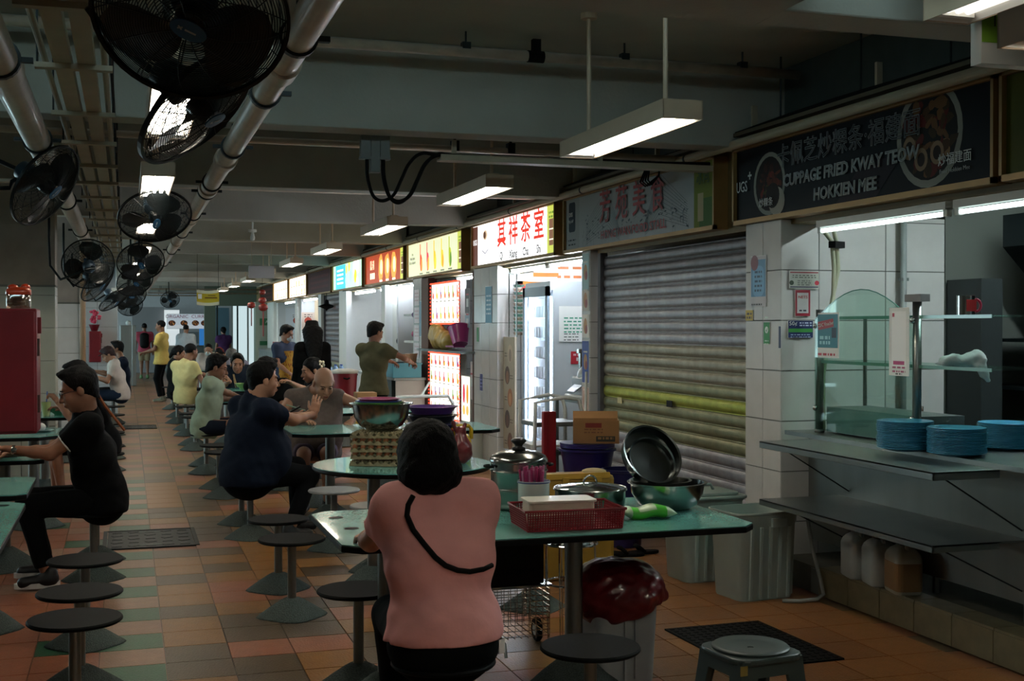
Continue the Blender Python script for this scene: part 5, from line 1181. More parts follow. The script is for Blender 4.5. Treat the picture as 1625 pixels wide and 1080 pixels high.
# --- man in black polo
p = person('man with glasses in black polo leaning on table at left, wristwatch', (-.17, 8.2, 0), 93, head=('w', -.285, 8.15, 1.2), look=(0, -.32), lean=(0, .1), hs=1.1, gir=1.2, sw=.19, res=.011, top='tee', top_m=BLK, bot_m=BLK, shoe_m=SHOE, sole_m=WSOLE, hair='short',
           wr=(('w', -.7, 8.36, .80), ('w', -.68, 8.1, .845)), pole_a=((.4, -.3, -1), (-.5, -.2, -1)), an=(('w', -.5, 8.32, .1), ('w', -.47, 7.98, .1)), skin=SKIN, curl=(.6, .7))
glasses(p, mat('gunmetal', '#30343a', .3, .8)); w = p['W'][1]; e = p['E'][1]; d = (w - e).normalized()
MB().lathe([(.028, -.009), (.03, 0), (.028, .009)], 20, tuple(w - d * .025), tuple(d)).to('watch_band', CHROME, p['t']); MB().lathe([(0, 0), (.017, 0), (.018, .006), (0, .008)], 18, tuple(w - d * .025 + Vector((-.03, 0, 0))), (-1, 0, 0)).to('watch_face', CHROME, p['t'])
q = p['sh'][1].lerp(p['E'][1], .62); MB().lathe([(.062, -.004), (.064, 0), (.062, .004)], 26, tuple(q), tuple((p['E'][1] - p['sh'][1]).normalized())).to('sleeve_stripe', WINK, p['t'])
# --- half hidden diner
p = person('diner in black behind polo man, only hair and eating hand showing', (-.2, 11.9, 0), 92, head=('w', -.43, 11.9, 1.15), look=(0, -.4), lean=(0, .18), res=.016, top_m=BLK, bot='shorts', bot_m=DARKP, wr=(('w', -.56, 12.1, .82), ('w', -.6, 11.88, .92)), an=((.1, .42, .09), (-.1, .36, .09)), shoe_m=mat('beige_shoe', '#8a8474', .6), curl=(.5, .9))
MB().tube([p['sh'][1] + Vector((-.0, -.06, .04)), p['sh'][1] + Vector((.0, -.14, -.1)), p['pel'] + Vector((-.1, -.16, .12))], .014, 6).to('orange_strap', mat('orange_strap', '#8a4a1c', .7), p['t'])
# --- far left pair
p = person('person in white tee with dark red cap bowing over a left side table', (-.1, 20.6, 0), 90, head=('w', -.27, 20.6, 1.14), look=(0, -.6), lean=(0, .12), res=.018, top_m=cloth('white_cotton', '#b8b0aa'), bot_m=JEANS, wr=(('w', -.5, 20.75, .8), ('w', -.5, 20.45, .82)), shoe_m=SHOE, hair_m=mat('maroon_cap', '#2a1416', .7), gir=1.05)
MB().ell(p['T'](0, .09, .07), (.06, .06, .008), 10, 4, p['RH']).to('cap_brim', mat('maroon_cap'), p['t'], True)
person('dark haired person in dark navy beyond the white tee diner', (-.08, 21.5, 0), 90, head=('w', -.15, 21.6, 1.22), res=.018, top_m=NAVY, bot_m=DARKP, wr=(('w', -.5, 21.6, .85), ('w', -.48, 21.3, .85)), shoe_m=SHOE, skin=SKIN_D)
# --- standing people in the aisle
p = person('standing person in red tee and khaki shorts with black backpack, far end of aisle', (.53, 39, 0), 0, sit=False, res=.022, top_m=cloth('brick_red_cotton', '#a8485a'), bot='shorts', bot_m=KHAKI, shoe_m=mat('green_shoe', '#5a7a50', .6), look=(.1, 0), hair='crop', skin=SKIN_D, h=.98)
sdf_obj('backpack', RUB, p['t'], (Sdf().limb((0, -.17, 1.02), (0, -.17, 1.3), .1, .1, .02, Vector((1, 0, 0)), 1.35), .02))
person('standing man in yellow polo and black trousers in the aisle, facing left', (.72, 27, 0), 72, sit=False, res=.018, top_m=cloth('yellow_cotton', '#c2aa60'), bot_m=BLK, shoe_m=mat('grey_shoe', '#6a6a5a', .6), hair='crop', skin=SKIN_D, wr=((.14, .3, 1.05), (-.14, .32, 1.05)), h=1.0, hem=.04, gir=1.05)
p = person('standing person in white shirt with back turned near the curry counter', (1.62, 36, 0), -15, sit=False, res=.022, top='long', top_m=cloth('pale_shirt', '#aeb6bc'), bot_m=KHAKI, shoe_m=SHOE, hair='crop', gir=1.3, h=.95)
# --- seated, stall side
person('seated woman in dark sleeveless top with tied hair, facing right', (.8, 21.0, 0), -110, head=('w', .84, 20.95, 1.15), look=(.1, -.2), res=.017, hair='tied', top='vest', top_m=cloth('charcoal_vest', '#1c2224'), bot_m=DARKP, shoe_m=SHOE, sw=.165, wr=(('w', 1.1, 20.8, .8), ('w', 1.15, 21.1, .8)))
person('seated man in lemon yellow tee seen from behind, white shorts', (.88, 19.55, 0), -50, head=('w', .96, 19.62, 1.2), look=(-.1, -.1), res=.015, hair='crop', top='tee', top_m=cloth('lemon_cotton', '#c8bf88'), bot='shorts', bot_m=cloth('white_shorts', '#b8b4a8'), shoe_m=SHOE, skin=SKIN_D, wr=(('w', 1.3, 19.45, .82), ('w', 1.25, 19.8, .8)), gir=1.15, hem=.02, hs=1.06)
p = person('seated man in white tee and face mask facing camera, far tables', (1.6, 25.1, 0), 170, head=('w', 1.55, 24.95, 1.13), look=(0, -.3), res=.02, top_m=cloth('white_cotton'), bot_m=DARKP, shoe_m=SHOE, hair='crop', gir=1.1); mask(p)
p = person('seated woman in peach top with mask and red hair band', (1.78, 23.7, 0), 140, head=('w', 1.67, 23.6, 1.06), look=(0, -.3), res=.02, hair='tied', top_m=cloth('peach_cotton', '#c07a66'), bot_m=DARKP, shoe_m=SHOE, sw=.16); mask(p)
MB().tube([p['T'](.09 * cos(a), -.02, .04 + .1 * sin(a)) for a in np.linspace(.1, pi - .1, 9)], .012, 6).to('hair_band', mat('red_band', '#7a1a20', .6), p['t'])
person('grey-haired man in lavender shirt seen from behind', (1.6, 19.93, 0), -12, head=('w', 1.6, 20.0, 1.11), look=(-.1, -.1), res=.016, hair='short', hair_m=HAIR_G, top_m=cloth('lavender_cotton', '#7d7a88'), bot_m=DARKP, shoe_m=SHOE, gir=1.2, wr=(('w', 1.75, 20.25, .85), ('w', 1.4, 20.25, .85)))
p = person('young man in dark blue tee eating noodles with chopsticks from a green bowl', (1.49, 17.47, 0), 176, head=('w', 1.455, 17.2, 1.08), look=(.05, -.15), lean=(0, .14), res=.013, top_m=cloth('slate_cotton', '#242e3c'), bot_m=DARKP, shoe_m=SHOE, wr=(('w', 1.33, 16.98, .86), ('w', 1.68, 17.0, .8)), curl=(1.0, .4), palm=((1, 0, 0), (0, 0, -1)), fing=((.4, .5, .6), None), hs=1.1, skin=SKIN)
w = p['W'][0]
for k in (0, 1): MB().cyl(w + Vector((-.06 + .012 * k, .07, .09)), w + Vector((-.1 + .02 * k, .1, -.09)), .004, .003, n=6).to('chopstick', mat('chopstick_wood', '#b89a6a', .6), p['t'])
person('person in black tee with back turned behind the navy tee man', (1.42, 12.92, 0), -35, head=('w', 1.37, 12.75, 1.14), look=(-.2, -.2), res=.014, top_m=BLK, bot_m=DARKP, shoe_m=SHOE, gir=1.15, hs=1.08, wr=(('w', 1.7, 12.5, .8), ('w', 1.7, 13.1, .8)))
p = person('woman in black with white flower in her tied hair reaching across table', (2.0, 13.0, 0), 98, head=('w', 1.86, 12.95, 1.13), look=(.1, -.2), lean=(0, .12), res=.013, hair='tied', top_m=BLK, bot_m=DARKP, shoe_m=SHOE, wr=(('w', 1.62, 13.3, .85), ('w', 1.6, 12.5, 1.02)), sw=.165, hs=1.05, skin=SKIN)
fl3 = MB()
for k in range(5): a = 2 * pi * k / 5; fl3.ell(p['T'](-.06 + .0 * k, -.09 + .025 * cos(a), .05 + .025 * sin(a)), (.02, .02, .018), 8, 5)
fl3.to('hair_flower', mat('cream_flower', '#cfc4a8', .7), p['t'])
# --- stall workers
p = person('stall worker with mask in blue tee and yellow floral apron', (2.33, 19.0, 0), -140, sit=False, res=.015, h=.93, top_m=cloth('denim_blue_cotton', '#3c465c'), bot_m=DARKP, shoe_m=SHOE, look=(.3, -.35), hair='short', sw=.18, wr=((.2, .25, .9), (-.22, .3, .95))); mask(p)
ap = Sdf().limb((0, .02, 1.22), (0, .03, .75), .128, .15, .03, Vector((1, 0, 0)), 1.25).limb((0, .03, .75), (0, .04, .45), .15, .15, .03, Vector((1, 0, 0)), 1.25).cut((0, .02, 0), (0, -1, 0)).cut((0, 0, 1.22), (0, 0, 1)).cut((0, 0, .42), (0, 0, -1)); am = mat('floral_apron', '#b98a2c', .8)
nt = am.node_tree; vr = nt.nodes.new('ShaderNodeTexVoronoi'); vr.inputs['Scale'].default_value = 14; cr = nt.nodes.new('ShaderNodeValToRGB'); nt.links.new(vr.outputs['Distance'], cr.inputs[0]); nt.links.new(cr.outputs[0], nt.nodes['Principled BSDF'].inputs['Base Color'])
for i, (q_, c) in enumerate(((.25, '#8a3a20'), (.4, '#b98a2c'), (.9, '#c89c40'))):
    e = cr.color_ramp.elements[i] if i < 2 else cr.color_ramp.elements.new(q_); e.position = q_; e.color = lin(c)
sdf_obj('apron', am, p['t'], (ap, .015))
p = person('person in black bucket hat with long dark hair, back turned', (2.45, 17.0, 0), 5, sit=False, res=.015, h=.95, hair='long', top='long', top_m=BLK, bot_m=BLK, shoe_m=SHOE, gir=1.05, sw=.17, look=(0, -.05))
MB().lathe([(0, .145), (.06, .143), (.085, .125), (.1, .05), (.135, .0), (.138, .003), (.1, .06), (0, .13)], 26, tuple(p['H'] + Vector((0, -.01, .02)))).to('bucket_hat', RUB, p['t'], True)
person('man in olive tee at the stall counter reaching right, seen from behind', (3.02, 15.5, 0), -50, sit=False, res=.013, h=.95, top_m=cloth('olive_cotton', '#4c4a36'), bot_m=BLK, shoe_m=SHOE, look=(-.2, -.25), hair='short', skin=SKIN_D, hs=1.06, wr=(('w', 3.5, 15.45, 1.13), ('w', 3.4, 15.9, 1.1)), pole_a=((1, 0, -.3), (-1, 0, -.3)), hem=.06)
person('tiny standing figure in purple by the far glass doors', (2.95, 39.9, 0), 20, sit=False, res=.03, top_m=cloth('purple_cotton', '#5c3c6c'), bot_m=DARKP, hair_m=HAIR, face=False, h=.9)
# stickers and notices on the pier and side wall
def notice(label, M, w, h, bg, fn=None, cat='notice', th=.002, m=None):
    t = thing('wall_notice', label, cat, tuple(M.translation)); M0 = M.copy(); M0.translation = (0, 0, 0)
    MB().prism([(-w / 2, -h / 2), (w / 2, -h / 2), (w / 2, h / 2), (-w / 2, h / 2)], 0, th, M0).to('sheet', PAPER, t)
    a = Art(M0 @ Matrix.Translation((0, 0, th))); a.rect(0, 0, w * .98, h * .98, bg)
    if fn: fn(a, t, M0 @ Matrix.Translation((0, 0, th + .003)))
    a.art(t, m or INK); return t
# ---------------------------------------------------------------- things on the round table
EG = mat('egg_carton_pulp', '#8a7f63', .95, 0, var=.12, vscale=30, bump=.4, bscale=60); EGG = mat('brown_egg', '#9a5c3a', .5)
def egg_tray():
    """moulded tray: 6x6 cups from a cosine height field"""
    mb = MB(); n = 48; w = .145; vs = []
    for i in range(n + 1):
        for j in range(n + 1):
            x, y = -w + 2 * w * i / n, -w + 2 * w * j / n; vs.append((x, y, .021 + .019 * cos(6 * pi * (x + w) / (2 * w) * 2 + pi) * cos(6 * pi * (y + w) / (2 * w) * 2 + pi) if min(i, j, n - i, n - j) > 0 else .024 + .009 * cos(2 * pi * 6 * (i + j) / n)))
    mb.v = vs; mb.f = [(i * (n + 1) + j, (i + 1) * (n + 1) + j, (i + 1) * (n + 1) + j + 1, i * (n + 1) + j + 1) for i in range(n) for j in range(n)]
    me = mb.mesh(True); me.materials.append(EG); return me
et = egg_tray()
egm = MB().ell((0, 0, 0), (.02, .02, .026), 12, 8).mesh(True); egm.materials.append(EGG)
for k in range(5):
    t = thing('egg_tray', ('lowest', 'second from bottom', 'middle', 'second from top', 'topmost')[k] + ' grey pulp egg tray in the stack on the round table', 'egg tray', (1.475 + .004 * (k % 2), 7.42, ZT + .001 + .042 * k), -.42 + .03 * (k % 3), 'stacked egg trays')
    o = obj('tray_shell', et, None, t); md = o.modifiers.new('thick', 'SOLIDIFY'); md.thickness = .003
    for a in range(4):
        c, s_ = round(cos(a * pi / 2)), round(sin(a * pi / 2)); P = [((-.145 + .0242 * q), .012 + .016 * (q % 2)) for q in range(13)]
        m = MB(); vs = [(x, -.147, z) for x, z in P] + [(x, -.152, -.0 + .001) for x, z in P]; vs = [(x * c - y * s_, x * s_ + y * c, z) for x, y, z in vs]
        m.add(vs, [(i, i + 1, 14 + i, 13 + i) for i in range(12)]).to('scalloped_side', EG, t)
    if k in (1, 2, 3):
        for i in range(6): o = obj('egg', egm, None, t); o.location = (-.121 + .0484 * i, -.128, .032); o = obj('egg', egm, None, t) if k == 2 else o; o.location = (-.121 + .0484 * i, -.128 if k != 2 else -.08, .034)
ZB = ZT + .215
t = thing('steel_bowl', 'big shiny steel mixing bowl on top of the egg trays', 'bowl', (1.49, 7.42, ZB))
MB().lathe([(0, 0), (.09, 0), (.13, .02), (.165, .075), (.178, .15), (.195, .153), (.196, .158), (.178, .158), (.16, .08), (.12, .026), (0, .008)], 48).to('bowl', PS, t, angle=50)
for c, z, r, lab in (('#4f8a3c', .163, .135, 'green plastic colander rim under the blue one'), ('#2b3a86', .172, .13, 'blue plastic colander under the magenta one'), ('#a03068', .186, .118, 'magenta plastic colander topmost in the steel bowl')):
    t = thing('colander', lab, 'colander', (1.475, 7.42, ZB + z - .03), group='plastic colanders in the steel bowl'); pm = mat('plastic_' + c[1:], c, .35, coat=.2)
    MB().lathe([(0, -.03), (r * .6, -.03), (r * .9, .0), (r, .026), (r + .012, .028), (r + .012, .033), (r - .004, .033), (r * .85, .0), (0, -.024)], 36).to('colander', pm, t, angle=50)
for k, (c, r, lab) in enumerate((('#7a1c28', .172, 'dark red basin, lowest of the nested basins'), ('#24285c', .155, 'dark blue basin nested above the red one'), ('#2b2d2e', .15, 'black basket nested above blue basin'), ('#5c3a8a', .15, 'purple basin on top of nested basins'))):
    t = thing('plastic_basin', lab, 'basin', (1.86, 7.62, ZT + .12 + .055 * k - (.12 if k == 0 else 0)), .3 * k, 'nested plastic basins on the round table'); h = .2 if k == 0 else .05; pm = mat('plastic_' + c[1:], c, .35, coat=.2)
    MB().lathe([(0, 0), (r * .8, 0), (r * .86, .01), (r, h - .01), (r + .015, h - .004), (r + .015, h), (r - .002, h), (r * .84, .014), (0, .008)], 44).to('basin', pm, t, angle=50)
    if k == 0: MB().box((r + .02, 0, h - .006), (.04, .07, .008)).to('lug', pm, t)
t = thing('red_bag', 'red plastic carrier bag bulging beside the basins', 'bag', (1.96, 7.3, ZT))
sd = Sdf().ell((0, 0, .08), (.075, .07, .085), .03).limb((0, 0, .14), (.0, 0, .2), .045, .03, .03).limb((-.03, 0, .2), (-.045, 0, .25), .016, .012, .01).limb((.02, 0, .2), (.03, 0, .245), .016, .012, .01).noise(.004, 50); sdf_obj('bag', mat('red_bag_film'), t, (sd, .008))
t = thing('yellow_jug', 'yellow plastic jug handle showing behind the red bag', 'jug', (2.03, 7.5, ZT)); YP = mat('yellow_plastic', '#b99a1c', .35, coat=.2)
MB().lathe([(0, 0), (.05, 0), (.055, .12), (.03, .16), (0, .16)], 20).to('jug', YP, t, True); MB().tube([(-.06, 0, .14), (-.065, 0, .2), (-.03, 0, .215), (.04, 0, .212), (.055, 0, .19), (.055, 0, .13)], .013, 8).to('jug_handle', YP, t, True)
t = thing('blue_bin', 'blue plastic barrel standing under the round table', 'bin', (1.72, 7.95, 0)); MB().lathe([(0, 0), (.15, 0), (.155, .02), (.165, .28), (.17, .285), (.165, .29), (.17, .5), (.178, .505), (.178, .52), (.16, .52)], 36).to('barrel', mat('blue_barrel', '#1f4a7a', .4, coat=.1), t, angle=40)
t = thing('tea_cup', 'white cup on dark red saucer near bald person', 'cup', (1.97, 10.35, ZT)); MB().lathe([(0, 0), (.06, .003), (.075, .012), (.07, .012), (0, .006)], 24).to('saucer', mat('saucer_red', '#6a1c24', .3), t, True); MB().lathe([(0, .01), (.032, .01), (.036, .07), (.033, .07), (.03, .015), (0, .014)], 24).to('cup', PO, t, angle=40)
t = thing('smartphone', 'phone on green tray cloth held by the navy tee man', 'phone', (1.26, 9.83, .93)); MB().box((0, 0, 0), (.13, .08, .01), rot=Matrix.Rotation(-.5, 3, 'Y')).to('phone', BLACK, t); MB().box((.03, .03, .02), (.15, .07, .008), rot=Matrix.Rotation(.3, 3, 'Y')).to('wallet', mat('pale_green', '#7d9a84', .6), t)
t = thing('noodle_bowl', 'pale green bowl of noodles in front of the young diner', 'bowl', (1.5, 16.85, ZT)); GB = mat('green_melamine', '#7a9a58', .35, coat=.2)
bw = [(0, 0), (.045, 0), (.05, .012), (.085, .04), (.105, .075), (.1, .075), (.08, .045), (0, .014)]; MB().lathe(bw, 30).to('bowl', GB, t, angle=50); MB().lathe([(0, .055), (.09, .056)], 20).to('noodles', mat('noodles', '#a8883c', .7, bump=.6), t)
t = thing('noodle_bowl', 'green bowl on left table in front of the half hidden diner', 'bowl', (-.6, 12.4, ZT)); MB().lathe(bw, 30, sx=1.1, sy=1.1).to('bowl', mat('jade_melamine', '#3c7a58', .35, coat=.2), t, angle=50)
t = thing('drink_cup', 'clear cup of pale iced drink with blue straw', 'cup', (-.72, 12.35, ZT)); MB().lathe([(0, 0), (.034, 0), (.045, .13), (.047, .132), (0, .132)], 20).to('cup', mat('pale_drink', '#a8a86c', .2, coat=.4), t, angle=40); MB().cyl((0, 0, .1), (.01, 0, .23), .005).to('straw', mat('blue_straw', '#2a4a9a', .4), t)
t = thing('side_plate', 'pale plate with white bun on left table', 'plate', (-.66, 10.5, ZT)); MB().lathe([(0, 0), (.07, 0), (.11, .014), (.105, .016), (.07, .005), (0, .005)], 28).to('plate', mat('grey_plate', '#6f8f90', .3, coat=.2), t, True); MB().ell((.0, .02, .035), (.045, .045, .035)).to('bun', WHITE, t, True)
t = thing('red_dish', 'flat red dish on left table below the red cabinet', 'dish', (-.75, 8.55, ZT)); MB().lathe([(0, 0), (.07, 0), (.1, .02), (.095, .022), (.06, .006), (0, .006)], 24).to('dish', mat('saucer_red'), t, True)
t = thing('laptop', 'open laptop in front of the man in green tee', 'laptop', (1.32, 14.15, ZT + .002), radians(-100)); MB().b2(-.15, .15, -.1, .1, 0, .012).to('keyboard_base', mat('laptop_grey', '#2c3032', .4, .5), t, bevel=.003)
MB().box((0, .16, .09), (.3, .008, .2), rot=Matrix.Rotation(-.5, 3, 'X')).to('screen_lid', mat('laptop_grey'), t, bevel=.003)
t = thing('soup_box', 'wooden utensil caddy beside the laptop', 'caddy', (1.75, 14.3, ZT)); MB().b2(-.05, .05, -.05, .05, 0, .08).to('caddy', mat('raw_wood'), t); MB().cyl((0, 0, .05), (.02, 0, .16), .006).cyl((.02, 0, .05), (-.02, .01, .15), .006).to('chopsticks', mat('chopstick_wood', '#b89a6a'), t)
# ---------------------------------------------------------------- between front tables and the shutter
KB = mat('kraft_board', '#9a7248', .8, 0, var=.08, vscale=9)
t = thing('cardboard_box', 'open brown cardboard carton on top of the purple tubs', 'box', (3.36, 8.6, .73), -.35)
w, d, h = .34, .26, .17
MB().b2(-w / 2, w / 2, -d / 2, -d / 2 + .005, 0, h).b2(-w / 2, w / 2, d / 2 - .005, d / 2, 0, h).b2(-w / 2, -w / 2 + .005, -d / 2, d / 2, 0, h).b2(w / 2 - .005, w / 2, -d / 2, d / 2, 0, h).b2(-w / 2, w / 2, -d / 2, d / 2, 0, .005).to('carton', KB, t)
a = Art(Matrix.Translation((0, -d / 2 - .0005, h / 2)) @ south(0, 0, 0)); a.rect(-.02, .05, .12, .035, '#7a2418'); a.words(-.02, .02, .14, 2, .022, .01, '#7a5030'); a.rect(.07, -.05, .14, .04, '#2a2a24'); a.words(.07, -.045, .12, 1, .02, .018, '#8a6840'); a.art(t, INK)
a = Art(Matrix.Translation((-w / 2 - .0005, 0, h / 2)) @ west(0, 0, 0)); a.rect(.04, .05, .06, .035, '#7a2418'); a.words(.03, .01, .1, 3, .02, .01, '#7a5030'); a.rect(-.04, -.06, .1, .02, '#4a5a78'); a.art(t, INK)
MB().box((0, d / 2 + .03, h + .02), (w, .08, .004), rot=Matrix.Rotation(.8, 3, 'X')).to('flap', KB, t)
PUR = mat('purple_plastic', '#231c5c', .35, coat=.2)
def tub(x, y, z, r, h, lab, m=PUR, n=40):
    t = thing('plastic_tub', lab, 'tub', (x, y, z), group='purple and blue tubs below the carton')
    MB().lathe([(0, 0), (r * .82, 0), (r * .86, .01), (r, h - .02), (r + .016, h - .016), (r + .016, h), (r - .004, h), (r * .84, .015), (0, .008)], n).to('tub', m, t, angle=50); return t
tub(3.3, 8.62, .0, .2, .48, 'tall deep purple tub under the cardboard carton'); tub(3.3, 8.62, .485, .2, .2, 'wider purple tub directly beneath the carton')
for k in range(2): tub(3.3, 8.62, .688 + .018 * k, .19, .022, 'flat purple lid layer %s under the carton' % ('lower' if k == 0 else 'upper'))
tub(3.46, 8.3, .0, .15, .56, 'dark blue tub just right of the purple tubs', mat('indigo_plastic', '#191a4c', .35, coat=.2))
t = thing('plastic_chair', 'red plastic chair back peeking beside the purple tubs', 'chair', (3.08, 8.85, 0)); MB().b2(-.05, .05, -.02, .02, .35, .95).b2(-.06, -.02, -.03, .02, 0, .95).to('chair_back', mat('red_plastic', '#8c1a24', .4, coat=.2), t, bevel=.01)
t = thing('paper_carrier', 'wide yellow woven bag with two handles behind the front table', 'bag', (2.72, 7.35, 0)); YB = mat('yellow_bag', '#8f6c22', .6, var=.12, bump=.3, bscale=30)
MB().b2(-.24, .24, -.12, .12, .0, .66).to('bag', YB, t, bevel=.03); MB().b2(-.24, .2, -.125, -.1, .64, .675).to('folded_rim', mat('yellow_rim', '#a8822c', .6), t)
for x in (-.1, .12): MB().box((x, -.13, .6), (.04, .012, .1)).to('handle_strap', mat('yellow_rim'), t)
MB().ell((.14, 0, .67), (.08, .08, .02)).to('paper_top', mat('cream_paper', '#a8946c', .8), t, True)
t = thing('cable', 'thin black cable on the floor beyond round table', 'cable', (2.6, 9.2, 0)); MB().tube([(.1 * sin(k), -.3 * k * .5, .006) for k in np.linspace(0, 5, 20)], .006, 6).to('cable', RUB, t)
t = thing('floor_mat', 'dark floor mat in front of the drinks stall', 'mat', (3.0, 10.6, 0)); MB().b2(-.12, .2, -.9, .9, 0, .008).to('mat', mat('grey_mat', '#2b2e2c', .8), t)
# slippers
def slipper(x, y, rz, lab):
    t = thing('slipper', lab, 'slipper', (x, y, 0), rz, 'black rubber slippers'); MB().prism([(.045 * cos(a) * (1 - .12 * sin(a)), .125 * sin(a)) for a in np.linspace(0, 2 * pi, 21)[:-1]], 0, .022).to('sole', RUB, t, bevel=.006); MB().tube([(-.042, .0, .02), (-.03, .04, .055), (0, .06, .062), (.03, .04, .055), (.042, .0, .02)], .014, 6).to('strap', RUB, t, True)
slipper(3.2, 8.0, 1.2, 'black rubber slipper behind right end of front table, left one'); slipper(3.32, 7.9, 1.35, 'black rubber slipper behind right end of front table, middle one'); slipper(3.46, 7.95, 1.6, 'black rubber slipper nearest the grey bins')
# grey ribbed tubs with lid
GRB = mat('grey_bin_plastic', '#93a29d', .45, 0, var=.06, vscale=5)
def grey_bin(x, y, lab, lid, rz=0.):
    t = thing('ribbed_bin', lab, 'bin', (x, y, 0), rz, 'grey ribbed plastic bins'); P = rrect(.44, .36, .07, 6); n = len(P); prof = [(0, .84), (.01, .86), (.44, .95), (.45, .98), (.5, 1.0), (.505, 1.03), (.515, 1.03), (.515, .99), (.45, .94), (.03, .84)]; mb = MB(); vs = []
    for z, s_ in prof: vs += [(px_ * s_, py_ * s_, z) for px_, py_ in P]
    mb.add(vs, [(j * n + i, j * n + (i + 1) % n, (j + 1) * n + (i + 1) % n, (j + 1) * n + i) for j in range(len(prof) - 1) for i in range(n)] + [tuple(range(n))[::-1], tuple(range((len(prof) - 1) * n, len(prof) * n))]); mb.to('bin_body', GRB, t, angle=40)
    for k in range(5):
        xx = -.14 + .07 * k; MB().box((xx * .93, -.168, .22), (.018, .014, .42), rot=Matrix.Rotation(.045, 3, 'X')).to('rib', GRB, t)
    for k in range(4): yy = -.11 + .073 * k; MB().box((.206, yy * .9, .22), (.014, .018, .42), rot=Matrix.Rotation(.045, 3, 'Y')).to('rib', GRB, t)
    MB().box((.05, -.187, .455), (.1, .02, .05)).to('grip', GRB, t)
    if lid:
        Q = rrect(.48, .4, .07, 6); MB().prism(Q, .516, .535).prism([(a * .8, b * .8) for a, b in Q], .535, .555).to('lid', mat('grey_lid', '#7f8b88', .4), t, bevel=.006); MB().tube([(-.08, 0, .555), (-.06, 0, .59), (.06, 0, .59), (.08, 0, .555)], .01, 6).to('lid_handle', mat('grey_lid'), t, True)
grey_bin(3.56, 6.54, 'open grey ribbed bin beside the steel counter', False, .12); grey_bin(3.5, 7.1, 'lidded grey ribbed bin partly hidden behind the open one', True, .05)
t = thing('drain_hose', 'pale grey drain hose falling beside the open grey bin', 'hose', (3.84, 6.5, 0)); MB().tube([(-.1, .05, .55), (-.03, -.05, .54), (.0, -.1, .48), (.02, -.12, .3), (.04, -.18, .12), (.05, -.2, .03), (-.02, -.24, .014), (-.14, -.24, .012), (-.22, -.2, .012)], .012, 8).to('hose', mat('pale_hose_grey', '#8d9492', .5), t, True)
# jerry cans on the kerb
def jug(x, y, lab, body, liquid):
    t = thing('jerry_can', lab, 'canister', (x, y, .168), 1.35, 'plastic canisters on the kerb'); m = mat('canister_' + body[1:], body, .35, 0, coat=.1)
    P = rrect(.2, .15, .035, 4); n = len(P); prof = [(0, .92), (.01, 1), (.19, 1), (.215, .9), (.235, .7), (.25, .45)]; vs = []
    for z, s_ in prof: vs += [(a * s_, b * s_, z) for a, b in P]
    MB().add(vs, [(j * n + i, j * n + (i + 1) % n, (j + 1) * n + (i + 1) % n, (j + 1) * n + i) for j in range(len(prof) - 1) for i in range(n)] + [tuple(range(n))[::-1], tuple(range(5 * n, 6 * n))]).to('canister', m, t, angle=40)
    if liquid: MB().prism([(a * 1.012, b * 1.012) for a, b in P], .012, .175).to('liquid_level', mat('amber_liquid', liquid, .3), t, bevel=.01)
    MB().tube([(-.06, 0, .22), (-.05, 0, .275), (.0, 0, .28), (.03, 0, .24)], .014, 8).to('grip', m, t, True); MB().lathe([(.022, .235), (.022, .285), (.0, .287)], 14, (.045, 0, 0)).to('cap', WHITE, t, angle=40)
jug(3.99, 6.1, 'milky white plastic canister, left one on the kerb', '#b4c0c2', None); jug(3.99, 5.89, 'milky white plastic canister in the middle on the kerb', '#aebabc', None); jug(3.99, 5.67, 'canister of amber liquid, right one on the kerb', '#a8aa9c', '#8a6c48')
# plastic stool in the foreground
t = thing('plastic_stool', 'grey green moulded plastic stool at the bottom right', 'stool', (2.2, 4.06, 0), .12); PG = mat('grey_green_plastic', '#33413f', .42, 0, coat=.15)
MB().prism(rrect(.3, .3, .07, 5), .385, .41).to('seat_plate', PG, t, bevel=.008); MB().lathe([(.112, .41), (.14, .41), (.143, .418), (.136, .424), (.09, .416), (.012, .413), (.01, .409), (0, .409)], 44).to('round_seat', PG, t, angle=60)
for sx in (-1, 1):
    for sy in (-1, 1):
        mb = MB(); vs = []
        for z, o_, w_ in ((0, .175, .055), (.2, .155, .06), (.34, .14, .075), (.395, .135, .1)):
            for a, b in ((0, 0), (-w_, 0), (-w_, -.02), (-.02, -.02), (-.02, -w_), (0, -w_)): vs.append((sx * (o_ + a), sy * (o_ + b), z))
        mb.add(vs, [(j * 6 + i, j * 6 + (i + 1) % 6, (j + 1) * 6 + (i + 1) % 6, (j + 1) * 6 + i) for j in range(3) for i in range(6)] + [(0, 1, 2, 3, 4, 5), (18, 19, 20, 21, 22, 23)]); mb.to('leg', PG, t, bevel=.004)
for a in range(4): R = Matrix.Rotation(a * pi / 2, 3, 'Z'); MB().add([R @ Vector(v) for v in [(-.13, -.14, .34), (.13, -.14, .34), (.13, -.137, .4), (-.13, -.137, .4), (-.13, -.13, .34), (.13, -.13, .34), (.13, -.13, .4), (-.13, -.13, .4)]], [(0, 1, 2, 3), (7, 6, 5, 4), (0, 4, 5, 1), (3, 2, 6, 7)]).to('apron', PG, t)
MB().box((-.13, -.145, .375), (.03, .003, .035)).to('sticker', mat('gold_sticker', '#8a7a3c', .5), t)
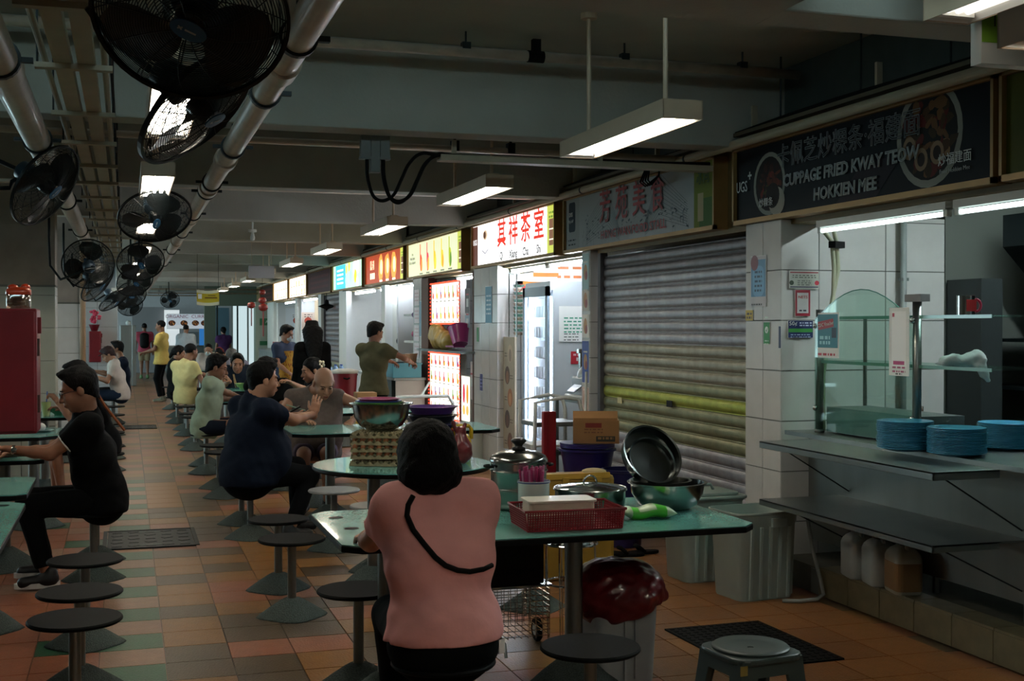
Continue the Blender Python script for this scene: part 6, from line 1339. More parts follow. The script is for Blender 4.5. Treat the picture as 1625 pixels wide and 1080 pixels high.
# ---------------------------------------------------------------- drinks stall
GL = glass('pane_glass', '#e6f5ef', .02, .94); GE = mat('glass_edge', '#5f8f80', .15, coat=.5)
t = thing('drinks_fridge', 'tall white glass door drinks fridge glowing in the drinks stall', 'fridge', (4.06, 12.05, .1)); FRW = mat('fridge_white', '#c4cdd2', .35, coat=.2)
MB().b2(.0, .55, -.4, .4, .0, .22).b2(.03, .55, -.4, -.36, .22, 1.86).b2(.03, .55, .36, .4, .22, 1.86).b2(.5, .55, -.4, .4, .22, 1.86).b2(.0, .55, -.4, .4, 1.86, 1.95).b2(.03, .5, -.4, .4, .2, .24).to('cabinet', FRW, t)
MB().b2(-.03, .0, -.4, -.33, .22, 1.9).b2(-.03, .0, .33, .4, .22, 1.9).b2(-.03, 0, -.4, .4, .22, .3).b2(-.03, 0, -.4, .4, 1.8, 1.9).to('door_frame', mat('fridge_blue', '#9ab4c8', .4), t)
MB().b2(-.02, -.012, -.33, .33, .3, 1.8).to('door_glass', glass('fridge_glass', '#fafcff', .02, .95), t)
for z in (.15, .1, .05): MB().b2(-.004, 0, -.3, .3, z, z + .012).to('vent_slot', BLACK, t)
for k in range(7): MB().b2(.05, .46, -.35, .35, .32 + .21 * k, .327 + .21 * k).to('wire_shelf', CHROME, t)
MB().b2(.02, .035, .3, .33, .3, 1.8).b2(.02, .035, -.33, -.3, .3, 1.8).to('light_strip', mat('fridge_light', '#f4f6ff', .3, emit=30), t)
can = MB().lathe([(0, 0), (.028, 0), (.03, .005), (.03, .11), (.026, .117), (0, .117)], 12).mesh(True)
for k in range(7):
    for i in range(8):
        o = obj('drink_can', can, None, None); o.location = (4.06 + .08, 12.05 - .29 + .083 * i, .1 + .328 + .21 * k); tag(o, 'silvery drink can, %s from the left in %s row of glowing fridge' % (ORD[7 - i], ('bottom', 'second', 'third', 'middle', 'fifth', 'sixth', 'top')[k]), 'can', 'drink cans in the fridge row %s' % ('one', 'two', 'three', 'four', 'five', 'six', 'seven')[k])
can.materials.append(mat('can_pale', '#e4ecf2', .35, .1))
FS = south(4.6, 11.645, 0)
def n7(a, t, M): a.words(0, .06, .2, 5, .035, .014, '#3a9a7a'); a.words(-.02, -.1, .16, 3, .03, .01, '#606a66')
notice('white menu sheets with green writing on fridge side', south(4.3, 11.64, 1.62), .3, .36, '#eef2ee', n7)
notice('second white sheet with small print on fridge side', south(4.55, 11.64, 1.66), .17, .3, '#e4eaee', lambda a, t, M: a.words(0, .1, .12, 7, .03, .012, '#5a7a9a'))
notice('red payment sticker on side of the white fridge', south(4.36, 11.64, 1.28), .17, .13, '#b0182c', lambda a, t, M: (a.words(0, .03, .12, 1, .03, .02, '#e8c8cc'), a.rect(0, -.015, .05, .035, '#e8dcdc')))
t = thing('menu_banner', 'tall cream banner with pictures of dark coffee glasses', 'banner', (3.99, 12.82, .8)); MB().b2(0, .02, -.22, .2, -.55, .68).to('panel', mat('banner_cream', '#a8a08c', .5), t)
a = Art(west(0, 0, 0))
for k in range(5): a.disc(.05 * (-1) ** k, .5 - .24 * k, .09, ('#b9a890', '#4a2a1a', '#9a5a2a', '#3a2018', '#6a3a1c')[k], .1); a.disc(.05 * (-1) ** k, .48 - .24 * k, .05, ('#8a7a6a', '#8a5a34', '#c08a5a', '#5a3020', '#8a5030')[k], .07); a.words(-.1 * (-1) ** k, .5 - .24 * k, .1, 2, .03, .012, '#4a3a2c')
a.art(t, INK)
t = thing('cup_rack', 'clear tower of stacked cups above the coffee banner', 'rack', (4.1, 12.8, 1.5))
for k in range(14): MB().lathe([(.045, .04 * k), (.06, .04 * k + .03), (.055, .04 * k + .03)], 14, sy=2.0).to('cup', GE if k % 2 else glass('clear_plastic'), t)
for y in (-.14, .14): MB().cyl((-.07, y, -.02), (-.07, y, .68), .008).to('rack_post', CHROME, t)
MB().cyl((-.07, -.14, .66), (.2, .1, .7), .008).to('rack_arm', CHROME, t)
t = thing('juice_machine', 'steel juice extractor machine on the stall bench', 'machine', (4.22, 10.95, .92))
MB().b2(-.12, .14, -.2, .2, 0, .2).to('body', STEEL, t, bevel=.02); MB().ell((.0, .0, .2), (.12, .18, .12), 18, 10).to('hopper_dome', STEEL, t, True); MB().add([(-.2, -.1, .06), (-.2, .1, .06), (-.02, .12, .2), (-.02, -.12, .2), (-.2, -.1, .05), (-.2, .1, .05), (-.02, .12, .19), (-.02, -.12, .19)], [(0, 1, 2, 3), (7, 6, 5, 4), (0, 4, 5, 1)]).to('chute', STEEL, t)
MB().cyl((-.03, .1, .24), (-.03, .1, .42), .05).cyl((-.03, .1, .42), (-.03, .1, .46), .07).to('feed_tube', CHROME, t, angle=40); MB().ell((.05, -.12, .25), (.05, .05, .08)).ell((.09, -.05, .3), (.04, .04, .05)).to('red_bottles', mat('red_plastic', '#8c1a24'), t, True)
t = thing('steel_bench', 'narrow steel bench with lower tray in the drinks stall', 'bench', (4.2, 10.95, .1)); MB().b2(-.2, .25, -.45, .4, .78, .81).b2(-.2, .25, -.45, .4, .3, .32).to('shelf_board', STEEL, t)
for x in (-.18, .22):
    for y in (-.43, .38): MB().b2(x - .015, x + .015, y - .015, y + .015, 0, .8).to('leg', STEEL, t)
MB().tube([(-.15, -.3, .83), (-.15, .2, .83)], .02, 10).to('towel_roll', WHITE, t, True)
t = thing('white_rack', 'white metal rack with bent tube frame beside cardboard carton', 'rack', (3.35, 9.6, 0))
for y in (-.2, .2): MB().tube([(.2, y, 0), (.2, y, .9), (.17, y, 1.0), (.05, y, 1.02), (-.2, y, .98), (-.22, y, 0)], .016, 10).to('frame', WHITE, t, True)
for z in (.35, .62): MB().b2(-.22, .2, -.2, .2, z, z + .015).b2(-.235, -.22, -.2, .2, z - .02, z + .02).to('shelf_board', WHITE, t)
MB().b2(-.2, .18, -.18, .18, .78, .82).to('tray', STEEL, t, bevel=.01)
for k, (z, h, c, lab) in enumerate(((2.08, .36, '#9ac0c4', 'teal paper strip at the top of the drinks stall post'), (1.83, .2, '#c8c0b0', 'small menu strip on drinks stall post'), (1.6, .22, '#d8d4cc', 'white menu strip with ice dessert on drinks stall post'), (1.28, .4, '#1c3c9a', 'blue poster with fruit drink on the drinks stall post'), (.94, .24, '#c8a89a', 'pink poster with food picture on drinks stall post'), (.66, .26, '#c0a898', 'lowest food poster on the drinks stall post'))):
    notice(lab, west(XF - .002, 10.275, z), .17, h * .95, c, lambda a, t, M: (a.disc(0, 0, .045, '#b07a3a', .07), a.disc(.02, -.03, .03, '#8a2a20', .04), a.words(0, .09, .1, 1, .02, .015, '#e8e0d0')))
t = thing('broom_handle', 'white pole leaning beside the shutter near drinks stall post', 'pole', (3.8, 10.02, 0)); MB().cyl((0, 0, 0.0), (.05, .06, 1.2), .012).to('pole', WHITE, t, True)
notice('orange and white price boards hanging high in the drinks stall', south(4.55, 12.97, 2.1), .9, .5, '#f2ece4', lambda a, t, M: [a.rect(-.2 + .12 * (k % 2), .17 - .1 * k, .3, .045, '#c87a2c') for k in range(4)] and a.words(.2, .15, .3, 4, .1, .03, '#c8703a'))
notice('round red prohibition sign in drinks stall', south(4.18, 12.97, 2.0), .16, .2, '#f0f0f0', lambda a, t, M: (a.disc(0, 0, .065, '#b8202c'), a.disc(0, 0, .045, '#f0f0f0'), a.rect(0, 0, .12, .016, '#b8202c', .8)))
# white tile pier posters
notice('blue poster on the white tiled pillar of coffee cup stall', west(XF - .002, 13.35, 1.84), .26, .42, '#4a90b0', lambda a, t, M: a.words(0, .1, .18, 5, .05, .02, '#d0e4ea'))
notice('small green sticker on pillar of coffee cup stall', west(XF - .002, 13.8, 1.5), .09, .17, '#1c8a44'); notice('purple sticker low on pillar of coffee cup stall', west(XF - .002, 13.65, .95), .12, .2, '#2c3470', lambda a, t, M: a.words(0, .03, .09, 3, .04, .015, '#8a8ac8'))
# ---------------------------------------------------------------- juice stall with light boxes
LB = mat('led_red', '#ff3a20', .4, emit=4.); RDF = mat('wood_brown_frame', '#5a3a2c', .6)
struct('trim_frame', MB().b2(XF - .02, XF + .1, 16.2, 16.6, .1, 2.25).b2(XF, XF + .1, 14.0, 14.05, .1, 2.25), RDF)
def menu_box(lab, y0, y1, z0, z1, rows, cols):
    t = thing('menu_lightbox', lab, 'light box', (XF, (y0 + y1) / 2, (z0 + z1) / 2)); w, h = y1 - y0, z1 - z0
    MB().b2(.0, .08, -w / 2, w / 2, -h / 2, h / 2).to('box', WHITE, t); a = Art(west(0, 0, 0)); a.rect(0, 0, w * .96, h * .97, '#fbf8ec')
    for i in range(cols):
        for j in range(rows):
            x, z = -w / 2 + w * (i + .5) / cols, h / 2 - h * (j + .52) / rows; c = random.choice(['#c8401c', '#d0a820', '#9aa820', '#c03a6a', '#5a8a28', '#b86a20', '#7a3a8a']); a.rect(x - .02, z + h / rows * .15, w / cols * .16, h / rows * .4, c); a.disc(x, z - h / rows * .1, w / cols * .2, c, h / rows * .17, 10, 0, .15); a.disc(x + .02, z - h / rows * .12, w / cols * .14, random.choice(['#e0c030', '#e08030', '#d04040']), h / rows * .12, 8); a.rect(x, z - h / rows * .38, w / cols * .5, h / rows * .04, '#5a5a50')
    a.art(t, print_mat('menu_print_lit', .95))
    P = [(-w / 2, -h / 2), (w / 2, -h / 2), (w / 2, h / 2), (-w / 2, h / 2)]; mb = MB(); n = 0
    for (xa, za), (xb, zb) in zip(P, P[1:] + P[:1]):
        L = hypot(xb - xa, zb - za); k = int(L / .045)
        for i in range(k): f = i / k; mb.box((-.012, xa + (xb - xa) * f, za + (zb - za) * f), (.012, .014, .014))
    o = mb.to('led_string', LB, t); o['kind'] = 'stuff'; MB().b2(-.008, 0, -w / 2 - .015, -w / 2 + .015, -h / 2, h / 2).b2(-.008, 0, w / 2 - .015, w / 2 + .015, -h / 2, h / 2).b2(-.008, 0, -w / 2, w / 2, h / 2 - .012, h / 2 + .012).b2(-.008, 0, -w / 2, w / 2, -h / 2 - .012, -h / 2 + .012).to('frame', mat('led_frame', '#8a3a2c', .5), t); return t
menu_box('upper glowing fruit juice menu box edged with red lights', 14.62, 16.1, 1.63, 2.16, 2, 7); menu_box('lower larger glowing fruit juice menu box edged with red lights', 14.6, 16.2, .42, 1.25, 4, 7)
t = thing('menu_lightbox', 'small glowing menu box right of the lower juice menu', 'light box', (XF, 14.35, .72)); MB().b2(0, .08, -.2, .2, -.28, .28).to('box', WHITE, t); a = Art(west(0, 0, 0)); a.rect(0, 0, .38, .54, '#fbf4e8')
for c, x in (('#c8324a', -.08), ('#d0902a', .08)): a.disc(x, .06, .05, c, .12); a.disc(x, -.14, .06, '#e0b060', .06)
a.art(t, print_mat('menu_print_lit'))
t = thing('stall_counter', 'white counter box with steel top at the juice stall', 'counter', (3.72, 14.5, 0)); MB().b2(-.22, .2, -.9, 1.2, 0, .38).to('cabinet', mat('counter_panel', '#a9ada2', .5, var=.04), t, bevel=.005); MB().b2(-.25, .2, -.93, 1.2, .38, .42).to('worktop', STEEL, t, bevel=.004)
t = thing('goods_shelf', 'steel shelf between the two juice menus holding bags', 'shelf', (3.86, 15.1, 1.3)); MB().b2(-.12, .3, -1.15, 1.1, -.03, 0).to('shelf_board', STEEL, t)
sd = Sdf().ell((0, .5, .16), (.1, .3, .16), .05).ell((0, .1, .12), (.1, .28, .12), .05).ell((0, .75, .2), (.08, .15, .12), .04).noise(.012, 22)
o = sdf_obj('bag_heap', mat('bag_yellow_film', '#a8904a', .35, var=.3, vscale=6), None, (sd, .02)); o.location = (3.9, 15.1, 1.3); tag(o, 'heap of yellow and clear bags on shelf between juice menus', 'bag')
t = thing('pink_bucket', 'magenta plastic bucket tipped on the juice stall shelf', 'bucket', (3.84, 14.3, 1.38)); MB().lathe([(0, 0), (.09, 0), (.13, .22), (.14, .225), (.125, .22), (.085, .01), (0, .01)], 26, ax=(0, .45, 1)).to('bucket', mat('magenta_plastic', '#9a2a72', .35, coat=.2), t, angle=50); MB().box((0, .25, -.03), (.14, .4, .02)).to('pink_tray', mat('magenta_plastic'), t)
for y, z, c, w_, h_, lab in ((14.3, 1.9, '#2a2a2c', .22, .3, 'dark payment sign beside upper juice menu'), (14.3, 1.66, '#8aa4b4', .22, .16, 'small picture card under the dark payment sign'), (14.1, .95, '#c8b8b8', .12, .45, 'narrow pink framed sign right of the lower menu')):
    notice(lab, west(3.93, y, z), w_, h_, c, lambda a, t, M: (a.rect(0, -.02, .1, .1, '#c8ccc8'), a.rect(0, .08, .12, .02, '#b03040')))
t = thing('tube_trolley', 'white bent tube trolley handle in front of olive tee man', 'trolley', (2.95, 12.6, 0)); MB().tube([(-.3, 0, 0), (-.3, 0, .78), (-.25, 0, .86), (.3, 0, .86), (.35, 0, .78), (.35, 0, 0)], .018, 10).to('frame', WHITE, t, True); MB().tube([(.0, 0, .86), (.12, .1, 1.0)], .012).to('lever', WHITE, t)
MB().b2(-.3, .35, 0, .4, .3, .33).to('deck', WHITE, t)
# ---------------------------------------------------------------- stall with the olive tee man
t = thing('stall_bench', 'steel stall bench holding a blue basket beside olive tee man', 'bench', (3.8, 16.9, 0)); MB().b2(-.35, .1, -.6, 2.2, .86, .9).to('worktop', STEEL, t, bevel=.004); MB().b2(-.3, .1, -.2, 1.2, .0, .86).to('cabinet', mat('bench_dark', '#3a4442', .5), t); MB().b2(-.32, .08, -.58, -.55, 0, .86).to('leg', WHITE, t)
t = thing('crate', 'light blue plastic basket on the steel stall bench', 'basket', (3.62, 16.55, .9)); MB().b2(-.2, .2, -.3, .3, 0, .2).to('basket', mat('sky_plastic', '#4f9ab0', .4, coat=.1), t, bevel=.01); MB().b2(-.21, .21, -.31, .31, .18, .2).to('rim', mat('sky_plastic'), t)
t = thing('cup_tower', 'stacked cream paper cups above the blue basket', 'cups', (3.7, 16.5, 1.1))
for k in range(5): MB().lathe([(.03, 0), (.05, .12), (.045, .12)], 12, (-.06 + .04 * k, -.12 + .06 * k, 0)).to('cup', mat('cream_cup', '#b8a488', .6), t)
struct('pillar', MB().b2(XF, XF + .12, 19.2, 19.5, .1, 2.25).b2(XF, XF + .1, 22.8, 23.2, .1, 2.25), mat('white_post', '#c8ccca', .5))
struct('partition', MB().b2(4.0, 5.5, 23.15, 23.3, .1, 2.4), WHITE); struct('partition', MB().b2(4.0, 5.4, 19.45, 19.5, .1, 2.4), WHITE)
t = thing('switch_board', 'white panel with meters and sockets on the stall wall', 'switchboard', (4.35, 19.42, 1.2)); MB().b2(-.28, .28, -.03, 0, -.55, .75).to('panel', mat('panel_cream', '#b4b8b0', .5), t)
for k in range(3): MB().b2(-.22 + .16 * k, -.1 + .16 * k, -.05, -.03, -.3, .0).to('socket_box', WHITE, t); MB().lathe([(0, 0), (.04, .0), (.04, .02), (0, .03)], 14, (-.16 + .16 * k, -.05, -.18), (0, -1, 0)).to('dial', mat('grey_box'), t)
for k in range(2): MB().lathe([(0, 0), (.07, .0), (.07, .02), (0, .03)], 16, (-.14 + .26 * k, -.03, .16), (0, -1, 0)).to('meter', IRON, t)
MB().b2(-.2, .16, -.05, -.03, .28, .68).to('code_board', mat('code_board', '#d0d0d4', .5), t)
t = thing('wall_shelves', 'white wall shelves crowded with bags beside the blue basket', 'shelf', (4.35, 17.9, 1.2))
for z in (.15, .55): MB().b2(-.3, .5, -.5, .5, z, z + .03).to('shelf_board', WHITE, t)
struct('partition', MB().b2(4.0, 5.4, 18.6, 18.65, .1, 2.4), mat('white_partition', '#c4c8c8', .5))
for k, (c, x, z, r, lab) in enumerate((('#b8c0d0', -.05, .3, .16, 'bulging white bag on the lower wall shelf'), ('#8a2a5a', -.25, .25, .09, 'magenta bag on the lower wall shelf'), ('#3a7ab0', .15, .24, .08, 'blue packet on lower wall shelf'), ('#c8c4bc', .2, .68, .12, 'white carton on upper wall shelf'), ('#5a3a6a', -.28, .55, .06, 'purple pouch hanging from upper wall shelf'))):
    sd = Sdf().ell((0, 0, 0), (r, r * .8, r * .85), .02).noise(.01, 30, k); o = sdf_obj('shopping_bag', mat('bagfilm_' + c[1:], c, .4), None, (sd, .02)); o.location = (4.35 + x, 17.9 - .2, 1.2 + z + r * .3); tag(o, lab, 'bag')
for k, z in enumerate((2.0, 1.75, 1.5, 1.25)): notice(('first', 'second', 'third', 'fourth')[k] + ' pink and white menu sheet down the narrow white pillar', west(XF - .004, 16.95, z), .3, .22, '#c8bcc0', lambda a, t, M: a.words(0, .06, .24, 3, .05, .018, '#a87a80'))
notice('blue sheet on far pillar of the blue basket stall', west(XF - .004, 16.72, 1.7), .12, .5, '#5a86a0')
t = thing('red_barrel', 'dark red insulated drinks barrel with white lid near olive tee man', 'barrel', (2.78, 16.3, .55)); MB().lathe([(0, 0), (.14, 0), (.17, .42), (0, .42)], 26).to('barrel', mat('barrel_red', '#7a1a28', .4), t, angle=40); MB().lathe([(.18, .42), (.185, .46), (.1, .48), (0, .48)], 26).to('lid', WHITE, t, True); MB().lathe([(.1, -.55), (.06, -.3), (.1, 0)], 20).to('stand', STEEL_D, t); MB().tube([(-.17, 0, .4), (0, -.2, .35), (.17, 0, .4)], .012).to('barrel_handle', BLACK, t, True)
t = thing('yellow_crate', 'yellow crate with cardboard on top behind steel bowl', 'crate', (2.55, 13.6, 0)); MB().b2(-.13, .13, -.15, .15, 0, .75).to('crate', mat('crate_yellow', '#a8842c', .5), t); MB().b2(-.11, .11, -.12, .12, .75, .86).to('carton', KB, t)
# bottled water stacked by the narrow shutter
WB = mat('water_bottle', '#8aa8c8', .2, coat=.4); CAPB = mat('bottle_cap_blue', '#2a4aa0', .4)
t = thing('water_crate', 'low dark stand under the water bottles by narrow shutter', 'stand', (3.15, 21.5, 0)); MB().b2(-.35, .5, -.5, .5, 0, .72).to('stand', mat('bench_dark'), t)
for i in range(8):
    for j in range(2):
        t = thing('water_bottle', 'water bottle with blue label, %s from the left in the %s row' % (ORD[i], 'front' if j == 0 else 'back'), 'bottle', (2.86 + .1 * i, 21.15 + .12 * j, .72), group='water bottles, %s row' % ('front' if j == 0 else 'back')); MB().lathe([(0, 0), (.036, 0), (.038, .12), (.03, .17), (.012, .19), (.012, .2), (0, .2)], 12).to('bottle', WB, t, True); MB().lathe([(.014, .195), (.014, .215), (0, .216)], 10).to('cap', CAPB, t)
        MB().lathe([(.0385, .05), (.0385, .1)], 12).to('bottle_label', CAPB, t)
t = thing('blue_tub', 'deep violet tub in front of the stall worker with apron', 'tub', (2.55, 17.9, .35)); MB().lathe([(0, 0), (.17, 0), (.2, .5), (.21, .5), (0, .48)], 24).to('tub', mat('violet_plastic', '#3a2a8a', .4), t, angle=50); MB().lathe([(.12, -.35), (.15, 0)], 16).to('base', STEEL_D, t)
# far stalls
struct('partition', MB().b2(4.0, 5.5, 29.5, 29.7, .1, 2.4), mat('bright_white_wall', '#d8dcdc', .5)); struct('partition', MB().b2(4.0, 5.5, 34.3, 34.6, .1, 2.4), mat('bright_white_wall'))
for lab, x, y, z, w, h, c in (('white poster with red bowl in far lit stall, upper', 4.15, 29.46, 1.72, .32, .42, '#d8c8b8'), ('yellowish hanging menu in the far lit stall', 4.5, 29.46, 1.95, .4, .6, '#e0d0b0'), ('blue and white poster in the farthest lit stall', 4.5, 34.26, 1.75, .6, .7, '#dfe6ea')):
    notice(lab, south(x, y, z), w, h, c, lambda a, t, M: (a.disc(0, 0, .09, '#b0402a'), a.words(0, .15, .2, 2, .05, .02, '#5a4a40')))
t = thing('far_counter', 'far stall counter with orange goods behind the apron worker', 'counter', (3.75, 31.5, 0)); MB().b2(-.3, .2, -1.5, 2.5, 0, .95).to('cabinet', STEEL_D, t); MB().b2(-.32, .2, -1.5, 2.5, .95, 1.0).to('worktop', STEEL, t)
for k in range(4): MB().b2(-.2, .1, -1.3 + .4 * k, -1.1 + .4 * k, 1.0, 1.2).to('goods', mat(('orange_goods', 'blue_goods', 'cream_goods', 'red_goods')[k], ('#b8602a', '#3a5a9a', '#b8a888', '#8a2a24')[k], .6), t)
t = thing('hanging_lamp', 'small black star shaped lantern hanging by the narrow shutter', 'lamp', (3.88, 24.9, 2.0)); MB().lathe([(0, .14), (.04, .12), (.05, .05), (.2, .0), (.04, -.06), (0, -.1)], 5).to('shade', RUB, t); MB().cyl((0, 0, .12), (0, 0, .27), .006).to('cord', RUB, t)
# ---------------------------------------------------------------- near stall counter (bottom right)
t = thing('steel_counter', 'stainless steel stall counter with fold-out shelves at the right', 'counter', (XF, 5.6, 0))
y0, y1 = -.78, .85                                          # world 4.82 .. 6.45
MB().b2(-.37, .0, y0, y1, .915, .925).b2(-.37, -.362, y0, y1, .885, .925).b2(-.37, 0, y0, y0 + .008, .885, .925).b2(-.37, 0, y1 - .008, y1, .885, .925).to('upper_shelf', STEEL, t, bevel=.002)
MB().b2(-.37, .17, y0, y1, .575, .585).b2(-.37, -.362, y0, y1, .55, .585).b2(-.37, 0, y0, y0 + .008, .55, .585).to('lower_shelf', STEEL, t, bevel=.002)
MB().b2(.17, .2, y0, 1.2, .27, .95).to('front_panel', STEEL, t); MB().b2(.15, .21, y0 - .03, y0, .22, .95).to('panel_post', STEEL, t)
MB().b2(.0, .7, -1.6, 1.2, .925, .95).to('worktop', STEEL, t)
for y in (-.7, .0, .7): MB().cyl((.23, y, .17), (.23, y, .27), .02, n=12).to('foot', STEEL_D, t)
for y in (y0 + .05, y1 - .1): MB().cyl((-.28, y, .89), (.17, y, .62), .004, n=6).to('stay', IRON, t); MB().cyl((-.28, y, .55), (.17, y, .33), .004, n=6).to('stay', IRON, t)
t = thing('display_case', 'glass display shelves on steel posts standing on the stall counter', 'display case', (3.97, 5.66, .95))
for y, h in ((.95, .75), (-.02, .78)):
    MB().cyl((.08, y, 0), (.08, y, h), .024, n=16).lathe([(.03, 0), (.03, .02)], 16, (.08, y, 0)).to('post', STEEL, t, True)
    for z in (.15, h - .1): MB().ell((.05, y, z), (.018, .018, .018), 10, 6).to('glass_clip', CHROME, t, True)
for z, ya in ((.695, -.62), (.43, -.62)): MB().b2(.08, .42, ya, .95, z, z + .01).to('glass_shelf', GL, t); MB().b2(.076, .08, ya, .95, z - .006, z + .012).to('shelf_edge', GE, t)
P = [(-.02, 0.02), (.95, .02)] + [(.95 - .97 * i / 12, .69 + .17 * sin(pi * i / 12)) for i in range(13)]
Mx = Matrix(((0, 0, 1, .045), (1, 0, 0, 0), (0, 1, 0, 0), (0, 0, 0, 1)))
MB().prism(P, 0, .006, Mx).to('front_glass', GL, t)
MB().tube([(.048, y, z) for y, z in P[2:]], .003, 5).to('glass_rim', GE, t)
MB().b2(.1, .4, .0, .9, .01, .16).to('inner_tray', STEEL_D, t); MB().cyl((.4, .95, 0), (.4, .95, .7), .012).to('rear_post', STEEL, t); MB().cyl((.4, -.55, 0), (.4, -.55, .7), .012).to('rear_post', STEEL, t)
MB().b2(.05, .11, -.09, .05, .78, .82).to('wood_block', mat('raw_wood', '#9a6a3c', .7), t)
t = thing('payment_card', 'white payment card sheet with pink strip clipped to display glass', 'sheet', (4.0, 5.73, 1.5)); MB().b2(0, .003, -.09, .09, -.17, .2).to('sheet', PAPER, t)
a = Art(west(0, 0, 0)); a.rect(0, .03, .13, .3, '#f4f4f2'); a.rect(0, -.1, .1, .02, '#b02a6a'); a.rect(-.05, .16, .02, .02, '#c03050'); a.words(.0, -.125, .12, 2, .022, .01, '#a04a6a'); a.words(0, -.16, .06, 1, .02, .008, '#555555'); a.art(t, INK, 'printed_face')
t = thing('voucher_card', 'teal voucher card with red banner on left display post', 'sign', (4.0, 6.45, 1.54)); MB().b2(0, .003, -.13, .1, -.13, .14).to('card', PAPER, t)
a = Art(west(0, 0, 0)); a.rect(.01, .03, .22, .2, '#2f7a8a'); a.rect(-.01, .07, .17, .05, '#a02a34', .12); a.rect(.08, .02, .05, .06, '#1c2c40'); a.words(-.02, -.01, .12, 2, .03, .02, '#9ad0d8'); a.words(0, -.11, .2, 1, .03, .014, '#c04050'); a.art(t, INK, 'printed_face')
text('CDC Voucher', west(-.003, .01, .07) @ Matrix.Rotation(.12, 4, 'Z'), .03, WINK, t)
# stacked blue plates
BP = mat('blue_melamine', '#3f8fb4', .3, coat=.3)
pl = MB().lathe([(0, 0), (.085, 0), (.1, .004), (.14, .016), (.145, .018), (.14, .0205), (.1, .009), (.08, .005), (0, .005)], 30).mesh(True); pl.materials.append(BP)
for s_, (x, y, n) in enumerate(((3.88, 5.5, 20), (3.975, 5.21, 18), (4.43, 5.4, 18))):
    for k in range(n):
        o = obj('blue_plate', pl, None); o.location = (x + random.uniform(-.003, .003), y + random.uniform(-.003, .003), .951 + .0072 * k)
        tag(o, 'blue plate, %s from the top of the %s stack on the steel counter' % (ORD[n - 1 - k], ('left', 'middle', 'right')[s_]), 'plate', 'blue plates, %s stack' % ('left', 'middle', 'right')[s_])
t = thing('steel_mug', 'steel mug with red handle on the top glass shelf', 'mug', (4.15, 5.37, 1.656)); MB().lathe([(0, 0), (.045, 0), (.045, .1), (.048, .102), (.043, .1), (.042, .005), (0, .005)], 24).to('cup', CHROME, t, angle=40)
MB().tube(arc((.045, -.02, .05), .032, -pi / 2, pi / 2, 8), .007, 6).to('mug_handle', mat('mug_red', '#a02a48', .4), t, True); MB().b2(-.03, .03, -.0465, -.045, .02, .08).to('red_print', RED, t)
sd = Sdf().ell((0, 0, .025), (.1, .07, .03), .03).ell((.05, -.05, .04), (.07, .04, .03), .03).limb((.08, -.06, .03), (.1, -.1, -.07), .035, .02, .03).limb((-.08, 0, .02), (-.13, .02, .01), .02, .012, .02).noise(.008, 40).noise(.004, 80, 1)
o = sdf_obj('cloth', mat('white_cloth', '#b4bcbc', .9, bump=.3), None, (sd, .008)); o.location = (4.22, 5.52, 1.392); tag(o, 'crumpled white cloth lying on the middle glass shelf', 'cloth')
sd = Sdf().ell((0, 0, .02), (.09, .07, .025), .03).ell((-.05, .0, .035), (.04, .04, .03), .03).noise(.006, 50)
o = sdf_obj('cloth', mat('yellow_cloth', '#b8961c', .9, bump=.3), None, (sd, .009)); o.location = (4.4, 5.93, .96); tag(o, 'yellow cloth on counter behind the blue plates', 'cloth')
pot('wok_lid', 'steel pan with domed lid behind the right plate stack', 4.52, 5.72, .17, .05, .951, m=DKP)
t = thing('sauce_bottle', 'small dark bottle standing behind the yellow cloth', 'bottle', (4.52, 6.25, .951)); MB().lathe([(0, 0), (.035, 0), (.035, .1), (.012, .14), (.012, .17), (0, .172)], 16).to('bottle', mat('dark_sauce', '#2a1c10', .2), t, True)
# kitchen behind: conduit, hoses, hood, shelves
t = thing('conduit', 'grey vertical conduit on the white tiled wall inside near stall', 'pipe', (4.78, 6.8, .2)); MB().cyl((0, 0, 0), (0, 0, 2.3), .02, n=12).to('pipe', mat('grey_conduit', '#7d8686', .5), t, True)
for z in (.8, 1.7): MB().box((0, 0, z), (.06, .03, .02)).to('saddle', STEEL_D, t)
t = thing('wall_hose', 'two pale hoses hanging from the lamp bracket in near stall', 'hose', (4.12, 6.6, 0))
for k in (0, 1): MB().tube([(-.05 + .07 * k, 0, 2.18), (.04 + .03 * k, .05, 2.12), (.06 + .03 * k, .06, 1.95), (.05 - .0 * k, .05, 1.8), (-.0 + .02 * k, .03, 1.6), (-.04, .02, 1.3), (-.05, 0, .96)], .014, 8).to('hose', mat('pale_hose', '#a8ab92', .5), t, True)
MB().box((.06, .03, 2.1), (.1, .05, .04), rot=.4).to('clip', RUB, t)
HD = mat('hood_steel', '#1b2426', .35, .8)
t = thing('exhaust_hood', 'dark sloping exhaust hood and duct inside the near stall', 'hood', (5.3, 5.2, 1.3))
MB().add([(0, 0, .8), (1.5, 0, .8), (1.5, 1.3, .8), (0, 1.3, .8), (-.0, 0, 1.0), (1.5, 0, 1.0), (1.5, 1.3, 1.0), (0, 1.3, 1.0)], [(3, 2, 1, 0), (4, 5, 6, 7), (0, 1, 5, 4), (1, 2, 6, 5), (2, 3, 7, 6), (3, 0, 4, 7)]).to('hood_lip', HD, t)
MB().add([(0, 0, .8), (.05, 0, .8), (1.2, 0, -.2), (1.1, 0, -.3), (0, 1.3, .8), (.05, 1.3, .8), (1.2, 1.3, -.2), (1.1, 1.3, -.3)], [(0, 1, 2, 3), (7, 6, 5, 4), (0, 4, 5, 1), (1, 5, 6, 2), (2, 6, 7, 3), (3, 7, 4, 0)]).to('sloping_panel', HD, t)
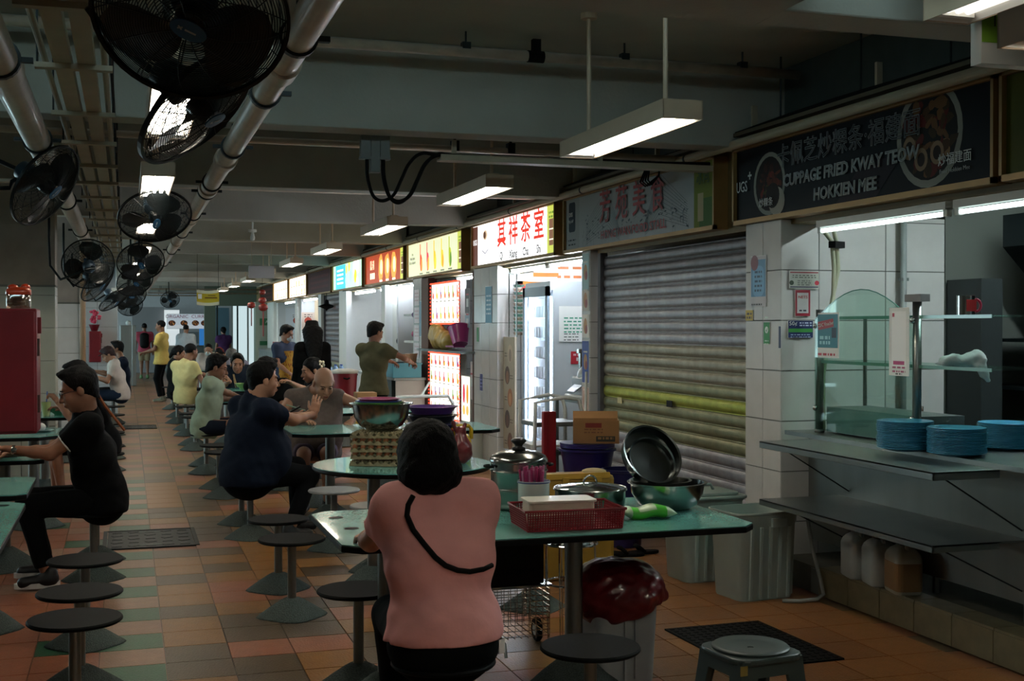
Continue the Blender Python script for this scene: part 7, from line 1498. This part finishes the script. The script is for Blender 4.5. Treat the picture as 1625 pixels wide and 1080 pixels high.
struct('partition', MB().b2(5.14, 5.3, 6.5, 6.84, 0, 1.9), mat('dark_niche', '#22292a', .7)); struct('partition', MB().b2(6.3, 6.4, 3, 7, 0, 2.75), mat('dark_niche'))
struct('partition', MB().b2(5.14, 7.2, 6.86, 7.3, 0, 2.75), mat('kitchen_wall', '#5a5f5a', .6))
t = thing('kitchen_shelf', 'dark steel shelving at the back of near stall', 'shelf', (5.7, 5.9, 0))
for z in (.9, 1.2, 1.5): MB().b2(-.4, .4, -.9, .9, z, z + .02).to('shelf_board', HD, t)
for x in (-.38, .38):
    for y in (-.88, .88): MB().b2(x - .015, x + .015, y - .015, y + .015, .16, 1.6).to('upright', HD, t)
def n1(a, t, M): a.rect(0, .02, .19, .24, '#5a8fb8'); a.poly(rrect(.15, .2, .05, 4, 0, -.0), '#6fa8d0'); a.disc(-.05, .12, .05, '#7a3a48'); a.words(0, .06, .1, 5, .03, .014, '#20486a'); a.words(-.02, -.15, .14, 1, .02, .01, '#333333')
WP = XF - .003
notice('blue poster taped high on the white tiled pillar', west(WP, 7.13, 1.89), .21, .33, '#b9b9bd', n1)
notice('small yellow sticker on the white tiled pillar', west(WP, 7.25, 1.67), .1, .07, '#b9a02c', lambda a, t, M: a.words(0, .01, .07, 2, .025, .015, '#4a4020'))
def n3(a, t, M): a.disc(0, .02, .022, '#dff0e4'); a.line([(-.01, .02), (-.002, .01), (.012, .03)], .005, '#128a3c'); a.words(0, .1, .04, 1, .02, .008, '#bfe0c8'); a.words(0, -.05, .05, 2, .02, .008, '#bfe0c8')
notice('green sticker with tick mark on the white tiled pillar', west(WP, 7.02, 1.555), .08, .14, '#178a40', n3)
notice('narrow dark blue sticker on the door post', west(XF - .022, 6.82, 1.53), .03, .14, '#2a3a5a')
YW = 6.836
def n4(a, t, M): a.rect(0, .075, .2, .012, '#8a2a34'); a.rect(0, -.072, .2, .01, '#2a2a50'); a.disc(-.09, -.03, .016, '#2c3c30', .024); a.disc(.09, -.03, .016, '#b02a3c', .024); a.words(0, .045, .17, 2, .02, .01, '#555a55'); a.words(0, -.01, .1, 3, .02, .012, '#707570')
notice('wide white and red notice on side wall of near stall', south(4.075, YW, 1.89), .21, .18, '#a9ada4', n4).scale = (1, 1, .62)
def n5(a, t, M): a.rect(0, 0, .09, .16, '#c4c8c8'); a.words(0, -.06, .06, 1, .02, .012, '#303040'); text('NETS', M @ Matrix.Translation((0, .045, 0)), .032, RED, t)
notice('red framed payment sign under the wide notice', south(4.065, YW, 1.745), .12, .21, '#8a2030', n5).scale = (.9, 1, .8)
def n6(a, t, M): a.rect(0, -.01, .19, .03, '#3a8a40'); text('50¢', M @ Matrix.Translation((-.06, .045, 0)), .045, WINK, t); a.words(.04, .05, .1, 2, .02, .01, '#b9c4dc'); a.words(0, -.045, .16, 2, .018, .008, '#9aa8c8')
notice('dark blue 50 cent reward notice with green band', south(4.05, YW, 1.58), .2, .14, '#1c2a58', n6).scale = (.9, 1, .78)
